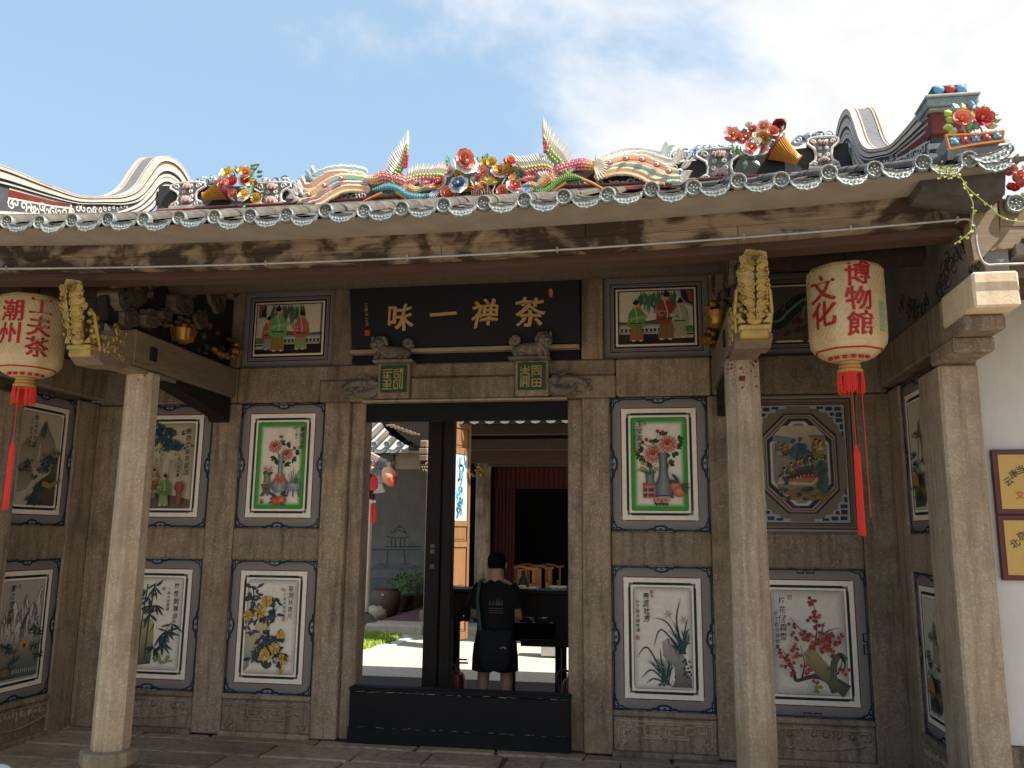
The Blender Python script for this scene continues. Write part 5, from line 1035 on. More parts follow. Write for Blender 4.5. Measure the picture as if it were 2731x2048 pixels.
def basket(label, narrow, mouth, rn, rm, flowers, leaves, zf, sc):
    t = thing('flower_basket', label, 'flower basket', (narrow+mouth)/2, 'flower baskets on the ridge')
    ax = (mouth-narrow); L_ = ax.length; M = Matrix.Translation(narrow) @ ax.to_track_quat('Z', 'Y').to_matrix().to_4x4()
    mb = MB(); n = 22; ring = 18; prof = []
    for i in range(n+1):
        u = i/n; r = rn*(1.25 if u < .06 else 1)+(rm-rn)*(u**1.35)+.004*math.sin(i*3.14); prof.append((r, u*L_))
    mb.lathe(prof, 28, [mixc(H('c0842c'), H('8a5416'), i % 2) for i in range(n+1)], M)
    for k in range(28):      # weave
        a = k*6.283/28; P = [M @ Vector(((p[0]+.003)*math.cos(a+.35*p[1]/L_*2), (p[0]+.003)*math.sin(a+.35*p[1]/L_*2), p[1])) for p in prof[::2]]; mb.tube(P, .0045, 4, H('c98f38'), False)
    obj('cone', mb, 'ceramic', t, smooth=True)
    mb = MB(); mb.tube([M @ Vector(((rm+.006)*math.cos(a*.2618), (rm+.006)*math.sin(a*.2618), L_*(1+.0*a))) for a in range(25)], .014, 6, H('8a2f3a')); mb.lathe([(rm*.80, L_*.86), (rm*.99, L_), (rm*.2, L_*1.02)], 24, H('7c2a34'), M)
    obj('rim', mb, 'ceramic', t, smooth=True)
    for (x, y, r, c, o) in flowers: flower(t, zf(x, y, .34+rnd.uniform(-.03, .03)), r/sc*.0044, c, o)
    ex = [(x+rnd.uniform(-38, 38), y+rnd.uniform(-34, 34), r*rnd.uniform(.5, .75), rnd.choice(['white', 'white', 'coral', 'yellow', 'pink']), None) for (x, y, r, c, o) in flowers]
    for (x, y, r, c, o) in ex: flower(t, zf(x, y, .37), r/sc*.0042, c, o, 6, 2)
    for (x, y, r, a, c) in leaves+[(x+rnd.uniform(-45, 45), y+rnd.uniform(-45, 45), 40, rnd.uniform(0, 6.28), None) for (x, y, r, c, o) in flowers]: leafp(t, zf(x, y, .36+rnd.uniform(-.02, .03)), r/sc*.0058, a, c)
    return t
lv = []
for (x, y) in ((540, 470), (570, 490), (600, 500), (560, 525), (600, 540), (545, 450), (575, 455)): lv.append((x-20, y+5, 40, rnd.uniform(-.3, 1.2), rnd.choice(['4a7a4a', '8aa888', '5f8f6a'])))
for (x, y) in ((340, 650), (350, 670), (430, 640), (450, 750), (500, 770), (520, 690), (540, 660), (430, 740), (560, 760), (400, 560), (420, 520), (525, 610), (475, 640), (560, 590)): lv.append((x, y, 48, rnd.uniform(0, 6.28), None))
basket('tilted wicker basket of yellow and red porcelain flowers on the ridge beside the left phoenix', Z2(140, 715, .42), Z2(325, 640, .42), .036, .105,
       [(340, 520, 58, 'yellow', 'white'), (388, 597, 50, 'red', None), (300, 607, 40, 'coral', None), (492, 510, 42, 'coral', 'yellow'), (490, 572, 50, 'red', 'white'), (395, 692, 42, 'coral', None), (485, 700, 58, 'yellow', 'white'), (585, 725, 42, 'yellow', None), (455, 492, 32, 'yellow', None), (575, 600, 22, 'orange', None)], lv, Z2, 3.16)
lv = []
for (x, y) in ((300, 470), (285, 480), (310, 540), (350, 570), (390, 570), (430, 545), (500, 480), (520, 450), (540, 420), (575, 395), (350, 380), (370, 350), (300, 500), (330, 580), (490, 440), (420, 400)): lv.append((x, y, 40, rnd.uniform(0, 6.28), None))
basket('tilted wicker basket of white and coral porcelain flowers right of the phoenixes', Z4(705, 575, .42), Z4(545, 480, .42), .036, .118,
       [(258, 405, 46, 'coral', 'pink'), (345, 430, 46, 'red', 'white'), (395, 375, 36, 'red', 'white'), (462, 430, 50, 'orange', 'white'), (470, 350, 38, 'coral', 'white'), (530, 386, 34, 'coral', None), (566, 347, 40, 'dark', None), (380, 500, 48, 'red', 'white'), (447, 495, 42, 'coral', 'white'), (300, 420, 24, 'coral', None), (420, 460, 30, 'white', None)], lv, Z4, 2.511)
bq = thing('flower_bouquet', 'large porcelain bouquet between the two phoenixes, topped by a red peony', 'flower bouquet', Z3(500, 640))
for (x, y, r, c, o) in ((395, 440, 74, 'pink', 'white'), (393, 405, 58, 'coral', None), (385, 378, 44, 'red', None), (345, 592, 60, 'blue', 'white'), (203, 577, 50, 'red', 'white'), (265, 657, 50, 'coral', None), (640, 490, 50, 'orange', 'white'), (750, 602, 50, 'red', 'white'), (668, 637, 40, 'coral', None), (725, 425, 40, 'coral', None), (592, 430, 36, 'yellow', None), (520, 492, 36, 'coral', 'pink'), (278, 497, 38, 'pink', 'white'), (700, 470, 28, 'yellow', None), (700, 420, 26, 'coral', None), (430, 500, 30, 'white', None)):
    flower(bq, Z3(x, y, .36 if r < 55 else .33), r/2.765*.0045, c, o)
for k in range(22): x, y = rnd.uniform(240, 800), rnd.uniform(430, 640); flower(bq, Z3(x, y, .38), .05*rnd.uniform(.7, 1.1), rnd.choice(['white', 'yellow', 'coral', 'pink', 'white', 'orange']), None, 6, 2)
for k in range(80):
    x, y = rnd.choice([(rnd.uniform(250, 800), rnd.uniform(420, 560)), (rnd.uniform(240, 420), rnd.uniform(540, 680)), (rnd.uniform(660, 810), rnd.uniform(440, 560))])
    leafp(bq, Z3(x, y, .40), .10, rnd.uniform(0, 6.28), rnd.choice(LC+['2a5f6a', '38706a']))
for k in range(9): leafp(bq, Z3(570, 590, .36), .085, .35+k*.29, 'c9a42c', wd=.4)
for k in range(8): leafp(bq, Z3(475, 625, .36), .075, .2+k*.36, 'c4702c', wd=.4)
mb = MB()
for k in range(16):
    x = 440+k*16; mb.tube([Z3(x, 675, .38), Z3(x+rnd.uniform(-6, 6), 650, .36), Z3(x+rnd.uniform(-14, 14), 625, .35)], [.006, .005, .002], 4, H('cfc4bc'))
for (a, b) in (((430, 560), (480, 640)), ((560, 520), (550, 640)), ((620, 560), (590, 640)), ((500, 540), (530, 640)), ((700, 510), (640, 620)), ((740, 540), (650, 630))): mb.tube([Z3(a[0], a[1], .36), Z3((a[0]+b[0])/2, (a[1]+b[1])/2, .35), Z3(b[0], b[1], .36)], .005, 4, H('d0c8c0'))
obj('stems', mb, 'ceramic', bq, smooth=True, kind='stuff')
obj('backing', MB().ell(Z3(500, 600, .50), (.62, .05, .2), 16, 6, H('141416')), 'ridge_dark', bq)

# ---- phoenixes
def blade(mb, a, b, w, col, tip=None, y=-.006):
    a, b = Vector(a), Vector(b); d = b-a; L_ = d.length
    if L_ < 1e-5: return
    nrm = Vector((-d.z, 0, d.x)).normalized()*w/2; m = a+d*.6; o = Vector((0, y, 0)); k = Vector((0, .012, 0))
    mb.add([a+nrm*.55, a-nrm*.55, m-nrm, b, m+nrm, m+o*1.6, a+k, m+k], [(0, 1, 5), (1, 2, 5), (2, 3, 5), (3, 4, 5), (4, 0, 5), (1, 0, 6), (2, 1, 6, 7), (0, 4, 7, 6), (3, 2, 7), (4, 3, 7)], [col, col, tip or col, tip or col, tip or col, mixc(col, (1, 1, 1), .15), col, col])
def plume(parent, zf, pts, wd, cols, fringe, fcol, name='tail_plume', d=.40, eyes=None, k=7):
    P = [zf(x, y, d) for x, y in crom(pts, k)]; n = len(P); mb = MB()
    wd *= .5; fringe *= 1.55
    ws = [wd*math.sin(math.pi*min(1, .16+.84*i/(n-1))**.8)*.5+.004 for i in range(n)]
    cc = [mixc(H(cols[min(len(cols)-1, int(i/(n-1)*(len(cols)-1)))]), H(cols[min(len(cols)-1, int(i/(n-1)*(len(cols)-1))+1)]), (i/(n-1)*(len(cols)-1)) % 1) for i in range(n)]
    mb.tube(P, ws, 8, cc, True, 1.0); 
    # flatten towards the wall
    mb.v = [(p[0], d+(p[1]-d)*.55, p[2]) for p in mb.v]
    for i in range(0, n-1):
        t = (P[i+1]-P[i]); 
        for q in (0, .55):
            c = P[i]+t*q; tt = t.normalized(); nr = Vector((-tt.z, 0, tt.x))
            for s in (-1, 1):
                r = ws[i]; a = c+nr*s*r*.35+Vector((0, -r*.45, 0)); b = c+nr*s*(r+fringe*rnd.uniform(.8, 1.1))+tt*fringe*.9
                blade(mb, a, b, .0135, mixc(cc[i], H(fcol), .6), mixc(H(fcol), (1, 1, 1), .25))
    for e in eyes or []:
        c = P[int(e*(n-1))]+Vector((0, -.035, 0)); mb.ell(c, (.034, .012, .028), 9, 5, H('c2571f')); mb.ell(c+Vector((-.005, -.010, 0)), (.02, .010, .018), 8, 5, H('d4d0d0')); mb.ell(c+Vector((-.008, -.018, 0)), (.009, .006, .009), 7, 4, H('3a3a6a'))
    obj(name, mb, 'ceramic', parent)
def scales(mb, zf, x0, y0, x1, y1, nx, ny, r, col, c2, d=.38):
    for i in range(nx):
        for j in range(ny):
            c = zf(x0+(x1-x0)*(i+.5*(j % 2))/nx, y0+(y1-y0)*j/max(1, ny-1), d); mb.ell(c, (r, .012, r), 7, 4, H(col)); mb.ell(c+Vector((0, .004, 0)), (r*1.22, .010, r*1.22), 7, 4, H(c2))
def wing(parent, zf, base, tips, n, w, col='cfc8ba', c2='b3aa98', d=.40, name='wing', rows=()):
    B = crom(base, 12); T = crom(tips, 12); mb = MB()
    for i in range(n):
        u = i/(n-1); b = B[int(u*(len(B)-1))]; t = T[int(u*(len(T)-1))]
        blade(mb, zf(b[0], b[1], d), zf(t[0], t[1], d-.02), w, H(col), H(c2) if i % 2 else H(col), -.010)
    for (f0, f1, cl, ww, m) in rows:
        for i in range(m):
            u = i/(m-1); b = B[int(u*(len(B)-1))]; t = T[int(u*(len(T)-1))]
            p = lambda f: zf(b[0]+(t[0]-b[0])*f, b[1]+(t[1]-b[1])*f, d-.022)
            blade(mb, p(f0), p(f1), ww, H(cl), mixc(H(cl), (1, 1, .7), .25), -.012)
    obj(name, mb, 'ceramic', parent)
GRP = 'porcelain phoenixes on the ridge'
pl = thing('phoenix', 'porcelain phoenix facing right with rainbow tail plumes, left of the bouquet', 'phoenix', Z2(1700, 730), GRP)
plume(pl, Z2, [(1520, 520), (1400, 490), (1250, 488), (1130, 520), (1075, 545), (1035, 490)], .05, ['8fb0b8', 'a9c0c4', '6f9aac', '4a7f9a'], .03, 'c4cccb', d=.45)
plume(pl, Z2, [(1500, 550), (1350, 530), (1220, 530), (1130, 575), (1060, 625), (990, 630), (950, 575)], .055, ['c98a3c', 'c96a3c', 'b8703c', '8a3f38'], .03, 'd0b894', d=.43)
plume(pl, Z2, [(1500, 580), (1380, 565), (1260, 575), (1170, 625), (1090, 680), (1000, 715), (950, 725)], .085, ['6f9a4a', '4a9a86', '4f90a8', 'c98a3a', 'c9a43a', 'a8a03c'], .03, 'cfc49a', eyes=(.28, .5, .78), d=.41)
plume(pl, Z2, [(1520, 615), (1380, 608), (1270, 622), (1180, 670), (1090, 725), (990, 752)], .040, ['a83044', 'c0485a', 'a83044'], .022, 'd3c8bd', d=.40)
plume(pl, Z2, [(1540, 655), (1420, 640), (1310, 650), (1210, 700), (1130, 750), (1080, 765)], .038, ['c9842c', 'd09a44', 'c07a2c'], .022, 'd3c8a8', d=.39)
mb = MB()
for (x, y, a0) in ((880, 640, 2.0), (870, 720, 2.8), (930, 610, 1.7), (840, 680, 2.5)):
    for k in range(11):
        a = a0+(k-5)*.13; c = Z2(990, 710, .41); b = Z2(x+14*math.cos(a*5), y-k*9+45, .40); blade(mb, c+(b-c)*.35, b, .016, H('b9b5ae'), H('d3d0c8'))
mb.ell(Z2(950, 700, .37), (.022, .012, .02), 8, 5, H('3a3f6a')); obj('tail_tip', mb, 'ceramic', pl, kind='stuff')
def body_tube(parent, zf, pts, rad, cols, d=.40, name='body', sc=None):
    P = [zf(x, y, d) for x, y in crom(pts, 5)]; n = len(P); R = crom([(r,) for r in rad], max(1, round(5*(len(pts)-1)/(len(rad)-1)))); R = [R[min(len(R)-1, int(i/(n-1)*(len(R)-1)))][0] for i in range(n)]
    cc = [mixc(H(cols[min(len(cols)-1, int(i/(n-1)*(len(cols)-1)))]), H(cols[min(len(cols)-1, int(i/(n-1)*(len(cols)-1))+1)]), (i/(n-1)*(len(cols)-1)) % 1) for i in range(n)]
    mb = MB().tube(P, R, 10, cc)
    if sc:
        for i in range(0, n-1):
            t = (P[min(i+1, n-1)]-P[i]).normalized(); nr = Vector((-t.z, 0, t.x))
            for q in (-.75, -.38, 0, .38, .75):
                c = P[i]+nr*R[i]*q*1.0+Vector((0, -R[i]*math.sqrt(max(0, 1-q*q))*.98, 0)); rr_ = R[i]*.24
                mb.ell(c, (rr_, rr_*.4, rr_), 6, 3, mixc(cc[i], H(sc), .5 if (i+int(q*4)) % 2 else .1))
    obj(name, mb, 'ceramic', parent, smooth=True); return P
body_tube(pl, Z2, [(1500, 560), (1590, 575), (1660, 555), (1740, 570), (1830, 595), (1880, 625)], [.030, .055, .066, .062, .070, .045], ['cfc8b8', 'd0a044', 'b8404c', 'b03a4c', 'c4707c', 'c98a5c'], sc='dcc0b8')
for (base, tips, n, w, rows) in (([(1852, 330), (1835, 430), (1795, 520), (1750, 610)], [(1857, 138), (1775, 270), (1685, 385), (1662, 525)], 21, .034, ((0, .22, '6f8f2c', .034, 12), (.18, .40, '8fa038', .03, 13))), ([(1860, 590), (1920, 570), (2000, 560), (2080, 565), (2130, 570)], [(1865, 462), (1960, 420), (2060, 425), (2155, 405), (2215, 425)], 19, .032, ((-.1, .2, 'a82a38', .036, 12), (.16, .36, '9fb03c', .032, 13)))):
    wing(pl, Z2, base, tips, n, w, rows=rows, d=.37)
mb = MB()
for i in range(3):
    for j in range(9):
        if (i != 1 and j in (0, 8, 7)): continue
        mb.ell(Z2(1822+i*13+(j*1.2), 470-j*17-(i == 1)*8, .34), (.012, .014, .015), 7, 4, mixc(H('9c2038'), H('c8606c'), (i+j) % 2*.5))
obj('wing_coverts', mb, 'ceramic', pl, smooth=True)
body_tube(pl, Z2, [(1560, 655), (1640, 640), (1700, 630), (1780, 650), (1850, 695), (1940, 715), (2040, 700)], [.012, .030, .034, .032, .036, .034, .014], ['4a8a94', '3f8a98', '4f98a0', '3f8a98'], d=.36, name='sash', sc='9fc0c0')
for pts in ([(1640, 680), (1560, 715), (1480, 752)], [(1760, 670), (1800, 700), (1850, 735)]): body_tube(pl, Z2, pts, [.016, .013, .010], ['c9843a', 'c07030'], d=.35, name='leg', sc='d0a060')
mb = MB()
for k in range(13): a = -.4+k*.24; c = Z2(1885, 625, .35); blade(mb, c, c+Vector((-.11*math.cos(a), -.01, .11*math.sin(a))), .02, H('c97a3c'), H('d6cfc0'))
obj('ruff', mb, 'ceramic', pl)
P = body_tube(pl, Z2, [(1870, 640), (1920, 660), (1980, 645), (2040, 635), (2085, 640)], [.04, .036, .03, .034, .016], ['c96a34', 'c9a050', '5f9a6a', 'b8483c', '8a93a4'], d=.36, name='head', sc='d8c8b0')
mb = MB(); c = Z2(2110, 625, .34); mb.tube([Z2(2070, 635, .34), c, Z2(2125, 650, .34)], [.018, .012, .002], 7, H('c9942c')); mb.ell(Z2(2045, 632, .325), (.011, .008, .011), 7, 5, H('e0dcd0')); mb.ell(Z2(2046, 632, .318), (.005, .004, .005), 6, 4, H('0c0c10')); obj('beak', mb, 'ceramic', pl, smooth=True)
mb = MB()
for k in range(8): a = 1.2+k*.28; c = Z2(2020, 615, .34); blade(mb, c, c+Vector((.075*math.cos(a), -.01, .05*math.sin(a))), .02, H('b83a34'), H('cc7060'))
for k in range(9): a = -2.2+k*.26; c = Z2(2065, 660, .34); blade(mb, c, c+Vector((.09*math.cos(a), -.01, .085*math.sin(a))), .014, H('7a94b0'), H('d8dadc'))
for k in range(3): c = Z2(1960, 600, .35); blade(mb, c, c+Vector((-.03+.02*k, 0, .07)), .014, H('d8d4cc'))
obj('crest', mb, 'ceramic', pl, kind='stuff')
# the right phoenix
pr = thing('phoenix', 'porcelain phoenix facing left with pale eye-spotted tail plumes, right of the bouquet', 'phoenix', Z3(1200, 650), GRP)
plume(pr, Z3, [(1380, 425), (1500, 365), (1640, 345), (1760, 360), (1840, 365), (1890, 300)], .05, ['b3b8b4', 'a9bcc0', '9fb4bc', '8fa8b4'], .03, 'd0d0c6', d=.45)
plume(pr, Z3, [(1380, 440), (1540, 385), (1700, 375), (1830, 410), (1920, 425), (1985, 345)], .05, ['c4bfae', 'b0b4ac', 'a9a89c'], .03, 'd6d0c0', d=.43)
plume(pr, Z3, [(1340, 470), (1440, 440), (1560, 408), (1680, 410), (1790, 445), (1880, 495), (1960, 510)], .085, ['cfc4a8', 'c9904c', 'c96a34', 'c98a44', 'c9a060'], .032, 'd6cdb8', eyes=(.2, .37, .53, .7, .86), d=.41)
plume(pr, Z3, [(1370, 505), (1480, 468), (1590, 455), (1700, 475), (1800, 520), (1880, 545), (1960, 545)], .042, ['5a8a5c', '4a8060', '6a9a6a', '8aa890'], .024, 'd0cdbc', d=.40)
plume(pr, Z3, [(1340, 535), (1450, 500), (1560, 488), (1670, 510), (1770, 560), (1840, 560)], .040, ['c98a34', 'd09848', 'c07c30'], .022, 'd6ccb0', d=.39)
mb = MB()
for (x, y) in ((2070, 520), (2085, 410), (2040, 580), (2075, 360)):
    for k in range(11): c = Z3(1955, 490, .41); b = Z3(x-k*4, y+(k-5)*7, .40); blade(mb, c+(b-c)*.3, b, .016, H('b5b0a6'), H('d6d2c8'))
mb.ell(Z3(1970, 485, .36), (.024, .012, .022), 8, 5, H('d6d4d0')); mb.ell(Z3(1975, 487, .35), (.012, .008, .012), 8, 5, H('4a5a8a')); obj('tail_tip', mb, 'ceramic', pr, kind='stuff')
body_tube(pr, Z3, [(1400, 450), (1330, 455), (1250, 448), (1180, 460), (1090, 490), (1040, 520)], [.035, .05, .062, .058, .07, .05], ['d6cdb8', 'd0984c', 'b03444', 'a82c40', 'b03a50', 'b8443c'], sc='dcb8b8')
mb = MB()
for k in range(13): a = -1.3+k*.22; c = Z3(1340, 455, .35); blade(mb, c, c+Vector((.14*math.cos(a), -.01, .14*math.sin(a))), .022, H('cfc0a0'), H('d8d2c4'))
obj('rump_feathers', mb, 'ceramic', pr)
for (base, tips, n, w, rows) in (([(972, 300), (1000, 385), (1060, 450), (1110, 530)], [(965, 80), (1068, 215), (1155, 312), (1212, 452)], 21, .036, ((0, .22, '6f8f2c', .036, 12), (.18, .40, '8fa038', .03, 13))), ([(850, 510), (880, 490), (940, 480), (1000, 480), (1030, 500)], [(700, 350), (785, 370), (860, 360), (930, 350), (1010, 375)], 18, .032, ((-.1, .2, 'b02a34', .036, 11), (.16, .36, '9fb03c', .032, 12)))):
    wing(pr, Z3, base, tips, n, w, rows=rows, d=.37)
mb = MB()
for i in range(2):
    for j in range(7-2*i): mb.ell(Z3(974+i*12, 346-j*15-i*12, .34), (.013, .014, .015), 7, 4, mixc(H('a02038'), H('c8606c'), (i+j) % 2*.5))
obj('wing_coverts', mb, 'ceramic', pr, smooth=True)
body_tube(pr, Z3, [(870, 625), (930, 645), (1000, 635), (1050, 590), (1110, 550), (1180, 535), (1260, 548)], [.012, .034, .038, .036, .036, .034, .014], ['4a7a2c', '567f34', '4a7a2c'], d=.36, name='sash', sc='8aa85c')
for pts in ([(1250, 548), (1330, 580), (1420, 630)], [(1130, 575), (1080, 610), (1035, 645)]): body_tube(pr, Z3, pts, [.017, .014, .011], ['c9843a', 'c07030'], d=.35, name='leg', sc='d0a060')
mb = MB()
for k in range(4): c = Z3(1425, 632, .35); a = -.9+k*.6; blade(mb, c, c+Vector((.06*math.cos(a), -.01, .05*math.sin(a))), .016, H('c98a3c'))
obj('claw', mb, 'ceramic', pr)
mb = MB()
for k in range(13): a = -.5+k*.24; c = Z3(990, 560, .35); blade(mb, c, c+Vector((.12*math.cos(a), -.01, .12*math.sin(a))), .022, H('c97a3c'), H('d8d0c0'))
obj('ruff', mb, 'ceramic', pr)
body_tube(pr, Z3, [(1010, 545), (965, 580), (920, 605), (870, 590), (835, 580)], [.05, .042, .034, .034, .016], ['c96a2c', 'd0a044', '7aa05c', 'b84a3c', '6f94b0'], d=.36, name='head', sc='dcc8b0')
mb = MB()
for k in range(8): a = .9+k*.28; c = Z3(865, 560, .34); blade(mb, c, c+Vector((.10*math.cos(a), -.01, .055*math.sin(a))), .022, H('b83a34'), H('cc7060'))
for k in range(9): a = -2.6+k*.26; c = Z3(840, 600, .34); blade(mb, c, c+Vector((.085*math.cos(a), -.01, .085*math.sin(a))), .014, H('6a94bc'), H('d8dadc'))
for k in range(4): c = Z3(920, 560, .35); blade(mb, c, c+Vector((.06+.012*k, 0, .03+.02*k)), .013, H('d8d4cc'))
obj('crest', mb, 'ceramic', pr, kind='stuff')
mb = MB(); mb.tube([Z3(850, 585, .34), Z3(820, 590, .34), Z3(808, 605, .34)], [.017, .011, .002], 7, H('b9b4a8')); mb.ell(Z3(862, 583, .32), (.011, .008, .011), 7, 5, H('e0dcd0')); mb.ell(Z3(861, 583, .313), (.005, .004, .005), 6, 4, H('0c0c10')); obj('beak', mb, 'ceramic', pr, smooth=True)

# ================================================================== curling gable ridges
def gable(s, label):
    t = thing('gable_ridge', label, 'roof ridge', (s*3.4, -.3, 4.3), 'striped gable ridges')
    ye = -1.40 if s > 0 else -1.98
    T = crom(([] if s > 0 else [(-1.95, 4.22), (-1.65, 4.265)])+[(-1.36, 4.315), (-1.15, 4.34), (-.9, 4.37), (-.55, 4.43), (-.2, 4.57), (.06, 4.70), (.25, 4.86), (.40, 5.10), (.53, 5.28), (.70, 5.37), (.90, 5.38), (1.08, 5.30), (1.18, 5.16), (1.2, 4.96)], 5)
    B = crom(([] if s > 0 else [(-1.95, 3.59), (-1.65, 3.715)])+[(-1.36, 3.84), (-1.15, 3.93), (-.9, 4.03), (-.55, 4.18), (-.2, 4.33), (.06, 4.45), (.30, 4.57), (.48, 4.70), (.58, 4.84), (.68, 4.93), (.80, 4.96), (.90, 4.93), (.95, 4.84), (.96, 4.72)], 5)
    n = len(T); xi = s*3.30
    sm = lambda a, b, x: (lambda q: q*q*(3-2*q))(max(0, min(1, (x-a)/(b-a))))
    far = [0, .05, .09, .14, .19, .24, .27, .72, .77, .82, .87, .92, .96, 1.0]; hump = [0, .10, .18, .26, .34, .42, .49, .51, .60, .68, .76, .84, .92, 1.0]
    cols = ['c2bcb1', '84504a', 'bdb3a0', 'c4bfb5', '3c3d42', 'b9b4ab', None, 'c2beb5', '36383d', 'bfbab1', '7d504c', 'c4c0b7', '424246']
    dep = [.020, .010, .016, .022, .008, .016, 0, .016, .006, .020, .010, .022, .012]
    core = MB(); pts = [Vector((xi, a, b)) for a, b in T]+[Vector((xi, a, b)) for a, b in B[::-1]]+[Vector((xi, -1.36, 3.84))][:0]
    for i in range(n-1):
        q = [Vector((xi, *T[i])), Vector((xi, *T[i+1])), Vector((xi, *B[i+1])), Vector((xi, *B[i]))]; o = Vector((s*.21, 0, 0))
        core.add(q+[p+o for p in q], [(0, 1, 2, 3), (4, 7, 6, 5), (0, 4, 5, 1), (3, 2, 6, 7)], H('4a4b4f'))
    a0 = [Vector((xi, *T[0])), Vector((xi, *B[0])), Vector((xi+s*.21, *B[0])), Vector((xi+s*.21, *T[0]))]; core.add(a0, [(0, 1, 2, 3)], H('4a4b4f'))
    obj('core', core, 'ridge_paint', t, fix=False)
    for (u0, u1, c_, hh) in ((-.022, .028, 'b3aea5', .010), (.028, .040, '8a4a44', .006), (.040, .052, 'b5ad9c', .010), (.052, .158, '6c6d70', .004), (.158, .170, 'b5ad9c', .010), (.170, .182, '8a4a44', .006), (.182, .222, 'b3aea5', .010)):
        top = MB()          # striped capping along the top, weathered grey in the middle
        for i in range(n-1):
            d_ = Vector((0, T[i+1][0]-T[i][0], T[i+1][1]-T[i][1])).normalized(); nn = Vector((0, -d_.z, d_.y))*hh
            q = [Vector((xi+s*u0, *T[i])), Vector((xi+s*u0, *T[i+1])), Vector((xi+s*u1, *T[i+1])), Vector((xi+s*u1, *T[i]))]; top.add([p+nn for p in q]+q, [(0, 1, 2, 3), (0, 4, 5, 1), (3, 2, 6, 7)], H(c_))
        obj('capping', top, 'ridge_paint', t, fix=False)
    fpos = []
    for i in range(n):
        k = sm(-.35, .45, T[i][0]); fpos.append([far[j]*(1-k)+hump[j]*k for j in range(14)])
    pt = lambda i, f, dx: Vector((xi-s*dx, T[i][0]+(B[i][0]-T[i][0])*f, T[i][1]+(B[i][1]-T[i][1])*f))
    for j in range(13):
        if cols[j] is None: continue
        mb = MB(); v = []
        for i in range(n): v += [pt(i, fpos[i][j], dep[j]), pt(i, fpos[i][j+1], dep[j]), pt(i, fpos[i][j], -.004), pt(i, fpos[i][j+1], -.004)]
        mb.add(v, [f for i in range(n-1) for f in ((4*i, 4*i+1, 4*i+5, 4*i+4), (4*i, 4*i+4, 4*i+6, 4*i+2), (4*i+1, 4*i+3, 4*i+7, 4*i+5))]+[(0, 2, 3, 1)], H(cols[j]))
        obj('stripe', mb, 'ridge_paint', t, smooth=False)
        if j in (0, 1, 3, 5):    # the outer edge of the hump shows stripes too
            mb = MB(); mb.v = [(2*s*3.405-p[0], p[1], p[2]) for p in v]; mb.v = [tuple(p) for p in mb.v]; mb.c = [H(cols[j])]*len(v)
            mb.f = [f for i in range(n-1) for f in ((4*i, 4*i+4, 4*i+5, 4*i+1), (4*i, 4*i+2, 4*i+6, 4*i+4), (4*i+1, 4*i+5, 4*i+7, 4*i+3))]; obj('stripe', mb, 'ridge_paint', t)
    # painted panel between the stripes: red inset and white scrolls
    P = Paint((xi-s*.002, 0, 0), (0, 1, 0), (0, 0, 1), (-s, 0, 0)); mid = lambda y, f: next((T[i][0]+0*i, T[i][1]+(B[i][1]-T[i][1])*f) for i in range(n) if T[i][0] >= y)
    A = [mid(y, .30) for y in (-1.34, -1.1, -.85, -.68)]; C_ = [mid(y, .50) for y in (-1.34, -1.1, -.85, -.68)]
    P.poly(A+C_[::-1], H('c8c3ba')); sh = lambda p, dy, dz: (p[0]+dy, p[1]+dz)
    P.poly([sh(A[0], .0, -.014), sh(A[1], 0, -.014), sh(A[2], 0, -.014), sh(A[3], -.02, -.014)]+[sh(C_[3], -.02, .014), sh(C_[2], 0, .014), sh(C_[1], 0, .014), sh(C_[0], .0, .014)], H('6e2722'))
    rs = random.Random(9)
    for k in range(26):
        y = -1.3+k*.056; f = .58 if y < -.62 else .47; c = mid(y, f+rs.uniform(-.05, .07)); r = .042*(1-.62*sm(-.6, .06, y))
        P.spiral(c[0], c[1], r, r*.36, H('c6c3bc'), 1.2, rs.uniform(0, 6), rs.choice((1, -1)), 9)
    obj('scroll_panel', P.mb, 'ridge_paint', t, fix=False, kind='stuff')
    # lower stripes run on down to the eave
    for z0, z1, c, d_ in () if s < 0 else ((0, .035, '6a6b6d', .02), (.036, .075, 'd2cec6', .03), (.076, .09, '7a3a38', .018), (.091, .15, 'd6d2ca', .03), (.151, .175, '3c3d42', .016), (.176, .215, 'cfcbc3', .026)):
        bz = lambda y: 3.84+(y+1.36)*.427
        mb = MB().poly([(xi-s*d_, -1.95, bz(-1.95)+z0), (xi-s*d_, -1.362, bz(-1.36)+z0), (xi-s*d_, -1.362, bz(-1.36)+z1), (xi-s*d_, -1.95, bz(-1.95)+z1*.9)], (s, 0, 0), .22+d_*.5, H(c)); obj('foot_stripe', mb, 'ridge_paint', t)
    # end block: red body, frieze slab and three porcelain balls
    for (x0, x1, y0, y1, z0, z1, c) in ((3.285, 3.525, ye-.02, ye+.1, 4.10, 4.235, '6a3530'), (3.27, 3.54, ye-.05, ye+.12, 4.237, 4.256, '8f9496'), (3.255, 3.555, ye-.075, ye+.14, 4.258, 4.305, '8a979a'), (3.245, 3.565, ye-.09, ye+.15, 4.307, 4.325, 'a3a7a8'), (3.30, 3.50, ye-.05, ye+.06, 4.327, 4.40, '3c4048')):
        obj('end_block', MB().box(min(s*x0, s*x1), max(s*x0, s*x1), y0, y1, z0, z1, .005, H(c)), 'ridge_paint', t)
    P = Paint((s*3.405, ye-.0752, 4.2815), (1, 0, 0), (0, 0, 1), (0, -1, 0))
    for k in range(9): x = -.125+k*.031; P.stroke([(x-.01, -.012), (x-.01, .012), (x+.008, .012), (x+.008, -.006), (x-.002, -.006)], .005, H('3f8a84'), 1)
    obj('key_frieze', P.mb, 'ridge_paint', t, fix=False)
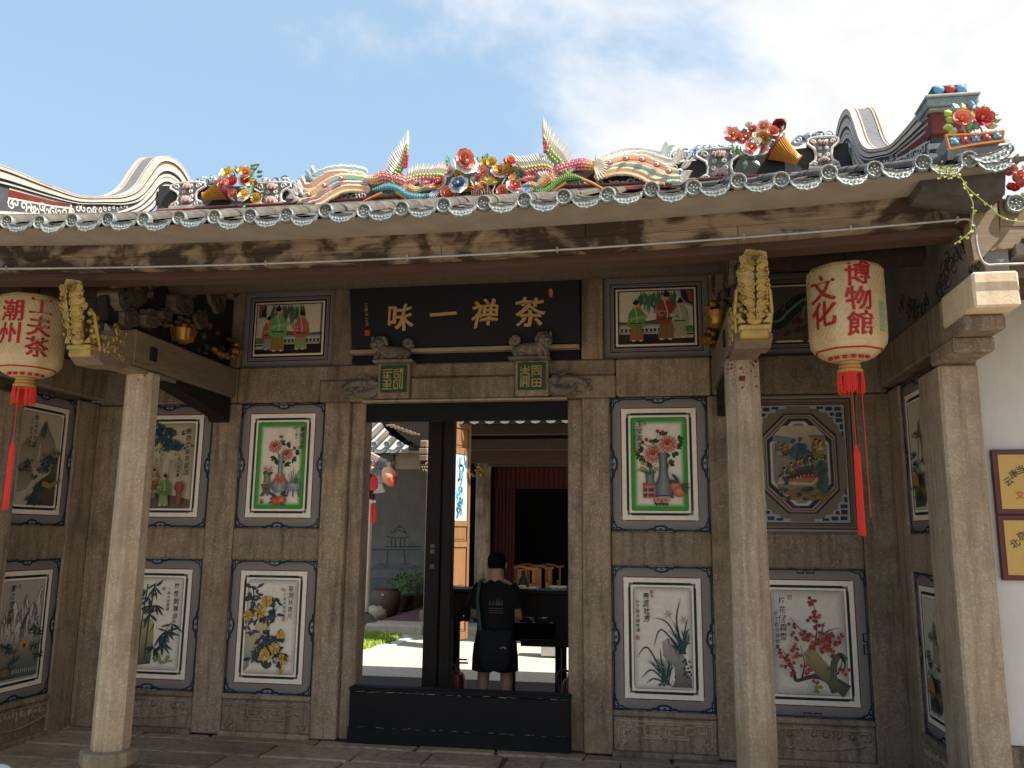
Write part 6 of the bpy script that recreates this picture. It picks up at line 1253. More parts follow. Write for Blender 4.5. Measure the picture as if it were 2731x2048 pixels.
    for k, c in ((-1, '5a9cc0'), (0, 'b52a34'), (1, '5a9cc0')): obj('ball', MB().ell((s*3.40+k*.064, ye-.055, 4.366), (.032, .024, .028), 12, 8, H(c)), 'ceramic', t, smooth=True)
    return t
gable(-1, 'striped white and red gable ridge with tall curl at left end of the roof')
gable(1, 'striped gable ridge with curl and balls on its end block, at right of the roof')

# porcelain flower trough on the right roof corner, masonry below it
ct = thing('flower_trough', 'porcelain flower trough with big red blossoms on the right roof corner', 'flower trough', at(2598, 397, y=-2.12))
a, b = at(2530, 400, y=-2.12), at(2668, 352, y=-2.12)
x0, x1, z0, z1 = a.x, b.x, a.z, b.z-.0
mb = MB(); mb.poly([(x0+.012, -2.12, z0), (x1-.0, -2.12, z0+.03), (x1+.012, -2.12, z1), (x0-.012, -2.12, z1-.012)], (0, 1, 0), .16, H('8f9092')); obj('trough', mb, 'ridge_paint', ct)
mb = MB()
for zz in (z0, z1): mb.tube([(x0-.01, -2.128, zz-.004), ((x0+x1)/2, -2.135, zz+(.015 if zz == z0 else -.012)), (x1+.012, -2.128, zz+(.03 if zz == z0 else 0))], .009, 6, H('b3702c'))
for xx, k in ((x0, 0), (x1, .03)): mb.tube([(xx, -2.128, z0+k), (xx+(.012 if k else -.012), -2.128, z1)], .009, 6, H('b3702c'))
obj('rope_border', mb, 'ceramic', ct, smooth=True)
for k in range(5):
    c = Vector((x0+.03+(x1-x0-.05)*k/4, -2.126, (z0+z1)/2+.008+.0045*k)); mb = MB(); cl = H('5a9cbc') if k % 2 == 0 else H('b0303c')
    for q in range(5): mb.ell(c+Vector((.017*math.cos(q*1.257+.3), -.004, .017*math.sin(q*1.257+.3))), (.012, .006, .012), 7, 4, cl)
    mb.ell(c+Vector((0, -.008, 0)), (.009, .006, .009), 7, 4, H('d8d6cc')); obj('rosette', mb, 'ceramic', ct, smooth=True)
def T4(x, y): return Z4(x, y, -2.10)
for k, (x, y, r, c) in enumerate(((1790, 300, 50, 'coral'), (1925, 300, 58, 'red'), (1830, 230, 26, 'red'))): flower(ct, T4(x, y), r/2.511*.0029, c, None, 6, 2, (-.1, 0))
for (x, y, a_, c) in ((1720, 270, 2.6, 'a8b83c'), (1730, 310, 3.0, '7f9a3c'), (1715, 350, 3.6, '8aa03c'), (1760, 240, 2.0, '5a9ab0'), (1800, 245, 1.6, '8fb03c'), (1870, 250, 1.5, '4f9a8a'), (1850, 290, 1.2, '6fa84c'), (1950, 245, 1.2, 'a0b44c'), (1900, 240, 1.4, '6fae94'), (1985, 290, .2, '7fae6c'), (1975, 340, 6.0, 'a9b4a0'), (1850, 330, 4.0, '5f9a4a'), (1740, 370, 3.9, '90a83c'), (2000, 300, .1, '8ab07c'), (1860, 225, 1.8, '3f8ab0'), (1880, 330, 4.9, '4f9a5a')): leafp(ct, T4(x, y)-Vector((.02*math.cos(a_), 0, .02*math.sin(a_))), .062, a_, c, wd=.75)
mb = MB()
for (x, y) in ((1800, 340), (1830, 340), (1860, 330), (1920, 350)): mb.tube([T4(x, y), T4(x+20, y+45)], .005, 5, H('b9aa8a'))
obj('stems', mb, 'ceramic', ct)
cm = thing('roof_corner', 'blackened masonry block under the right roof corner', 'roof corner', (3.2, -2.2, 3.4))
def q4(pts, y, d, name, mat, par, col=(.5, .5, .5)): obj(name, MB().poly([Z4(a, b, y) for a, b in pts], (0, 1, 0), d, col), mat, par)
q4([(1500, 640), (1530, 770), (1700, 790), (1900, 820), (2085, 800), (2092, 620), (2060, 560), (1720, 560), (1690, 640)], -2.24, .5, 'block', 'masonry_dark', cm)
q4([(1700, 500), (1700, 570), (2095, 540), (2150, 500), (2140, 470), (2090, 465), (2065, 470)], -2.26, .35, 'cap', 'masonry_dark', cm)
obj('drip_tile', M_DRIP, None, cm, M=xf(Z4(1985, 545, -2.36)+Vector((.0, 0, .035)), (-.2, -.28, 0), (1.25, 1, 1.15)))
# timber at the corner below
ctm = thing('corner_timber', 'weathered boards closing the eave at the right corner', 'timber', (3.3, -2.1, 3.0))
q4([(1860, 850), (2025, 830), (2045, 960), (2050, 1090), (1930, 1230), (1880, 1240), (1850, 1060), (1845, 1000)], -2.0, .1, 'diagonal_board', 'beam_plain', ctm)
q4([(2048, 835), (2350, 835), (2350, 1010), (2052, 1010)], -1.99, .1, 'board', 'beam_plain', ctm)
q4([(2052, 1014), (2350, 1014), (2350, 1130), (1950, 1180), (1960, 1165), (2050, 1092)], -1.985, .1, 'board', 'beam_plain', ctm)

# ================================================================== bracket beams, gilded brackets, carvings
for s in (-1, 1):
    side = 'left' if s < 0 else 'right'
    t = thing('bracket_beam', f'heavy brown beam running from the wall over the {side} column', 'beam', (s*2.1, -.9, 2.8), 'bracket beams')
    xa, xb = s*2.1-.105, s*2.1+.105
    obj('beam', MB().box(xa, xb, -1.50, -.035, 2.735, 2.985, .012), 'bracket_wood', t)
    obj('beam_nose', MB().poly([(xa+.004, -1.502, 2.74), (xa+.004, -1.502, 2.975), (xa+.004, -1.80, 2.90), (xa+.004, -1.86, 2.70), (xa+.004, -1.80, 2.668), (xa+.004, -1.60, 2.68)], (1, 0, 0), .202), 'bracket_wood', t)
    obj('bolster', MB().box(xa+.02, xb-.02, -1.62, -.92, 2.70, 2.734, .006), 'bracket_wood', t)
    obj('brace', MB().poly([(xa+.03, -.06, 2.52), (xa+.03, -.06, 2.732), (xa+.03, -1.05, 2.732), (xa+.03, -1.05, 2.70), (xa+.03, -.16, 2.56), (xa+.03, -.13, 2.52)], (1, 0, 0), .15), 'dark_wood', t)
    obj('tenon', MB().box(xa-.012 if s > 0 else xb-.02, xa+.02 if s > 0 else xb+.012, -1.32, -1.24, 2.80, 2.90, .004), 'dark_wood', t)
    # gilded bracket
    g = thing('gilded_bracket', f'gilded carved bracket with a flower on top under the eave beam at {side}', 'carving', (s*2.1, -1.85, 2.7), 'gilded brackets')
    cx = s*2.1; r2 = random.Random(8+s)
    mb = MB(); mb.box(cx-.078, cx+.078, -1.925, -1.80, 2.70, 2.77, .012); mb.box(cx-.086, cx+.086, -1.94, -1.80, 2.745, 2.78, .010)
    for k in (-1, 1): mb.poly([(cx+k*.09, -1.945, 2.785), (cx+k*.045, -1.945, 2.785), (cx+k*.082, -1.945, 2.825)], (0, 1, 0), .05)
    mb.ell((cx, -1.94, 2.80), (.045, .03, .03), 10, 6); obj('pedestal', mb, 'gold', g, smooth=True)
    mb = MB(); mb.tube([(cx, -1.88, 2.76), (cx, -1.93, 2.86), (cx, -1.965, 2.98), (cx, -1.995, 3.10), (cx, -2.0, 3.17)], [.035, .034, .036, .038, .03], 10); obj('stem', mb, 'gold_dark', g, smooth=True)
    for k in range(9):
        z = 2.80+k*.037+r2.uniform(-.006, .006); y = -1.94-k*.0085
        for q in (-1, 1):
            sz = (.6, .62, .8, .95, 1.05, 1.1, 1.1, 1.0, .9)[k]*r2.uniform(.85, 1.15); mb = MB()
            M = Matrix.Translation((cx+q*.040*sz, y-.042-r2.uniform(0, .012), z+.012)) @ Matrix.Rotation(-q*r2.uniform(.35, .75), 4, 'Y') @ Matrix.Rotation(q*r2.uniform(.1, .5), 4, 'Z') @ Matrix.Rotation(.42, 4, 'X')
            mb.ell((0, 0, 0), (.042*sz, .009, .024*sz), 10, 6, M=M); mb.tube([M @ Vector((.042*sz*math.cos(a_*.785), -.006, .024*sz*math.sin(a_*.785))) for a_ in range(9)], .0045, 5); mb.tube([M @ Vector((-q*.03*sz, -.010, 0)), M @ Vector((q*.036*sz, -.011, 0))], .004, 5); obj('leaf', mb, 'gold', g, smooth=True)
            sz *= .05
            if k % 2: obj('berry', MB().ell((cx+q*(.045+sz*.4), y-.05, z-.004), (.012, .012, .013), 7, 5), 'gold_dark', g, smooth=True)
    fl = flower(g, Vector((cx, -2.05, 3.115)), .05, 'yellow', None, 6, 3, (-.05, 0), r2, 'rose'); fl.data.materials.clear(); fl.data.materials.append(MAT['gold'])
    mb = MB()
    for k in range(9):
        a = k*6.283/9; c = Vector((cx, -2.03, 3.105)); L_ = .085*(1 if k % 2 else .8)
        d = Vector((math.cos(a), 0, math.sin(a))); nn = Vector((-d.z, 0, d.x))
        mb.add([c+d*.03+nn*.018, c+d*.03-nn*.018, c+d*.07-nn*.026+Vector((0, -.015, 0)), c+d*L_+Vector((0, -.02, 0)), c+d*.07+nn*.026+Vector((0, -.015, 0)), c+d*.06+Vector((0, .03, 0))], [(0, 1, 2, 4), (4, 2, 3), (1, 0, 5), (0, 4, 5), (2, 1, 5), (4, 3, 5), (3, 2, 5)])
    obj('rose_leaves', mb, 'gold', g)
    for q in (-1, 1):        # scrolling flanks
        mb = MB()
        for k in range(14):
            u = k/13; mb.ell((cx+q*(.068+.012*math.sin(k*1.7)), -1.85-.06*u+.03*math.sin(k*2.3), 2.76+.22*u+.01*math.cos(k*3)), (.013+.008*(k % 3), .024, .016+.006*(k % 2)), 8, 5)
        mb.tube([(cx+q*.09, -1.83, 2.74), (cx+q*.10, -1.90, 2.86), (cx+q*.09, -1.93, 2.97), (cx+q*.07, -1.95, 3.01)], [.010, .012, .012, .007], 7)
        for k in range(6): a_ = k*1.05; mb.tube([(cx+q*.085, -1.80+.05*k*.4+.03*math.cos(a_+e*.8)*(1-e/8), 2.80+.03*k+.03*math.sin(a_+e*.8)*(1-e/8)) for e in range(7)], .007, 5)
        obj('flank_scroll', mb, 'gold', g, smooth=True)
    mb = MB()
    for k in range(40): q_ = r2.choice((-1, 1)); yy = -1.60-r2.random()*.24; P_ = Vector((cx+q_*.104, yy, 2.73+r2.random()*.20)); ph = r2.random()*6; mb.tube([P_+Vector((0, .028*(1-e/7)*math.cos(ph+e*.9), .028*(1-e/7)*math.sin(ph+e*.9))) for e in range(6)], .0085, 5)
    obj('back_foliage', mb, 'gold', g, smooth=True, kind='stuff')
    # dark carved boards above the beam
    c = thing('carved_bracket', f'dark carved scroll brackets stacked above the {side} beam', 'carving', (s*2.1, -.8, 3.0), 'carved brackets')
    obj('board', MB().poly([(cx-.03, -.04, 3.0), (cx-.03, -1.7, 2.99), (cx-.03, -1.75, 3.15), (cx-.03, -1.3, 3.40), (cx-.03, -.04, 3.6)], (1, 0, 0), .06), 'dark_wood', c)
    discs = [(at(u, v, x=-2.1).y, at(u, v, x=-2.1).z, r) for (u, v, r) in ((354, 770, .135), (385, 748, .075), (456, 806, .12), (486, 770, .08), (564, 797, .13), (600, 765, .10), (325, 848, .09), (370, 852, .075), (420, 840, .06), (520, 850, .09), (300, 800, .08))]
    for di, (y, z, r) in enumerate(discs):
        n_ = 30; ph = di*1.3; xx = cx-.085+.014*(di % 4); th_ = .13+.02*(di % 3)
        out = [(y+r*(1+.13*math.sin(3*a+ph)+.07*math.sin(7*a))*math.cos(a), z+r*(1+.13*math.sin(3*a+ph)+.07*math.sin(7*a))*math.sin(a)*.85) for a in [2*math.pi*k/n_ for k in range(n_)]]
        mb = MB(); mb.add([(xx+dx, a, b) for dx in (0, th_) for a, b in out], [tuple(range(n_)), tuple(range(n_, 2*n_))])
        for side_ in (xx-.004, xx+th_+.004):
            for (sc_, tr) in ((.88, .012), (.55, .011)):
                mb.tube([(side_, y+r*sc_*(1-.075*i)*math.cos(ph+i*.62), z+.85*r*sc_*(1-.075*i)*math.sin(ph+i*.62)) for i in range(12)], tr, 5)
        sc0 = obj('scroll', mb, 'carved_wood', c, kind='stuff')
        mb = MB(); mb.add([(xx+dx, y+(a-y)*1.015, z+(b-z)*1.015) for dx in (-.002, th_+.002) for a, b in out], [(k, (k+1) % n_, n_+(k+1) % n_, n_+k) for k in range(n_)]); obj('scroll_edge', mb, 'edge_wood', sc0)
    for k in range(30):
        yy, zz = r2.uniform(-1.6, -.1), r2.uniform(3.02, 3.3); obj('carved_bud', MB().ell((cx-s*.06+r2.uniform(-.05, .05), yy, zz), (.03, .02+.03*r2.random(), .015+.02*r2.random()), 7, 4), 'carved_wood', c, smooth=True)
    # gilt fruit and flower basket in the carving
    k0, k1 = at(450, 897, x=-2.1), at(595, 940, x=-2.1)
    xo = -s*.12
    mb = MB(); b0 = Vector((cx+xo, k0.y, k0.z))
    mb.lathe([(.03, -.06), (.065, -.04), (.085, .02), (.09, .05)], 14, M=Matrix.Translation(b0))
    for k in range(12): mb.ell(b0+Vector((r2.uniform(-.07, .07), r2.uniform(-.09, .09), .06+r2.random()*.07)), (.028, .03, .024), 7, 5)
    for k in range(8): a = k*.785; mb.tube([b0+Vector((.07*math.cos(a), .07*math.sin(a), -.04)), b0+Vector((.095*math.cos(a), .095*math.sin(a), .05))], .007, 5)
    obj('gilt_basket', mb, 'gold_dark', c, smooth=True)
    mb = MB(); b1 = Vector((cx+xo, min(k1.y, -.12), k1.z))
    for k in range(8): a = k*.785; mb.ell(b1+Vector((.03*math.cos(a), .03*math.sin(a), 0)), (.04, .04, .045), 9, 6)
    mb.ell(b1+Vector((0, 0, .06)), (.03, .03, .03), 9, 6)
    for k in range(9): mb.ell(b1+Vector((r2.uniform(-.03, .03), -.08-.03*k, -.05+r2.uniform(-.02, .02))), (.026, .03, .022), 7, 5)
    obj('gilt_gourd', mb, 'gold_dark', c, smooth=True)

# ================================================================== name board with four gilt characters
pb = thing('name_board', 'dark lacquered name board with four gilt characters above the door', 'plaque', (0, -.1, 3.13))
Pb0, Pt0 = Vector((0, -.10, 3.125)), Vector((0, -.26, 3.80)); up_ = (Pt0-Pb0).normalized(); on = Vector((0, -up_.z, up_.y))
mb = MB(); mb.poly([Pb0+Vector((-.945, 0, 0)), Pb0+Vector((.97, 0, 0)), Pt0+Vector((.97, 0, 0)), Pt0+Vector((-.945, 0, 0))], -on, .04); pbb = obj('board', mb, 'lacquer', pb)
def onboard(u, v):
    d = _F+_R*((u-1365.5)/CF)-_U*((v-1024)/CF); k = (Pb0-CAM).dot(on)/d.dot(on); return CAM+d*k
def letter(parent, ch, c, sz, ux, uz, out, mat, depth=.012, off=.03, name='character', wob=.04, sx=1.0, sl=.1):
    ph = rnd.random()*6; mb = MB()
    for ci, (bx, by) in enumerate(((0, 0), (off, 0), (0, off), (off, off*.4), (-off*.5, off*.5))): _letter(mb, ch, c, sz, ux, uz, out, depth+ci*.0004, wob, sx, sl, ph, bx, by)
    return obj(name, mb, mat, parent, fix=False)
def _letter(mb, ch, c, sz, ux, uz, out, depth, wob, sx, sl, ph, bx, by):
    vv, ff = glyph(ch, 0); n = len(vv); vv = [(a+bx, b+by) for a, b in vv]
    P = [c+Vector(ux)*sz*sx*(a+sl*b+wob*math.sin(b*7+ph))+Vector(uz)*sz*(b+wob*math.sin(a*6+ph)+.08*a) for a, b in vv]
    o = Vector(out); edges = {}
    for f in ff:
        for a, b in zip(f, f[1:]+f[:1]): edges[(a, b)] = edges.get((a, b), 0)+1
    rim = [(a, b) for (a, b) in edges if (b, a) not in edges]
    mb.add([p+o*depth for p in P]+[p+o*.0005 for p in P], [tuple(f) for f in ff]+[(b, a, n+a, n+b) for a, b in rim])
for ch, u, v, sz in (('味', 1066.5, 846, .235), ('一', 1181, 838, .235), ('禅', 1294, 836, .235), ('茶', 1413, 834, .25)): letter(pbb, ch, onboard(u, v), sz, (1, 0, 0), up_, on, 'gold_letter')
P = Paint(onboard(978, 845), (1, 0, 0), up_, on); P.column('乙酉年之夏', 0, .10, .035, H('8a7448'), 1.15, .0); P.rect(-.022, -.155, .022, -.11, H('a03a20')); P.ell(.0, 0, .0001, .0001, INK)
obj('inscription', P.mb, 'paint', pbb, fix=False)
P = Paint(onboard(1469, 781), (1, 0, 0), up_, on); P.ell(0, 0, .018, .04, H('a8412c'), 14); P.stroke([(-.008, .02), (.008, .02), (.006, -.02)], .004, H('d8a080'), 1); obj('red_seal', P.mb, 'paint', pbb, fix=False)
sh = thing('board_rail', 'narrow worn wooden rail under the name board', 'rail', (0, -.05, 3.09))
obj('rail', MB().box(-.965, .962, -.10, .05, 3.085, 3.118, .006), 'beam_plain', sh); obj('skirting', MB().box(-.96, .958, -.02, .055, 3.008, 3.083, .003), 'lacquer', sh)
# stone lions carrying the board
for s, lb in ((-1, 'dark carved stone lion under the left end of the name board'), (1, 'dark carved stone lion under the right end of the name board')):
    t = thing('stone_lion', lb, 'stone lion', (s*.565, -.12, 2.99), 'stone lions under the name board'); c = Vector((s*.565, -.12, 2.985)); r2 = random.Random(2+s)
    mb = MB(); mb.box(c.x-.17, c.x+.17, -.19, -.04, 2.986, 3.012, .008); obj('plinth', mb, 'carved_dark', t)
    mb = MB(); mb.tube([c+Vector((-s*.13, .0, .07)), c+Vector((-s*.05, -.01, .085)), c+Vector((s*.05, -.02, .09)), c+Vector((s*.11, -.03, .12))], [.04, .058, .06, .05], 10)
    for q in (-.12, -.07, .08, .13): mb.tube([c+Vector((s*q, -.03, .08)), c+Vector((s*(q+.02), -.05, .028))], [.028, .022], 7)
    obj('body', mb, 'carved_dark', t, smooth=True)
    mb = MB(); h = c+Vector((s*.13, -.05, .16)); mb.ell(h, (.055, .05, .05), 12, 8); mb.ell(h+Vector((s*.02, -.045, -.015)), (.032, .03, .022), 9, 6); mb.ell(h+Vector((s*.02, -.045, -.04)), (.028, .025, .012), 9, 6)
    for q in (-.02, .02): mb.ell(h+Vector((q+s*.01, -.045, .018)), (.010, .010, .010), 6, 4); mb.ell(h+Vector((q*2.3, .0, .045)), (.014, .012, .022), 6, 4)
    for k in range(16): a = k*.39; mb.ell(h+Vector((.055*math.cos(a)-s*.012, .012, .05*math.sin(a))), (.02, .022, .02), 7, 5)
    obj('head', mb, 'carved_dark', t, smooth=True)
    mb = MB()
    for k in range(9): a = k*.7; mb.ell(c+Vector((-s*(.12+.028*math.cos(a)), -.01, .15+.03*math.sin(a)+.004*k)), (.026, .03, .026), 7, 5)
    obj('tail', mb, 'carved_dark', t, smooth=True)
# dragon reliefs and green seals over the door
for s, lb in ((-1, 'dark carved dragon relief left of the left door seal'), (1, 'dark carved dragon relief right of the right door seal')):
    t = thing('dragon_relief', lb, 'carving', (s*.88, -.05, 2.7), 'dragon reliefs on the lintel'); r2 = random.Random(12+s); c = Vector((s*.87, -.04, 2.79))
    mb = MB(); P = [c+Vector((s*.17*math.cos(i*.5)*(1-.05*i)-s*.02, -.012-.01*math.sin(i), .07*math.sin(i*.5)*(1-.05*i)-.01)) for i in range(14)]; mb.tube(P, [.018+.02*math.sin(i*.24) for i in range(14)], 8); obj('body', mb, 'carved_dark', t, smooth=True)
    mb = MB(); mb.ell(c+Vector((-s*.10, -.03, .05)), (.045, .035, .035), 10, 6); mb.ell(c+Vector((-s*.14, -.04, .04)), (.03, .025, .02), 8, 5)
    for k in range(5): mb.tube([c+Vector((-s*.08, -.02, .07)), c+Vector((-s*(.02+.03*k-.06), -.02, .12+.012*(k % 2)))], [.008, .002], 5)
    obj('head', mb, 'carved_dark', t, smooth=True)
    mb = MB()
    for k in range(26): mb.ell(c+Vector((r2.uniform(-.18, .18), -.002, r2.uniform(-.085, .06))), (r2.uniform(.015, .035), .014, r2.uniform(.010, .02)), 7, 4)
    obj('cloud_scroll', mb, 'carved_dark', t, smooth=True)
SEAL_R = [((1, 11), (1, 9), (5, 9), (5, 11)), ((3, 11.4), (3, 8)), ((2, 10), (4, 10)), ((1, 7.6), (5, 7.6)), ((1, 7.6), (1, 1)), ((5, 7.6), (5, 1)), ((2, 6), (4, 6), (4, 2.6), (2, 2.6), (2, 6)), ((2, 5), (4, 5)), ((2, 3.8), (4, 3.8)), ((2, 1), (2, 2)), ((4, 1), (4, 2)),
          ((6.6, 11.2), (11, 11.2)), ((6.6, 11.2), (6.6, 6)), ((11, 11.2), (11, 6)), ((7.6, 10), (10, 10)), ((8.8, 11.2), (8.8, 10)), ((7.6, 8.8), (10, 8.8), (10, 7), (7.6, 7), (7.6, 8.8)), ((6.6, 4.6), (11, 4.6), (11, 1), (6.6, 1), (6.6, 4.6)), ((6.6, 2.8), (11, 2.8)), ((8.8, 4.6), (8.8, 1))]
SEAL_L = [((1, 11), (5.4, 11)), ((1, 9.6), (5.4, 9.6)), ((3.2, 9.6), (3.2, 7.6)), ((1.4, 8.6), (1.4, 6.8), (5, 6.8)), ((2.4, 7.8), (4.6, 7.8)), ((1.2, 5.4), (2.8, 5.4), (2.8, 3.6), (1.2, 3.6)), ((3.6, 5.6), (5.2, 5.6), (5.2, 3.4), (3.8, 3.4)), ((1.4, 2.4), (5, 2.4)), ((3.2, 5), (3.2, 1)), ((1, 1), (5.4, 1)),
          ((6.6, 11), (9, 11)), ((6.6, 9.8), (9, 9.8)), ((10, 11.2), (11.2, 9.8)), ((7, 8.6), (9, 8.6), (9, 6.8), (7, 6.8), (7, 8.6)), ((8, 6.8), (8, 5.6)), ((6.8, 5.4), (9.2, 5.4)), ((6.8, 5.4), (6.8, 1.2), (8.8, 1.2), (8.8, 4.2), (7.8, 4.2)), ((10, 9), (10, 1.4)), ((11.2, 9), (11.2, 1.2), (10.4, 1.2))]
for s, lb, ST in ((-1, 'square green door seal with gilt strokes, left of the pair over the door', SEAL_L), (1, 'square green door seal with gilt strokes, right of the pair over the door', SEAL_R)):
    t = thing('door_seal', lb, 'door seal', (s*.577, -.08, 2.72), 'door seals'); xc = s*.577
    obj('block', MB().box(xc-.137, xc+.137, -.085, .10, 2.70, 2.992, .006), 'stone', t)
    pt_ = obj('plate', MB().box(xc-.112, xc+.112, -.098, -.084, 2.748, 2.972, .003, H('1f4a34')), 'paint', t)
    mb = MB(); g = .2/12.4
    for st in ST:
        for (a, b), (c_, d_) in zip(st[:-1], st[1:]):
            x0, x1 = sorted((a, c_)); z0, z1 = sorted((b, d_)); w_ = .30
            mb.box(xc-.1+(x0-w_)*g, xc-.1+(x1+w_)*g, -.108+.0004*(len(mb.v) % 5), -.097, 2.76+(z0-w_)*g, 2.76+(z1+w_)*g, 0)
    obj('strokes', mb, 'gold', pt_, kind='stuff')

# ================================================================== paper lanterns
LP = [(.075, .02), (.17, .014), (.214, -.004), (.226, -.03), (.228, -.15), (.229, -.27), (.228, -.39), (.225, -.462), (.208, -.495), (.16, -.535), (.11, -.558), (.062, -.565)]
def lr(z):
    for (r0, z0), (r1, z1) in zip(LP[2:], LP[3:]):
        if z1 <= z <= z0: return r0+(r1-r0)*(z0-z)/(z0-z1)
    return .2
def lantern(label, c, rows, facing, twist, long_z, patch=False):
    t = thing('paper_lantern', label, 'lantern', c, 'paper lanterns under the eave'); c = Vector(c); n = 8
    def surf(a, z, d=0):       # point on the softly octagonal body, a measured from the face turned to the viewer
        g = facing+a; ph = (g-twist) % (2*math.pi/n)-math.pi/n; k = (.35+.65*math.cos(math.pi/n)/math.cos(ph)); r = lr(z)*k+d
        return c+Vector((r*math.sin(g), -r*math.cos(g), z))
    mb = MB(); m = 48; v = []; zs = [p[1] for p in LP]
    for (r, z) in LP:
        for i in range(m):
            g = facing+2*math.pi*i/m; ph = (g-twist) % (2*math.pi/n)-math.pi/n; k = .35+.65*math.cos(math.pi/n)/math.cos(ph); v.append(c+Vector((r*k*math.sin(g), -r*k*math.cos(g), z)))
    mb.add(v, [(j*m+i, j*m+(i+1) % m, (j+1)*m+(i+1) % m, (j+1)*m+i) for j in range(len(LP)-1) for i in range(m)]+[tuple(range(m)), tuple(range((len(LP)-1)*m, len(LP)*m))])
    pbd = obj('paper_body', mb, 'lantern_paper', t, smooth=True)
    mb = MB()     # bamboo lattice
    for k in range(44):
        for dr in (-1, 1):
            a0 = k*2*math.pi/44; mb.tube([surf(a0+dr*u*1.3, -.03-u*.44, .0015) for u in [i/14 for i in range(15)]], .0014, 3, H('dcc894'), False)
    for z in (-.03, -.10, -.20, -.30, -.40, -.47): mb.tube([surf(2*math.pi*i/40, z, .002) for i in range(41)], .0018, 3, H('dccb9c'), False)
    obj('bamboo_lattice', mb, 'paint', pbd, kind='stuff')
    RED = H('a3181c')
    for (txt, a, z0, dz, sz) in rows:
        for i, ch in enumerate(txt):
            vv, ff = glyph(ch, 0); z = z0-i*dz; mb = MB(); ph = rnd.random()*6
            for ci, (bx, by) in enumerate(((0, 0), (.035, 0), (0, .03), (.035, .03), (.018, .015))):
                P = [surf(a+(x+bx+.02*math.sin(y*6+ph))*sz*1.1/.23, z+(y+by+.03*x+.02*math.sin(x*6+ph))*sz, .0035+.0004*ci) for x, y in vv]
                mb.add(P, ff, RED)
            obj('character', mb, 'paint', pbd, fix=False)
    if patch: obj('green_patch', MB().add([surf(a_, z_, .003) for z_ in (-.24, -.42) for a_ in (.95, 1.05, 1.15)], [(0, 1, 4, 3), (1, 2, 5, 4)], H('7f9a78')), 'paint', pbd, fix=False)
    mb = MB(); mb.tube([surf(2*math.pi*i/40, -.512, .002) for i in range(41)], .006, 4, RED, False)
    for k in range(6):
        q = facing-.9+k*.36; mb.tube([c+Vector((.13*math.sin(q+e*.1), -.13*math.cos(q+e*.1), -.555-.003)) for e in (-1, 0, 1)], .010, 5, RED)
    obj('red_border', mb, 'paint', pbd, kind='stuff')
    mb = MB().lathe([(.058, -.56), (.064, -.572), (.058, -.584), (.066, -.596), (.06, -.61), (.074, -.618), (.074, -.636), (.0, -.637)], 16, H('b08a50'), Matrix.Translation(c)); clr = obj('collar', mb, 'paint', t, smooth=True)
    mb = MB(); r2 = random.Random(int(abs(c.x)*10))
    for k in range(90):
        a = r2.random()*6.283
        if abs((a*3/6.283) % 1-.5) < .12: continue
        p = c+Vector((.070*math.cos(a), .070*math.sin(a), -.63)); mb.tube([p, p+Vector((.004*math.cos(a), .004*math.sin(a), -.06)), p+Vector((r2.uniform(-.006, .006), r2.uniform(-.006, .006), -.115-.02*r2.random()))], [.004, .0045, .003], 4)
    obj('short_tassel', mb, 'tassel_red', clr, kind='stuff')
    for (dx, z0, z1, rr_) in long_z:
        mb = MB(); p = c+Vector((dx, -.02, -.63)); mb.tube([p, Vector((p.x+.005, p.y, z0))], .0022, 4, cap=False); obj('cord', mb, 'tassel_red', t)
        if z1:
            mb = MB(); q = Vector((p.x+.005, p.y, z0)); n_ = 22
            for k in range(n_):
                a = k*2.4; r = rr_*math.sqrt(k/n_); mb.tube([q+Vector((0, 0, .012)), q+Vector((r*.7*math.cos(a), r*.7*math.sin(a), -.04)), q+Vector((r*math.cos(a)+.02*dx, r*math.sin(a), z1-z0+r2.uniform(-.01, .01)))], [.004, .006, .004], 4)
            obj('long_tassel', mb, 'tassel_red', t, kind='stuff')
    mb = MB().tube([c+Vector((0, 0, .015)), c+Vector((.02, .02, .09)), c+Vector((-.03, .03, .17)), c+Vector((.05, .02, .20)), c+Vector((.12, 0, .12)), c+Vector((.14, 0, .22)), c+Vector((0, 0, .30))], .005, 5); obj('wire', mb, 'plastic_black', t)
    obj('cap', MB().lathe([(.05, .0), (.11, .012), (.10, .03), (.03, .045), (0, .05)], 16, H('5a2a14'), Matrix.Translation(c)), 'paint', t)
cR = at(2250, 722, y=-1.5); cL = at(92, 800, y=-1.5)
lantern('paper lantern hanging at right with three and two red characters and long red tassel', (cR.x, -1.5, cR.z), [('博物館', .34, -.085, .150, .150), ('文化', -.62, -.155, .155, .168)], math.atan2(CAM.x-cR.x, 5.17), .25, [(-.0, at(2270, 1190, y=-1.52).z, at(2290, 1425, y=-1.52).z, .02), (.055, at(2285, 1380, y=-1.52).z, None, 0)], True)
lantern('paper lantern cut by the left edge of the view, red characters and short tassels', (cL.x, -1.5, cL.z), [('工夫茶', .20, -.09, .145, .150), ('潮州', -.62, -.135, .16, .16)], math.atan2(CAM.x-cL.x, 5.17), .15, [(-.03, at(55, 1180, y=-1.52).z, at(40, 1358, y=-1.52).z, .017)])

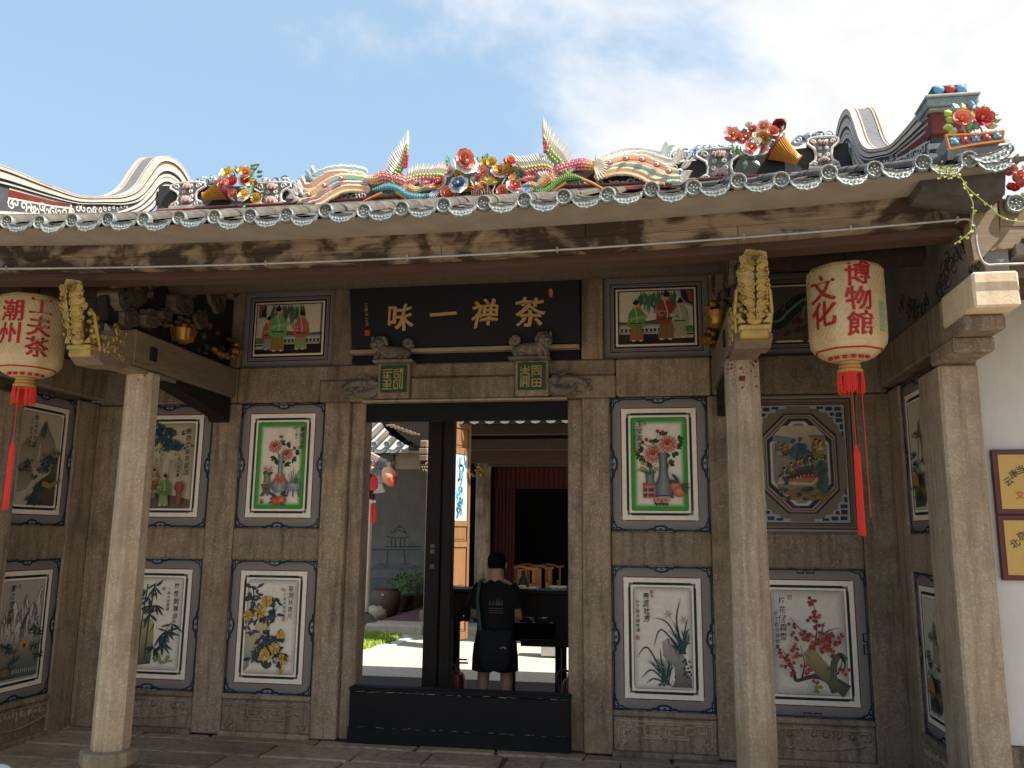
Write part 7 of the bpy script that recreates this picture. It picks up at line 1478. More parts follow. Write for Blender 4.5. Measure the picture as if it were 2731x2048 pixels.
# ================================================================== neighbouring white house at the right edge
nb = thing('neighbour_house', 'white plastered neighbouring house wall at the right edge', 'building', (4.2, -1.2, 0))
obj('wall', MB().box(3.442, 6.5, -1.30, 1.5, .47, 3.05), 'whitewash', nb); obj('wall_base', MB().box(3.446, 6.5, -1.33, 1.5, 0, .465, .008), 'stone_dirty', nb)
obj('eave_board', MB().box(3.46, 6.5, -1.95, -1.8, 2.90, 2.985, .006), 'red_wood', nb); obj('soffit', MB().box(3.46, 6.5, -2.0, -1.28, 3.10, 3.16), 'soffit', nb); obj('roof_slab', MB().poly([(3.5, -2.0, 3.19), (3.5, 1.4, 4.3), (3.5, 1.4, 4.22), (3.5, -2.0, 3.11)], (1, 0, 0), 3.0), 'rafter', nb); obj('sun_block_slab', MB().box(3.70, 6.5, -2.75, -2.0, 3.06, 3.14), 'rafter', nb)  # last slab is added out of view to keep sun off column and anta
for k in range(8):
    x = at(2706, 544, y=-2.02).x+.004+k*.2284; zt = at(2706, 544, y=-2.02).z
    obj('round_tile_end', M_END, None, nb, M=xf((x, -2.02, zt), (0, k*.7, 0), (1.15, 1, 1.15))); obj('roll_tile', M_ROLL, None, nb, M=xf((x, -2.01, zt-.01), (.4, 0, 0)))
    obj('drip_tile', M_DRIP, None, nb, M=xf((x+.114, -2.04, zt-.03), (-.2, 0, 0)))
nf = thing('flower_ornament', 'pink porcelain flowers on the neighbouring roof at the right edge', 'flower ornament', at(2715, 500, y=-2.0))
for (u, v, r, c) in ((2700, 452, 9, 'pink'), (2718, 470, 11, 'coral'), (2705, 478, 11, 'pink'), (2722, 492, 10, 'coral'), (2695, 500, 9, 'red'), (2708, 505, 9, 'red'), (2690, 462, 8, 'pink'), (2728, 455, 9, 'pink'), (2735, 480, 10, 'coral')): flower(nf, at(u, v, y=-2.0), r*.0031, c, None, 6, 2)
for (u, v, a) in ((2728, 430, .8), (2735, 425, .3), (2685, 455, 2.4), (2712, 440, 1.5), (2700, 520, 4), (2725, 512, 5)): leafp(nf, at(u, v, y=-1.98), .06, a, '5a8a3c', wd=.7)
for (z0, z1, nm, chars, sub) in ((1.747, 2.124, 'upper of the two gold award boards with dark red frames', [('云', 2690, 1283, .62), ('南', 2704, 1264, .5), ('当', 2722, 1252, .3)], [('文', 2721, 1320, 0)]), (1.372, 1.743, 'lower of the two gold award boards with dark red frames', [('北', 2707, 1449, .6), ('京', 2724, 1429, .4)], [])):
    t = thing('award_board', nm, 'sign', (3.95, -1.32, z0), 'gold award boards')
    obj('frame', MB().box(3.492, 4.30, -1.33, -1.302, z0, z1, .004, H('4a1016')), 'sign', t); gf = obj('gold_face', MB().box(3.522, 4.27, -1.336, -1.329, z0+.03, z1-.03, .002, H('b3914a')), 'sign', t)
    for (ch, u, v, rot) in chars+[(a, b, c, 0) for a, b, c, _ in sub]:
        p = at(u, v, y=-1.338); mb = MB(); vv, ff = glyph(ch, .012); sz = .052; c, q = math.cos(rot), math.sin(rot)
        mb.add([p+Vector((sz*(x*c-y*q), 0, sz*(x*q+y*c))) for x, y in vv], ff, INK if rot else H('a8431c')); obj('character', mb, 'sign', gf, fix=False)
# creeping vine from the roof corner
vn = thing('vine', 'thin green creeper trailing from the right roof corner', 'vine', Z4(1700, 620, -2.38))
def VZ(x, y): return Z4(x, y, -2.40)
st = [[(1700, 615), (1790, 690), (1840, 760), (1920, 830), (1990, 885), (2045, 940), (2110, 970), (2215, 985)], [(1800, 700), (1845, 800), (1870, 860), (1870, 930), (1862, 1000), (1850, 1050), (1800, 1095), (1750, 1130)]]
mb = MB()
for s_ in st: mb.tube([VZ(x, y) for x, y in crom(s_, 4)], .0022, 4)
obj('stem', mb, 'leaf_yellow', vn)
mb = MB(); mb.add([(0, 0, 0), (.5, -.1, .38), (1, -.05, .25), (.85, -.12, 0), (1, -.05, -.25), (.5, -.1, -.38)], [(0, 1, 2, 3), (0, 3, 4, 5)]); LM = mb.mesh('vine_leaf'); LM.materials.append(MAT['leaf_yellow'])
r2 = random.Random(3)
for s_ in st:
    for (x, y) in crom(s_, 3)[1:]:
        for q in range(r2.choice((0, 1, 1))): obj('leaf', LM, None, vn, M=xf(VZ(x, y), (r2.uniform(-.5, .5), r2.uniform(0, 6.28), 0), (.017*r2.uniform(.5, 1.25),)*3))
for k in range(46): obj('leaf', LM, None, vn, M=xf(VZ(r2.gauss(1690, 38), r2.gauss(640, 24)), (r2.uniform(-.6, .6), r2.uniform(0, 6.28), 0), (.016*r2.uniform(.5, 1.2),)*3))
# white plastic stool, only its rim shows at the lower left
ws = thing('plastic_stool', 'white plastic stool seat poking in at the lower left corner', 'stool', (-2.75, -1.75, 0)); c = at(-60, 2062, y=-1.55)
obj('seat', MB().lathe([(0, -.03), (.17, -.03), (.19, -.012), (.192, .0), (.18, .012), (.12, .004), (0, .0)], 28, M=Matrix.Translation((c.x, -1.55, c.z))), 'plastic_white', ws, smooth=True)
for k in range(4): a = .8+k*1.571; obj('leg', MB().tube([(c.x+.13*math.cos(a), -1.55+.13*math.sin(a), c.z-.02), (c.x+.17*math.cos(a), -1.55+.17*math.sin(a), 0)], [.02, .016], 8), 'plastic_white', ws, smooth=True)

# ================================================================== courtyard behind the door
sheet('courtyard_floor', -9, 9, 2.45, 7.0, -.004, 'courtyard', kind='structure')
hp = obj('hall_platform', MB().box(-3.16, 4.5, 7.62, 13.9, -.2, .128), 'carpet', kind='structure')
for k, (a, b) in enumerate(((-3.18, -2.2), (-2.195, -.9), (-.895, .6), (.605, 2.1))): obj('edge_stone', MB().box(a, b, 7.0, 7.6, -.1, .145, .03), 'granite_warm_lit', hp)
sheet('gallery_floor', -9, -3.2, 7.0, 13.9, -.03, 'soil', kind='structure')
# dark posts just inside the door
ip = thing('inner_door_post', 'black post with switch plates just inside the doorway', 'door post', (-.35, .5, 0))
obj('post', MB().box(-.415, -.292, .46, .60, 0, 3.4, .004), 'dark_wood', ip)
for z in (1.50, 1.455, 1.33): obj('switch_plate', MB().box(-.372, -.330, .452, .462, z-.019, z+.019, .003), 'switch_grey', ip)
ip2 = thing('inner_door_stile', 'narrow black stile right of the post with switch plates', 'door post', (-.22, .5, 0)); obj('stile', MB().box(-.274, -.188, .46, .58, 0, 3.4, .004), 'dark_wood', ip2)
ip3 = thing('inner_screen', 'black boarded screen at the right inside the doorway', 'screen', (1.3, 1.8, 0))
for k in range(5): obj('screen_board', MB().box(1.02+k*.25, 1.265+k*.25, 1.9, 1.94, 0, 3.4, .004), 'dark_wood', ip3)
# console table
tb = thing('console_table', 'tall black carved console table behind the person', 'table', (.3, 1.4, 0))
obj('top', MB().box(-.475, 1.16, 1.20, 1.60, 1.065, 1.10, .006), 'lacquer', tb)
obj('apron', MB().box(-.44, 1.12, 1.23, 1.26, .86, 1.063, .003), 'dark_wood', tb)
for x in (-.42, 1.05):
    for y in (1.22, 1.52): obj('leg', MB().box(x, x+.075, y, y+.06, 0, 1.063, .004), 'dark_wood', tb)
r2 = random.Random(4)
for k in range(13):
    x = -.36+k*.118
    if .05 < x < .3: continue
    mb = MB()
    for q in range(5): mb.ell((x+r2.uniform(-.05, .05), 1.245, .845+r2.uniform(-.03, .015)), (.03, .012, .022), 8, 5)
    obj('carved_drop', mb, 'dark_wood', tb, smooth=True)
obj('stretcher', MB().box(.30, 1.05, 1.23, 1.26, .60, .66, .003), 'dark_wood', tb)
obj('fret', MB().box(.62, 1.05, 1.235, 1.255, .66, .86, .003), 'dark_wood', tb)
st_ = thing('tea_table', 'small dark tea table behind the console table', 'table', (.33, 2.2, 0))
obj('top', MB().box(-.02, .62, 1.9, 2.5, .70, .74, .006), 'dark_wood', st_); obj('apron', MB().box(.0, .60, 1.93, 1.95, .56, .70, .003), 'dark_wood', st_)
for x in (.0, .54):
    for y in (1.92, 2.42): obj('leg', MB().box(x, x+.06, y, y+.06, 0, .70, .004), 'dark_wood', st_)
# things on the table: books, cloth, jar
for (x, w_, h_, c) in ((.36, .10, .022, 'd0cdc4'), (.58, .14, .03, 'b8b6b0')):
    t = thing('book', 'pale book lying on the console table, ' + ('near the person' if x < .5 else 'near the right jamb'), 'book', (x, 1.35, 1.1))
    obj('pages', MB().box(x, x+w_, 1.28, 1.42, 1.101, 1.1+h_, .002, H(c)), 'paint', t); obj('cover', MB().box(x-.003, x+w_+.003, 1.277, 1.423, 1.1+h_, 1.105+h_, .001, H('8f8f88')), 'paint', t)
for (x, nm) in ((.34, 'folded pale leaf cabbage shape ornament left on the console table'), (.62, 'low pale green leaf ornament right on the console table')):
    t = thing('leaf_ornament', nm, 'ornament', (x, 1.3, 1.1)); 
    for k in range(7): obj('leaf', MB().ell((x+r2.uniform(-.05, .07), 1.28+r2.uniform(-.02, .02), 1.112+r2.random()*.02), (.045, .03, .014), 9, 5, mixc(H('b8bc5a'), H('d8dcc8'), r2.random())), 'ceramic', t, smooth=True)
t = thing('figurine', 'small dark seated figurine on the console table beside the person', 'figurine', (.28, 1.35, 1.1))
obj('body', MB().lathe([(.05, 1.1), (.058, 1.13), (.045, 1.19), (.022, 1.225)], 12, H('4a3f38'), Matrix.Translation((.30, 1.38, 0))), 'paint', t, smooth=True); obj('head', MB().ell((.30, 1.38, 1.25), (.024, .024, .03), 10, 7, H('55483e')), 'paint', t, smooth=True)
# fire extinguishers
for (x, y, nm) in ((-.27, 1.15, 'red fire extinguisher standing left of the person behind the threshold'), (.78, 1.05, 'red fire extinguisher standing by the right jamb behind the threshold')):
    t = thing('fire_extinguisher', nm, 'fire extinguisher', (x, y, 0), 'fire extinguishers')
    obj('cylinder', MB().lathe([(.075, 0), (.08, .02), (.08, .30), (.065, .35), (.028, .375), (.025, .40)], 18, M=Matrix.Translation((x, y, 0))), 'red_plastic', t, smooth=True)
    vl = obj('valve', MB().box(x-.02, x+.02, y-.02, y+.02, .395, .44, .004), 'plastic_black', t); obj('handle', MB().box(x-.012, x+.10, y-.010, y+.010, .44, .455, .003).box(x-.012, x+.09, y-.010, y+.010, .47, .484, .003), 'plastic_black', vl)
    obj('hose', MB().tube(crom([(x-.02, y, .42), (x-.09, y, .43), (x-.12, y, .36), (x-.10, y, .2), (x-.085, y, .1)], 5), .011, 7), 'plastic_black', t, smooth=True)
t = thing('steel_bin', 'grey steel bin standing in the sunny courtyard', 'bin', (.62, 4.3, 0)); M = Matrix.Translation((at(1472, 1755, z=0).x, at(1472, 1755, z=0).y+.15, 0))
obj('body', MB().box(-.15, .13, -.15, .15, .02, .47, .012, M=M), 'steel', t); obj('lid', MB().box(-.16, .14, -.16, .16, .472, .50, .010, M=M), 'steel', t); obj('label_plate', MB().box(-.14, -.09, -.154, -.15, .38, .45, 0, H('c8c4b8'), M), 'paint', t)

# open hall door with a porcelain picture
dl = thing('hall_door', 'open wooden hall door leaf with blue and white porcelain picture', 'door', (-1.35, 5.3, .12))
A, B = Vector((-1.372, 5.28, 0)), Vector((-1.19, 5.72, 0)); dv = (B-A).normalized(); nv = Vector((dv.y, -dv.x, 0)); W_ = (B-A).length
def dbox(name, u0, u1, z0, z1, d0, d1, mat, par=dl): return obj(name, MB().poly([A+dv*u0+nv*d0+Vector((0, 0, z0)), A+dv*u1+nv*d0+Vector((0, 0, z0)), A+dv*u1+nv*d0+Vector((0, 0, z1)), A+dv*u0+nv*d0+Vector((0, 0, z1))], nv, d1-d0), mat, par)
dbox('stile', 0, .055, .12, 3.24, -.02, .025, 'door_wood'); dbox('stile', W_-.055, W_, .12, 3.24, -.02, .025, 'door_wood')
for z0, z1 in ((.12, .22), (.78, .84), (1.42, 1.50), (1.72, 1.80), (2.78, 2.87), (3.16, 3.24)): dbox('rail', .056, W_-.056, z0, z1, -.02, .02, 'door_wood')
for z0, z1 in ((.23, .77), (.85, 1.41), (1.51, 1.71), (2.88, 3.15)): pn_ = dbox('panel', .06, W_-.06, z0, z1, -.01, .005, 'door_wood'); dbox('raised_field', .09, W_-.09, z0+.03, z1-.03, .0051, .014, 'door_wood', pn_)
pp_ = dbox('porcelain_panel', .057, W_-.057, 1.801, 2.779, -.01, .006, 'plastic_white')
P = Paint(A+dv*.057+nv*.0062+Vector((0, 0, 1.80)), dv, (0, 0, 1), nv); w_, h_ = W_-.114, .98
P.rect(0, 0, w_, h_, H('b9c6cc')); r_ = P.r
for k in range(60): u = r_.gauss(.5, .11); v = r_.uniform(.08, .88); P.leaf(w_*u, h_*v, r_.uniform(.04, .12), r_.uniform(.02, .05), r_.choice((1.57, -1.57))+r_.uniform(-.5, .5), H(r_.choice(['3f8fb4', '2a6f9a', '6ab0c8', '22405a', '4a9ab8'])))
P.stroke([(w_*.45, h_*.6), (w_*.42, h_*.95)], .012, H('22405a')); P.ell(w_*.52, h_*.78, .03, .035, H('cfd8d8')); P.ell(w_*.52, h_*.82, .034, .022, H('1c2f44')); P.ell(w_*.5, h_*.33, .02, .02, H('14202c'))
obj('porcelain_picture', P.mb, 'ceramic', pp_, fix=False)
# main hall beyond: columns, beams, eave tiles, curtain, dark interior
hl = thing('main_hall', 'dark main hall across the courtyard with red curtain', 'building', (0, 9, .13))
HB = lambda n, *a, mat='rafter', b=.006: obj(n, MB().box(*a, b), mat, hl)
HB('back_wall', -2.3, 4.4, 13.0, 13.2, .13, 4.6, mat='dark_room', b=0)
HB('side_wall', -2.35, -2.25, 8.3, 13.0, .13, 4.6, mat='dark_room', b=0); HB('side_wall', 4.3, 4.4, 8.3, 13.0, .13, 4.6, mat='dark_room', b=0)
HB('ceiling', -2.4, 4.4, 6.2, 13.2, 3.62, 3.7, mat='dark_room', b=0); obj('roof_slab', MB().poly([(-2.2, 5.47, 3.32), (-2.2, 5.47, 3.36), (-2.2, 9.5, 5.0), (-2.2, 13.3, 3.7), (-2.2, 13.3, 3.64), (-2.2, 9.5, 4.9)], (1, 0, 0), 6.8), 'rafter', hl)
HB('eave_purlin', -2.6, 4.4, 6.12, 6.28, 3.14, 3.30); HB('tie_beam', -2.5, 4.4, 6.9, 7.06, 2.98, 3.16); HB('red_beam', -1.7, 4.4, 7.6, 7.75, 2.83, 3.06, mat='red_wood'); HB('head_beam', -1.6, 4.4, 8.0, 8.14, 2.80, 3.0)
HB('eave_board', -2.6, 4.4, 5.98, 6.1, 3.30, 3.62)
for x in (-1.45, 2.6): obj('column', MB().lathe([(.17, .13), (.19, .2), (.14, .26), (.135, 3.1)], 16, M=Matrix.Translation((x, 8.1, 0))), 'stone_dirty', hl, smooth=True)
for k in range(22):
    x = -1.75+k*.2284; zt = at(1400, 1121, y=5.45).z; obj('drip_tile', M_DRIP, None, hl, M=xf((x, 5.45, zt+.03), (-.2, 0, 0), (1.1, 1, 1.1))); obj('round_tile_end', M_END, None, hl, M=xf((x+.114, 5.45, zt+.085)))
cu_ = thing('stage_curtain', 'dark red pleated curtain with valance in the main hall', 'curtain', (-.4, 8.6, .2))
def pleat(name, x0, x1, z0, z1, y, n):
    mb = MB(); v = []
    for i in range(n*4+1): x = x0+(x1-x0)*i/(n*4); v += [(x, y+.03*math.sin(i*1.571), z0), (x, y+.025*math.sin(i*1.571), z1)]
    mb.add(v, [(2*i, 2*i+2, 2*i+3, 2*i+1) for i in range(n*4)]); obj(name, mb, 'curtain', cu_, smooth='all', fix=False)
pleat('valance', -1.28, 2.2, 2.42, 2.86, 8.3, 40); pleat('drape', -1.30, -.92, .2, 2.5, 8.35, 6); pleat('drape', 1.7, 2.2, .2, 2.5, 8.35, 7)
t = thing('gilt_hall_carving', 'small gilt carving on the hall beam end', 'carving', at(1272, 1255, y=7.8)); mb = MB(); c = at(1272, 1255, y=7.8)
for k in range(14): mb.ell(c+Vector((r2.uniform(-.1, .1), 0, r2.uniform(-.09, .09))), (.035, .03, .03), 7, 5)
obj('foliage', mb, 'gold_dark', t, smooth=True)
# yoke-back chairs in the hall
def chair(x, y, label):
    t = thing('yoke_back_chair', label, 'chair', (x, y, .13), 'chairs in the main hall'); q = lambda n, mb: obj(n, mb, 'chair_wood', t)
    q('seat', MB().box(x-.25, x+.25, y-.22, y+.22, .55, .58, .005))
    for a in (-.22, .22):
        q('leg', MB().box(x+a-.018, x+a+.018, y-.2, y-.17, .13, .55, .003)); q('back_post', MB().box(x+a-.016, x+a+.016, y+.17, y+.20, .13, 1.02, .003)); q('arm', MB().box(x+a-.016, x+a+.016, y-.2, y+.17, .74, .765, .003)); q('arm_post', MB().box(x+a-.014, x+a+.014, y-.2, y-.17, .58, .74, .003))
    q('splat', MB().box(x-.07, x+.07, y+.175, y+.195, .58, 1.0, .003))
    q('yoke', MB().tube(crom([(x-.30, y+.185, 1.015), (x-.2, y+.185, 1.0), (x-.09, y+.185, 1.03), (x, y+.185, 1.045), (x+.09, y+.185, 1.03), (x+.2, y+.185, 1.0), (x+.30, y+.185, 1.015)], 3), .022, 7)); q('foot_rail', MB().box(x-.2, x+.2, y-.195, y-.175, .2, .23, .003))
for (u, v, y, lb) in ((1385, 1545, 8.4, 'brown yoke-back chair nearest the person in the hall'), (1345, 1532, 9.2, 'brown yoke-back chair half hidden by the figurine'), (1430, 1538, 8.9, 'brown yoke-back chair right of the nearest one'), (1400, 1528, 9.7, 'brown yoke-back chair in the hall back row, left'), (1460, 1530, 9.8, 'brown yoke-back chair in the hall back row, right')): p = at(u, v, y=y); chair(p.x, y, lb)
# gallery at the left of the courtyard: white wall, painting, columns, roofs
gw = thing('courtyard_wall', 'shaded white courtyard wall with faint pavilion drawing', 'wall', (-4.5, 12, 0))
obj('wall', MB().box(-9, -2.36, 12.0, 12.2, -.05, 3.25), 'whitewash_shaded', gw); obj('string_course', MB().box(-9, -2.36, 11.97, 11.999, .62, .65, .004), 'whitewash_shaded', gw)
P = Paint((-4.6, 11.995, .75), (1, 0, 0), (0, 0, 1), (0, -1, 0)); G = H('4a4a48')
def gp(u, v): p = at(900+u/3.16, 1050+v/3.16, y=11.995); return (p.x+4.6, p.z-.75)
for pts in ([(450, 1175), (520, 1150), (590, 1180)], [(470, 1170), (525, 1110), (575, 1165)], [(410, 1200), (470, 1215), (580, 1210), (600, 1195)], [(455, 1220), (455, 1285)], [(490, 1220), (490, 1285)], [(530, 1220), (530, 1285)], [(565, 1220), (565, 1285)], [(400, 1290), (710, 1290)], [(270, 1315), (710, 1315)], [(425, 1320), (415, 1450)], [(560, 1320), (570, 1450)], [(300, 1450), (420, 1440), (500, 1460), (700, 1445)], [(520, 1100), (525, 1130)]): P.stroke([gp(a, b) for a, b in pts], .02, G, 2)
for k in range(8): P.stroke([gp(600+k*14, 1275), gp(600+k*14, 1290)], .012, G, 1)
for k in range(30): a, b = gp(r2.uniform(280, 700), r2.gauss(1465, 10)); P.ell(a, b, .16, .03, H('55544f'), 8, r2.uniform(-.2, .2), H('8a8884'))
obj('ink_drawing', P.mb, 'paint', gw, fix=False)
HG = thing('gallery_roof', 'sunlit tiled gallery roof behind the courtyard wall', 'roof', (-4, 11.8, 3.3)); HG['kind'] = 'thing'
p0, p1 = at(980, 1195, y=9.3), at(1110, 1205, y=9.3)
obj('fascia', MB().box(-7, -2.35, 9.35, 9.5, p0.z-.42, p0.z-.08, .006), 'beam_plain', HG); obj('gable_plaster', MB().box(-7, p0.x+.55, 9.28, 9.34, p0.z-.75, p0.z-.06), 'masonry_dark', HG)
obj('roof_slab', MB().poly([(-7, 9.25, p0.z-.04), (-7, 12.6, p0.z+1.5), (-7, 12.6, p0.z+1.42), (-7, 9.25, p0.z-.1)], (1, 0, 0), 4.65), 'tile_far', HG)
for k in range(14):
    x = -2.45-k*.26; obj('drip_tile', M_DRIP, None, HG, M=xf((x, 9.2, p0.z-.02), (-.2, 0, 0), (1.5, 1.4, 1.4))); obj('round_tile_end', M_END, None, HG, M=xf((x+.13, 9.2, p0.z+.06), (0, 0, 0), (1.4,)*3))
    obj('roll_tile', M_ROLL, None, HG, M=xf((x+.13, 9.22, p0.z+.03), (.43, 0, 0), (1.5, 12, 1.5)))
# white column on the platform and stone pillar at left
for (u, v, y, zt, nm, mt, r) in ((1138, 1640, 8.0, 3.0, 'pale stone column at the corner of the hall platform', 'stone_pale', .055), (972, 1632, 7.6, 3.0, 'sunlit stone pillar at the far left of the courtyard', 'granite_warm_lit', .06)):
    p = at(u, v, y=y); t = thing('stone_pillar', nm, 'pillar', (p.x, y, 0)); obj('shaft', MB().box(p.x-r, p.x+r, y-r, y+r, .12, zt, .012), mt, t); obj('foot', MB().box(p.x-r-.05, p.x+r+.05, y-r-.05, y+r+.05, -.02, .30 if u > 1000 else .12, .02), mt, t)
# near pavilion roof corner with fish lantern and tassels
pv = thing('side_pavilion', 'sunlit tiled corner of a side pavilion roof in the courtyard', 'roof', (-3, 6, 2.7)); pv['kind'] = 'thing'
def ZP(x, y, d=6.0): return at(900+x/5.531, 1050+y/5.531, y=d)
a, b, c, d = ZP(380, 830), ZP(700, 880), ZP(720, 1000), ZP(380, 870)
obj('upper_slope', MB().poly([ZP(300, 790), ZP(430, 840), ZP(700, 985), ZP(720, 1080), ZP(560, 1060), ZP(300, 1010)], (0, 1, 0), .3), 'tile_far', pv)
for k in range(6): obj('tile_ridge', MB().tube([ZP(300, 800+k*42, 5.97), ZP(430, 840+k*38, 5.97), ZP(560, 915+k*30, 5.97), ZP(715, 1000+k*16, 5.97)], .022, 7), 'tile_far', pv, smooth=True)
for k in range(7): q = ZP(390+k*52, 1065+k*10, 5.93); obj('drip_tile', M_DRIP, None, pv, M=xf(q, (-.2, 0, 0), (.8, 1, 1.5))); obj('round_tile_end', M_END, None, pv, M=xf(q+Vector((.05, 0, .06)), (0, 0, 0), (.9,)*3))
obj('dark_bracket', MB().poly([ZP(400, 1130), ZP(540, 1120), ZP(520, 1220), ZP(440, 1260), ZP(510, 1440), ZP(500, 1560), ZP(400, 1540)], (0, 1, 0), .15), 'dark_wood', pv); obj('pale_board', MB().poly([ZP(540, 1130), ZP(690, 1150), ZP(680, 1310), ZP(560, 1310)], (0, 1, 0), .05), 'whitewash', pv); obj('pale_board', MB().poly([ZP(560, 1320), ZP(650, 1320), ZP(690, 1450), ZP(530, 1470)], (0, 1, 0), .05), 'whitewash', pv)
fsh = thing('fish_lantern', 'pink and red fish shaped lantern hanging under the pavilion eave', 'lantern', ZP(790, 1220))
mb = MB(); P = [ZP(725, 1090, 5.8), ZP(745, 1160, 5.8), ZP(775, 1230, 5.8), ZP(815, 1280, 5.8), ZP(860, 1290, 5.8)]; mb.tube(crom([tuple(p) for p in P], 4), [.03+.09*math.sin(math.pi*min(1, .1+.8*i/16)) for i in range(17)], 12, [mixc(H('e0b890'), H('c2343c'), i/16) for i in range(17)]); obj('body', mb, 'ceramic', fsh, smooth=True)
obj('fin', MB().poly([ZP(760, 1110, 5.78), ZP(830, 1130, 5.78), ZP(865, 1200, 5.78), ZP(810, 1200, 5.78)], (0, 1, 0), .02, H('d88a84')), 'ceramic', fsh); obj('tail', MB().poly([ZP(720, 1010, 5.8), ZP(785, 1015, 5.8), ZP(760, 1080, 5.8), ZP(735, 1100, 5.8)], (0, 1, 0), .03, H('d89a90')), 'ceramic', fsh); obj('belly', MB().ell(ZP(725, 1250, 5.82), (.05, .04, .08), 10, 6, H('c8cc9a')), 'ceramic', fsh, smooth=True)
for (x0, y0, y1, nm) in ((525, 1220, 1420, 'red tassel under the pavilion eave beside the fish lantern'), (555, 1220, 1400, 'second red tassel right of the first under the pavilion eave')):
    t = thing('red_tassel', nm, 'tassel', ZP(x0, y0, 5.8)); a, b = ZP(x0, y0, 5.8), ZP(x0, y1, 5.8); obj('strands', MB().tube([a, a+(b-a)*.15, b], [.015, .04, .045], 10), 'tassel_red', t, smooth=True); obj('knot', MB().ell(a, (.02, .02, .025), 8, 5), 'tassel_red', t, smooth=True)
for (x0, nm) in ((290, 'left hanging red tassel with white bead low beside the wall'), (313, 'right hanging red tassel with white bead low beside the wall')):
    a, b = at(900+x0/3.16, 1050+925/3.16, y=5.9), at(900+x0/3.16, 1050+1085/3.16, y=5.9); t = thing('red_tassel', nm, 'tassel', a); obj('strands', MB().tube([a, a+(b-a)*.2, b], [.01, .022, .026], 10), 'tassel_red', t, smooth=True); obj('bead', MB().ell(a+Vector((0, 0, .03)), (.018, .018, .02), 8, 6), 'plastic_white', t, smooth=True); obj('string', MB().tube([a, a+Vector((0, 0, .8))], .003, 4), 'tassel_red', t)
# dark sweeping gable and hanging carved post seen through the door
dg = thing('dark_gable', 'dark sweeping gable edge over the courtyard seen through the door', 'gable', ZP(900, 600, 3.2))
obj('barge_board', MB().poly([ZP(640, 400, 3.2), ZP(690, 500, 3.2), ZP(860, 660, 3.2), ZP(1000, 750, 3.2), ZP(1200, 830, 3.2), ZP(1340, 830, 3.2), ZP(1340, 770, 3.2), ZP(1220, 770, 3.2), ZP(1040, 690, 3.2), ZP(880, 560, 3.2), ZP(720, 380, 3.2)], (0, 1, 0), .1), 'dark_wood', dg)
obj('gable_infill', MB().poly([ZP(720, 380, 3.25), ZP(880, 560, 3.25), ZP(1040, 690, 3.25), ZP(1220, 772, 3.25), ZP(1420, 772, 3.25), ZP(1420, 340, 3.25), ZP(720, 340, 3.25)], (0, 1, 0), .1), 'carved_wood', dg)
for k in range(7): a = ZP(780+k*60, 470+k*22, 3.19); obj('carved_chip', MB().box(a.x-.05, a.x+.06, 3.17, 3.2, a.z-.012, a.z+.012, .004), 'beam_plain', dg)
hc = thing('hanging_post', 'carved hanging post end beside the black door post', 'carving', ZP(1270, 1165, 3.1))
for (x0, x1, y0, y1) in ((1225, 1345, 690, 800), (1205, 1345, 800, 900), (1205, 1340, 900, 1000)): a, b = ZP(x0, y1, 3.1), ZP(x1, y0, 3.1); obj('block', MB().box(a.x, b.x, 3.06, 3.2, a.z, b.z, .012), 'beam_plain', hc)
mb = MB()
for r in range(3):
    for k in range(4-r): mb.ell(ZP(1240+k*32+r*14, 1040+r*45, 3.1), (.028, .03, .032), 8, 5)
obj('lotus_drop', mb, 'beam_plain', hc, smooth=True)
# jars and potted plants along the wall
for (u, v, nm, r, h_) in ((1028, 1640, 'large dark glazed jar by the courtyard wall', .30, .52),):
    p = at(u, v, z=.0); t = thing('glazed_jar', nm, 'jar', p); obj('body', MB().lathe([(r*.7, 0), (r, h_*.4), (r*.95, h_*.8), (r*.8, h_*.95), (r*.86, h_)], 18, M=Matrix.Translation((p.x, p.y, 0))), 'pot_clay', t, smooth=True); obj('mouth', MB().lathe([(r*.8, h_*.9), (0, h_*.9)], 18, M=Matrix.Translation((p.x, p.y, 0))), 'soil', t)
    obj('tag', MB().box(p.x+.0, p.x+.05, p.y-r-.01, p.y-r+.02, h_*.75, h_*.83, 0, H('d0ccc0')), 'paint', t)
for (u, v, nm) in ((1063, 1626, 'potted leafy plant beside the dark jar'), (1108, 1622, 'potted leafy plant next to the platform column')):
    p = at(u, v, z=.0); t = thing('potted_plant', nm, 'potted plant', p, 'potted plants by the wall'); obj('pot', MB().lathe([(.2, 0), (.26, .25), (.28, .30), (.25, .30), (0, .27)], 14, M=Matrix.Translation((p.x, p.y, 0))), 'pot_clay', t, smooth=True)
    mb = MB()
    for k in range(9): a = r2.random()*6.28; mb.tube([(p.x, p.y, .28), (p.x+.1*math.cos(a), p.y+.1*math.sin(a), .45), (p.x+.25*math.cos(a), p.y+.2*math.sin(a), .5+.25*r2.random())], .008, 4)
    obj('stems', mb, 'leaf_green', t)
    for k in range(46): a = r2.random()*6.28; q = r2.random()*.3; obj('leaf', LM, None, t, M=xf((p.x+q*math.cos(a), p.y+q*math.sin(a), .36+.38*r2.random()), (r2.uniform(-1, 1), r2.uniform(0, 6.28), 0), (.09,)*3)).data = LM
LG = LM.copy(); LG.materials.clear(); LG.materials.append(MAT['leaf_green'])
for o in bpy.data.objects:
    if o.parent and o.parent.name.startswith('potted_plant') and o.data == LM: o.data = LG
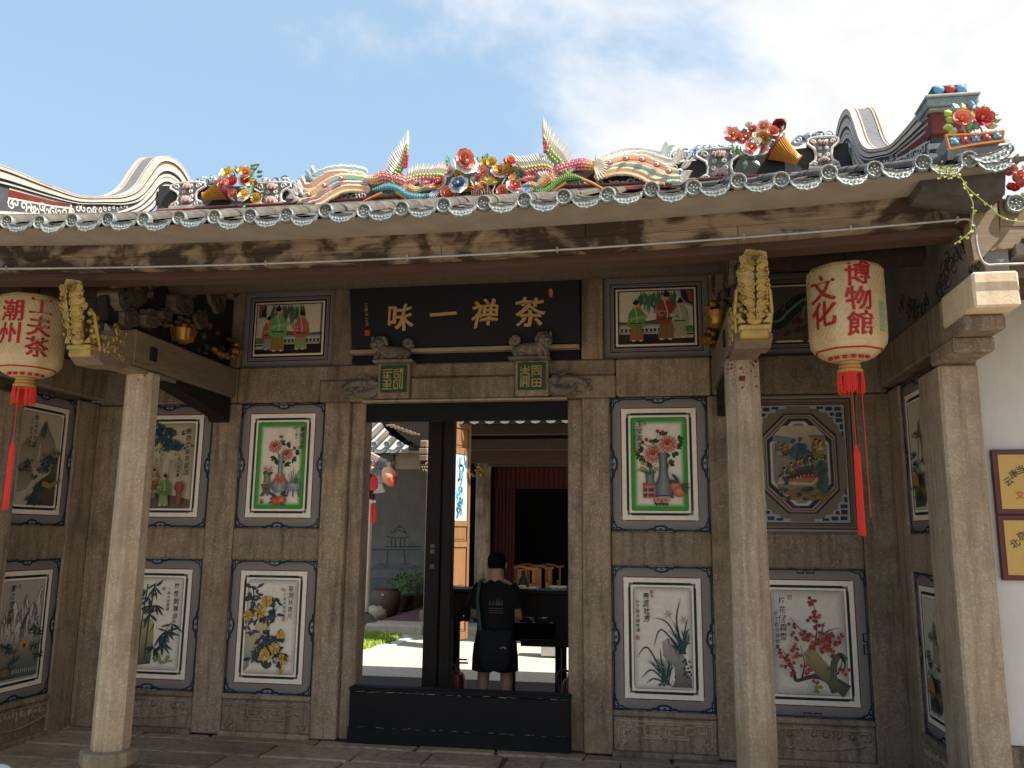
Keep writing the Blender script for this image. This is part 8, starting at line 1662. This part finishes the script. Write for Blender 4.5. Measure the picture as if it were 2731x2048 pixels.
# rocks, lawn and white pebbles
for (u, v, rx, nm) in ((962, 1668, .30, 'grey garden rock at the left edge of the doorway view'), (1000, 1640, .22, 'small brown rock in front of the dark jar'), (985, 1652, .10, 'white pebble-like stone by the garden rock')):
    p = at(u, v, z=.08); t = thing('garden_rock', nm, 'rock', (p.x, p.y, 0)); mb = MB(); mb.ell((p.x, p.y, .10), (rx, rx*.8, rx*.7), 12, 8); mb.v = [(a+r2.uniform(-.04, .04)*rx*3, b+r2.uniform(-.04, .04)*rx*3, max(-.03, c+r2.uniform(-.03, .03)*rx*3)) for a, b, c in mb.v]; obj('stone', mb, 'carved_dark' if rx > .25 else 'granite_warm_lit' if rx > .15 else 'plastic_white', t, smooth=True)
poly = [at(u, v, z=0) for u, v in ((925, 1740), (955, 1735), (985, 1733), (1010, 1722), (1040, 1716), (1062, 1708), (1072, 1700), (1060, 1694), (1030, 1697), (1015, 1692), (990, 1690), (960, 1690), (920, 1690))]
def inside(x, y, P):
    c = False
    for i in range(len(P)):
        a, b = P[i], P[i-1]
        if (a.y > y) != (b.y > y) and x < (b.x-a.x)*(y-a.y)/(b.y-a.y)+a.x: c = not c
    return c
xs = [p.x for p in poly]; ys = [p.y for p in poly]; mb = MB()
for k in range(9000):
    x, y = r2.uniform(min(xs), max(xs)), r2.uniform(min(ys), max(ys))
    if not inside(x, y, poly): continue
    a = r2.random()*6.28; h_ = r2.uniform(.03, .085); w2 = .008; lx, ly = .03*math.cos(a), .03*math.sin(a)
    mb.add([(x-w2*math.sin(a), y+w2*math.cos(a), 0), (x+w2*math.sin(a), y-w2*math.cos(a), 0), (x+lx, y+ly, h_)], [(0, 1, 2)])
obj('lawn', mb, 'grass', kind='stuff', label='bright green grass in the sunny courtyard bed', cat='grass', fix=False)
mb = MB(); pb2 = [at(u, v, z=0) for u, v in ((930, 1762), (960, 1762), (1000, 1745), (1040, 1728), (1075, 1714), (1100, 1703), (1085, 1697), (1050, 1690), (1010, 1688), (940, 1688))]; xs = [p.x for p in pb2]; ys = [p.y for p in pb2]
for k in range(5200):
    x, y = r2.uniform(min(xs), max(xs)), r2.uniform(min(ys), max(ys))
    if not inside(x, y, pb2) or (inside(x, y, poly) and r2.random() < .85): continue
    s_ = r2.uniform(.012, .028); v = [(x+s_*dx, y+s_*dy, .004+s_*.55*dz) for dx, dy, dz in ((1, 0, 0), (-1, 0, 0), (0, 1, 0), (0, -1, 0), (.1, .1, 1))]; mb.add(v, [(0, 2, 4), (2, 1, 4), (1, 3, 4), (3, 0, 4)])
obj('pebbles', mb, 'pebble', kind='stuff', label='white pebbles edging the courtyard grass', cat='pebbles', fix=False)

# ================================================================== the visitor seen from behind
pn = thing('person', 'person seen from behind in black T-shirt and dark shorts with crossbody bag', 'person', (.15, .80, 0))
def skinned(name, verts, edges, radii, mat, sub=2, root=0):
    me = bpy.data.meshes.new(name); me.from_pydata(verts, edges, []); o = bpy.data.objects.new(name, me); COL.objects.link(o)
    m_ = o.modifiers.new('s', 'SKIN'); m_.use_smooth_shade = True
    for i, r in enumerate(radii): me.skin_vertices[0].data[i].radius = (r if isinstance(r, tuple) else (r, r)); me.skin_vertices[0].data[i].use_root = (i == root)
    sb = o.modifiers.new('u', 'SUBSURF'); sb.levels = sub; sb.render_levels = sub
    bpy.context.view_layer.update()
    nm_ = bpy.data.meshes.new_from_object(o.evaluated_get(bpy.context.evaluated_depsgraph_get())); bpy.data.objects.remove(o); bpy.data.meshes.remove(me)
    nm_.materials.clear(); nm_.materials.append(MAT[mat]); nm_.polygons.foreach_set('use_smooth', [True]*len(nm_.polygons)); return nm_
X, Y = .14, .82
V = [(X, Y, .74), (X, Y+.01, .90), (X, Y, 1.06), (X, Y+.01, 1.17), (X, Y+.02, 1.235), (X, Y+.03, 1.33), (X, Y+.035, 1.40)]; E_ = [(0, 1), (1, 2), (2, 3), (3, 4), (4, 5), (5, 6)]; RD = [(.13, .095), (.115, .085), (.125, .09), (.085, .07), .052, (.072, .085), (.055, .065)]
def chain(start, pts, rad):
    p = start
    for q, r in zip(pts, rad): V.append(q); RD.append(r); E_.append((p, len(V)-1)); p = len(V)-1
    return p
for s in (-1, 1):
    chain(3, [(X+s*.13, Y+.01, 1.14), (X+s*.185, Y+.0, 1.0), (X+s*.20, Y+.06, .88), (X+s*.15, Y+.22, .92), (X+s*.12, Y+.29, .945)], [.055, .043, .036, .028, .026])
    chain(0, [(X+s*.085, Y, .66), (X+s*.10, Y+.01, .42), (X+s*.105, Y-.012, .25), (X+s*.11, Y, .07), (X+s*.115, Y+.07, .03), (X+s*.12, Y+.14, .022)], [.088, .058, .055, .036, .035, .026])
obj('body', skinned('body', V, E_, RD, 'skin'), None, pn)
for s in (-1, 1):       # hands resting on the table edge, five bent fingers each
    hv = [(X+s*.12, Y+.28, .945), (X+s*.112, Y+.335, .96)]; he = [(0, 1)]; hr = [(.026, .018), (.034, .015)]
    for k, (dx, L_) in enumerate(((-.027, .052), (-.009, .062), (.009, .058), (.026, .046))):
        b = len(hv); hv += [(X+s*.112+dx, Y+.365, .965), (X+s*.112+dx*1.15, Y+.365+L_*.55, .972), (X+s*.112+dx*1.2, Y+.365+L_, .955)]; he += [(1, b), (b, b+1), (b+1, b+2)]; hr += [.0092, .0086, .0074]
    b = len(hv); hv += [(X+s*.112-s*.042, Y+.325, .955), (X+s*.112-s*.06, Y+.36, .955)]; he += [(0, b), (b, b+1)]; hr += [.011, .0085]
    obj('hand', skinned('hand', hv, he, hr, 'skin', 1), None, pn)
mb = MB(); hc_ = Vector((X, Y+.035, 1.37))
mb.lathe([(.0, .105), (.045, .095), (.075, .06), (.085, .015), (.084, -.02), (.078, -.05), (.066, -.085), (.045, -.105)], 18, M=Matrix.Translation(hc_) @ Matrix.Diagonal((1, 1.12, .86, 1))); obj('hair', mb, 'hair', pn, smooth='all')
for s in (-1, 1): obj('ear', MB().ell((X+s*.082, Y+.04, 1.335), (.010, .02, .03), 8, 6), 'skin', pn, smooth=True)
def loft(rings, n=20):
    mb = MB(); v = []
    for (cx, cy_, z, rx, ry) in rings: v += [(cx+rx*(1+.05*math.sin(k*2.7+z*41))*math.cos(2*math.pi*k/n), cy_+ry*(1+.05*math.sin(k*3.3+z*33))*math.sin(2*math.pi*k/n), z+.010*math.sin(k*2.1+z*30)) for k in range(n)]
    return mb.add(v, [(i*n+k, i*n+(k+1) % n, (i+1)*n+(k+1) % n, (i+1)*n+k) for i in range(len(rings)-1) for k in range(n)])
ts_ = obj('t_shirt', loft([(X, Y, .70, .175, .125), (X, Y, .80, .165, .118), (X, Y, .95, .16, .112), (X, Y, 1.08, .178, .115), (X, Y, 1.14, .182, .108), (X, Y+.01, 1.18, .135, .088), (X, Y+.01, 1.205, .075, .066)]), 'fabric_black', pn, smooth='all', fix=False)
for s in (-1, 1): obj('sleeve', MB().tube([(X+s*.12, Y+.01, 1.15), (X+s*.165, Y+.0, 1.08), (X+s*.195, Y+.005, .97)], [.07, .07, .072], 12, cap=False), 'fabric_black', pn, smooth='all', fix=False)
obj('shorts', loft([(X, Y, .78, .16, .115), (X, Y, .66, .185, .13), (X, Y, .60, .19, .13)]), 'fabric_black', pn, smooth='all', fix=False)
for s in (-1, 1): obj('shorts_leg', MB().tube([(X+s*.085, Y, .66), (X+s*.10, Y+.005, .54), (X+s*.105, Y+.005, .44)], [.105, .102, .10], 14, cap=False), 'fabric_black', pn, smooth='all', fix=False)
for s in (-1, 1): obj('shoe', MB().ell((X+s*.118, Y+.06, .03), (.045, .12, .04), 12, 7), 'fabric_black', pn, smooth=True)
P = Paint((X+.03, Y-.118, 1.0), (1, 0, 0), (0, 0, 1), (0, -1, 0)); g = H('2c2c2c')
for k, hgt in ((-2, .05), (-1, .055), (0, .07), (.7, .085), (1.5, .06)): P.poly([(k*.03-.014, 0), (k*.03+.014, 0), (k*.03+.004, hgt*.6), (k*.03, hgt), (k*.03-.004, hgt*.6)], g)
for k in range(3): P.rect(-.07, -.03-k*.018, .06, -.022-k*.018, g)
obj('shirt_print', P.mb, 'paint', ts_, fix=False)
bg_ = thing('crossbody_bag', 'dark navy crossbody bag slung behind the person', 'bag', (X+.1, Y-.18, .62))
pc_ = obj('pouch', loft([(X+.03, Y-.165, .46, .10, .025), (X+.03, Y-.175, .50, .125, .045), (X+.03, Y-.175, .70, .14, .05), (X+.03, Y-.165, .78, .135, .035), (X+.03, Y-.16, .795, .13, .02)]), 'fabric_navy', bg_, smooth='all', fix=False)
obj('strap', MB().tube(crom([(X-.10, Y-.17, .79), (X-.12, Y-.15, .92), (X-.14, Y-.125, 1.05), (X-.13, Y-.07, 1.19), (X-.11, Y+.02, 1.21)], 4), .016, 6, flat=.3), 'strap_teal', bg_, smooth='all')
P = Paint((X+.10, Y-.228, .66), (1, 0, 0), (0, 0, 1), (0, -1, 0)); W3 = H('7a7a7a')
for k in range(3): P.stroke([(-.02+.010*k, -.008), (-.012+.010*k, .004+.002*k), (.022, .012-.006*k)], .004, W3, 3)
P.rect(.024, -.010, .034, .010, W3); obj('logo_patch', P.mb, 'paint', pc_, fix=False)
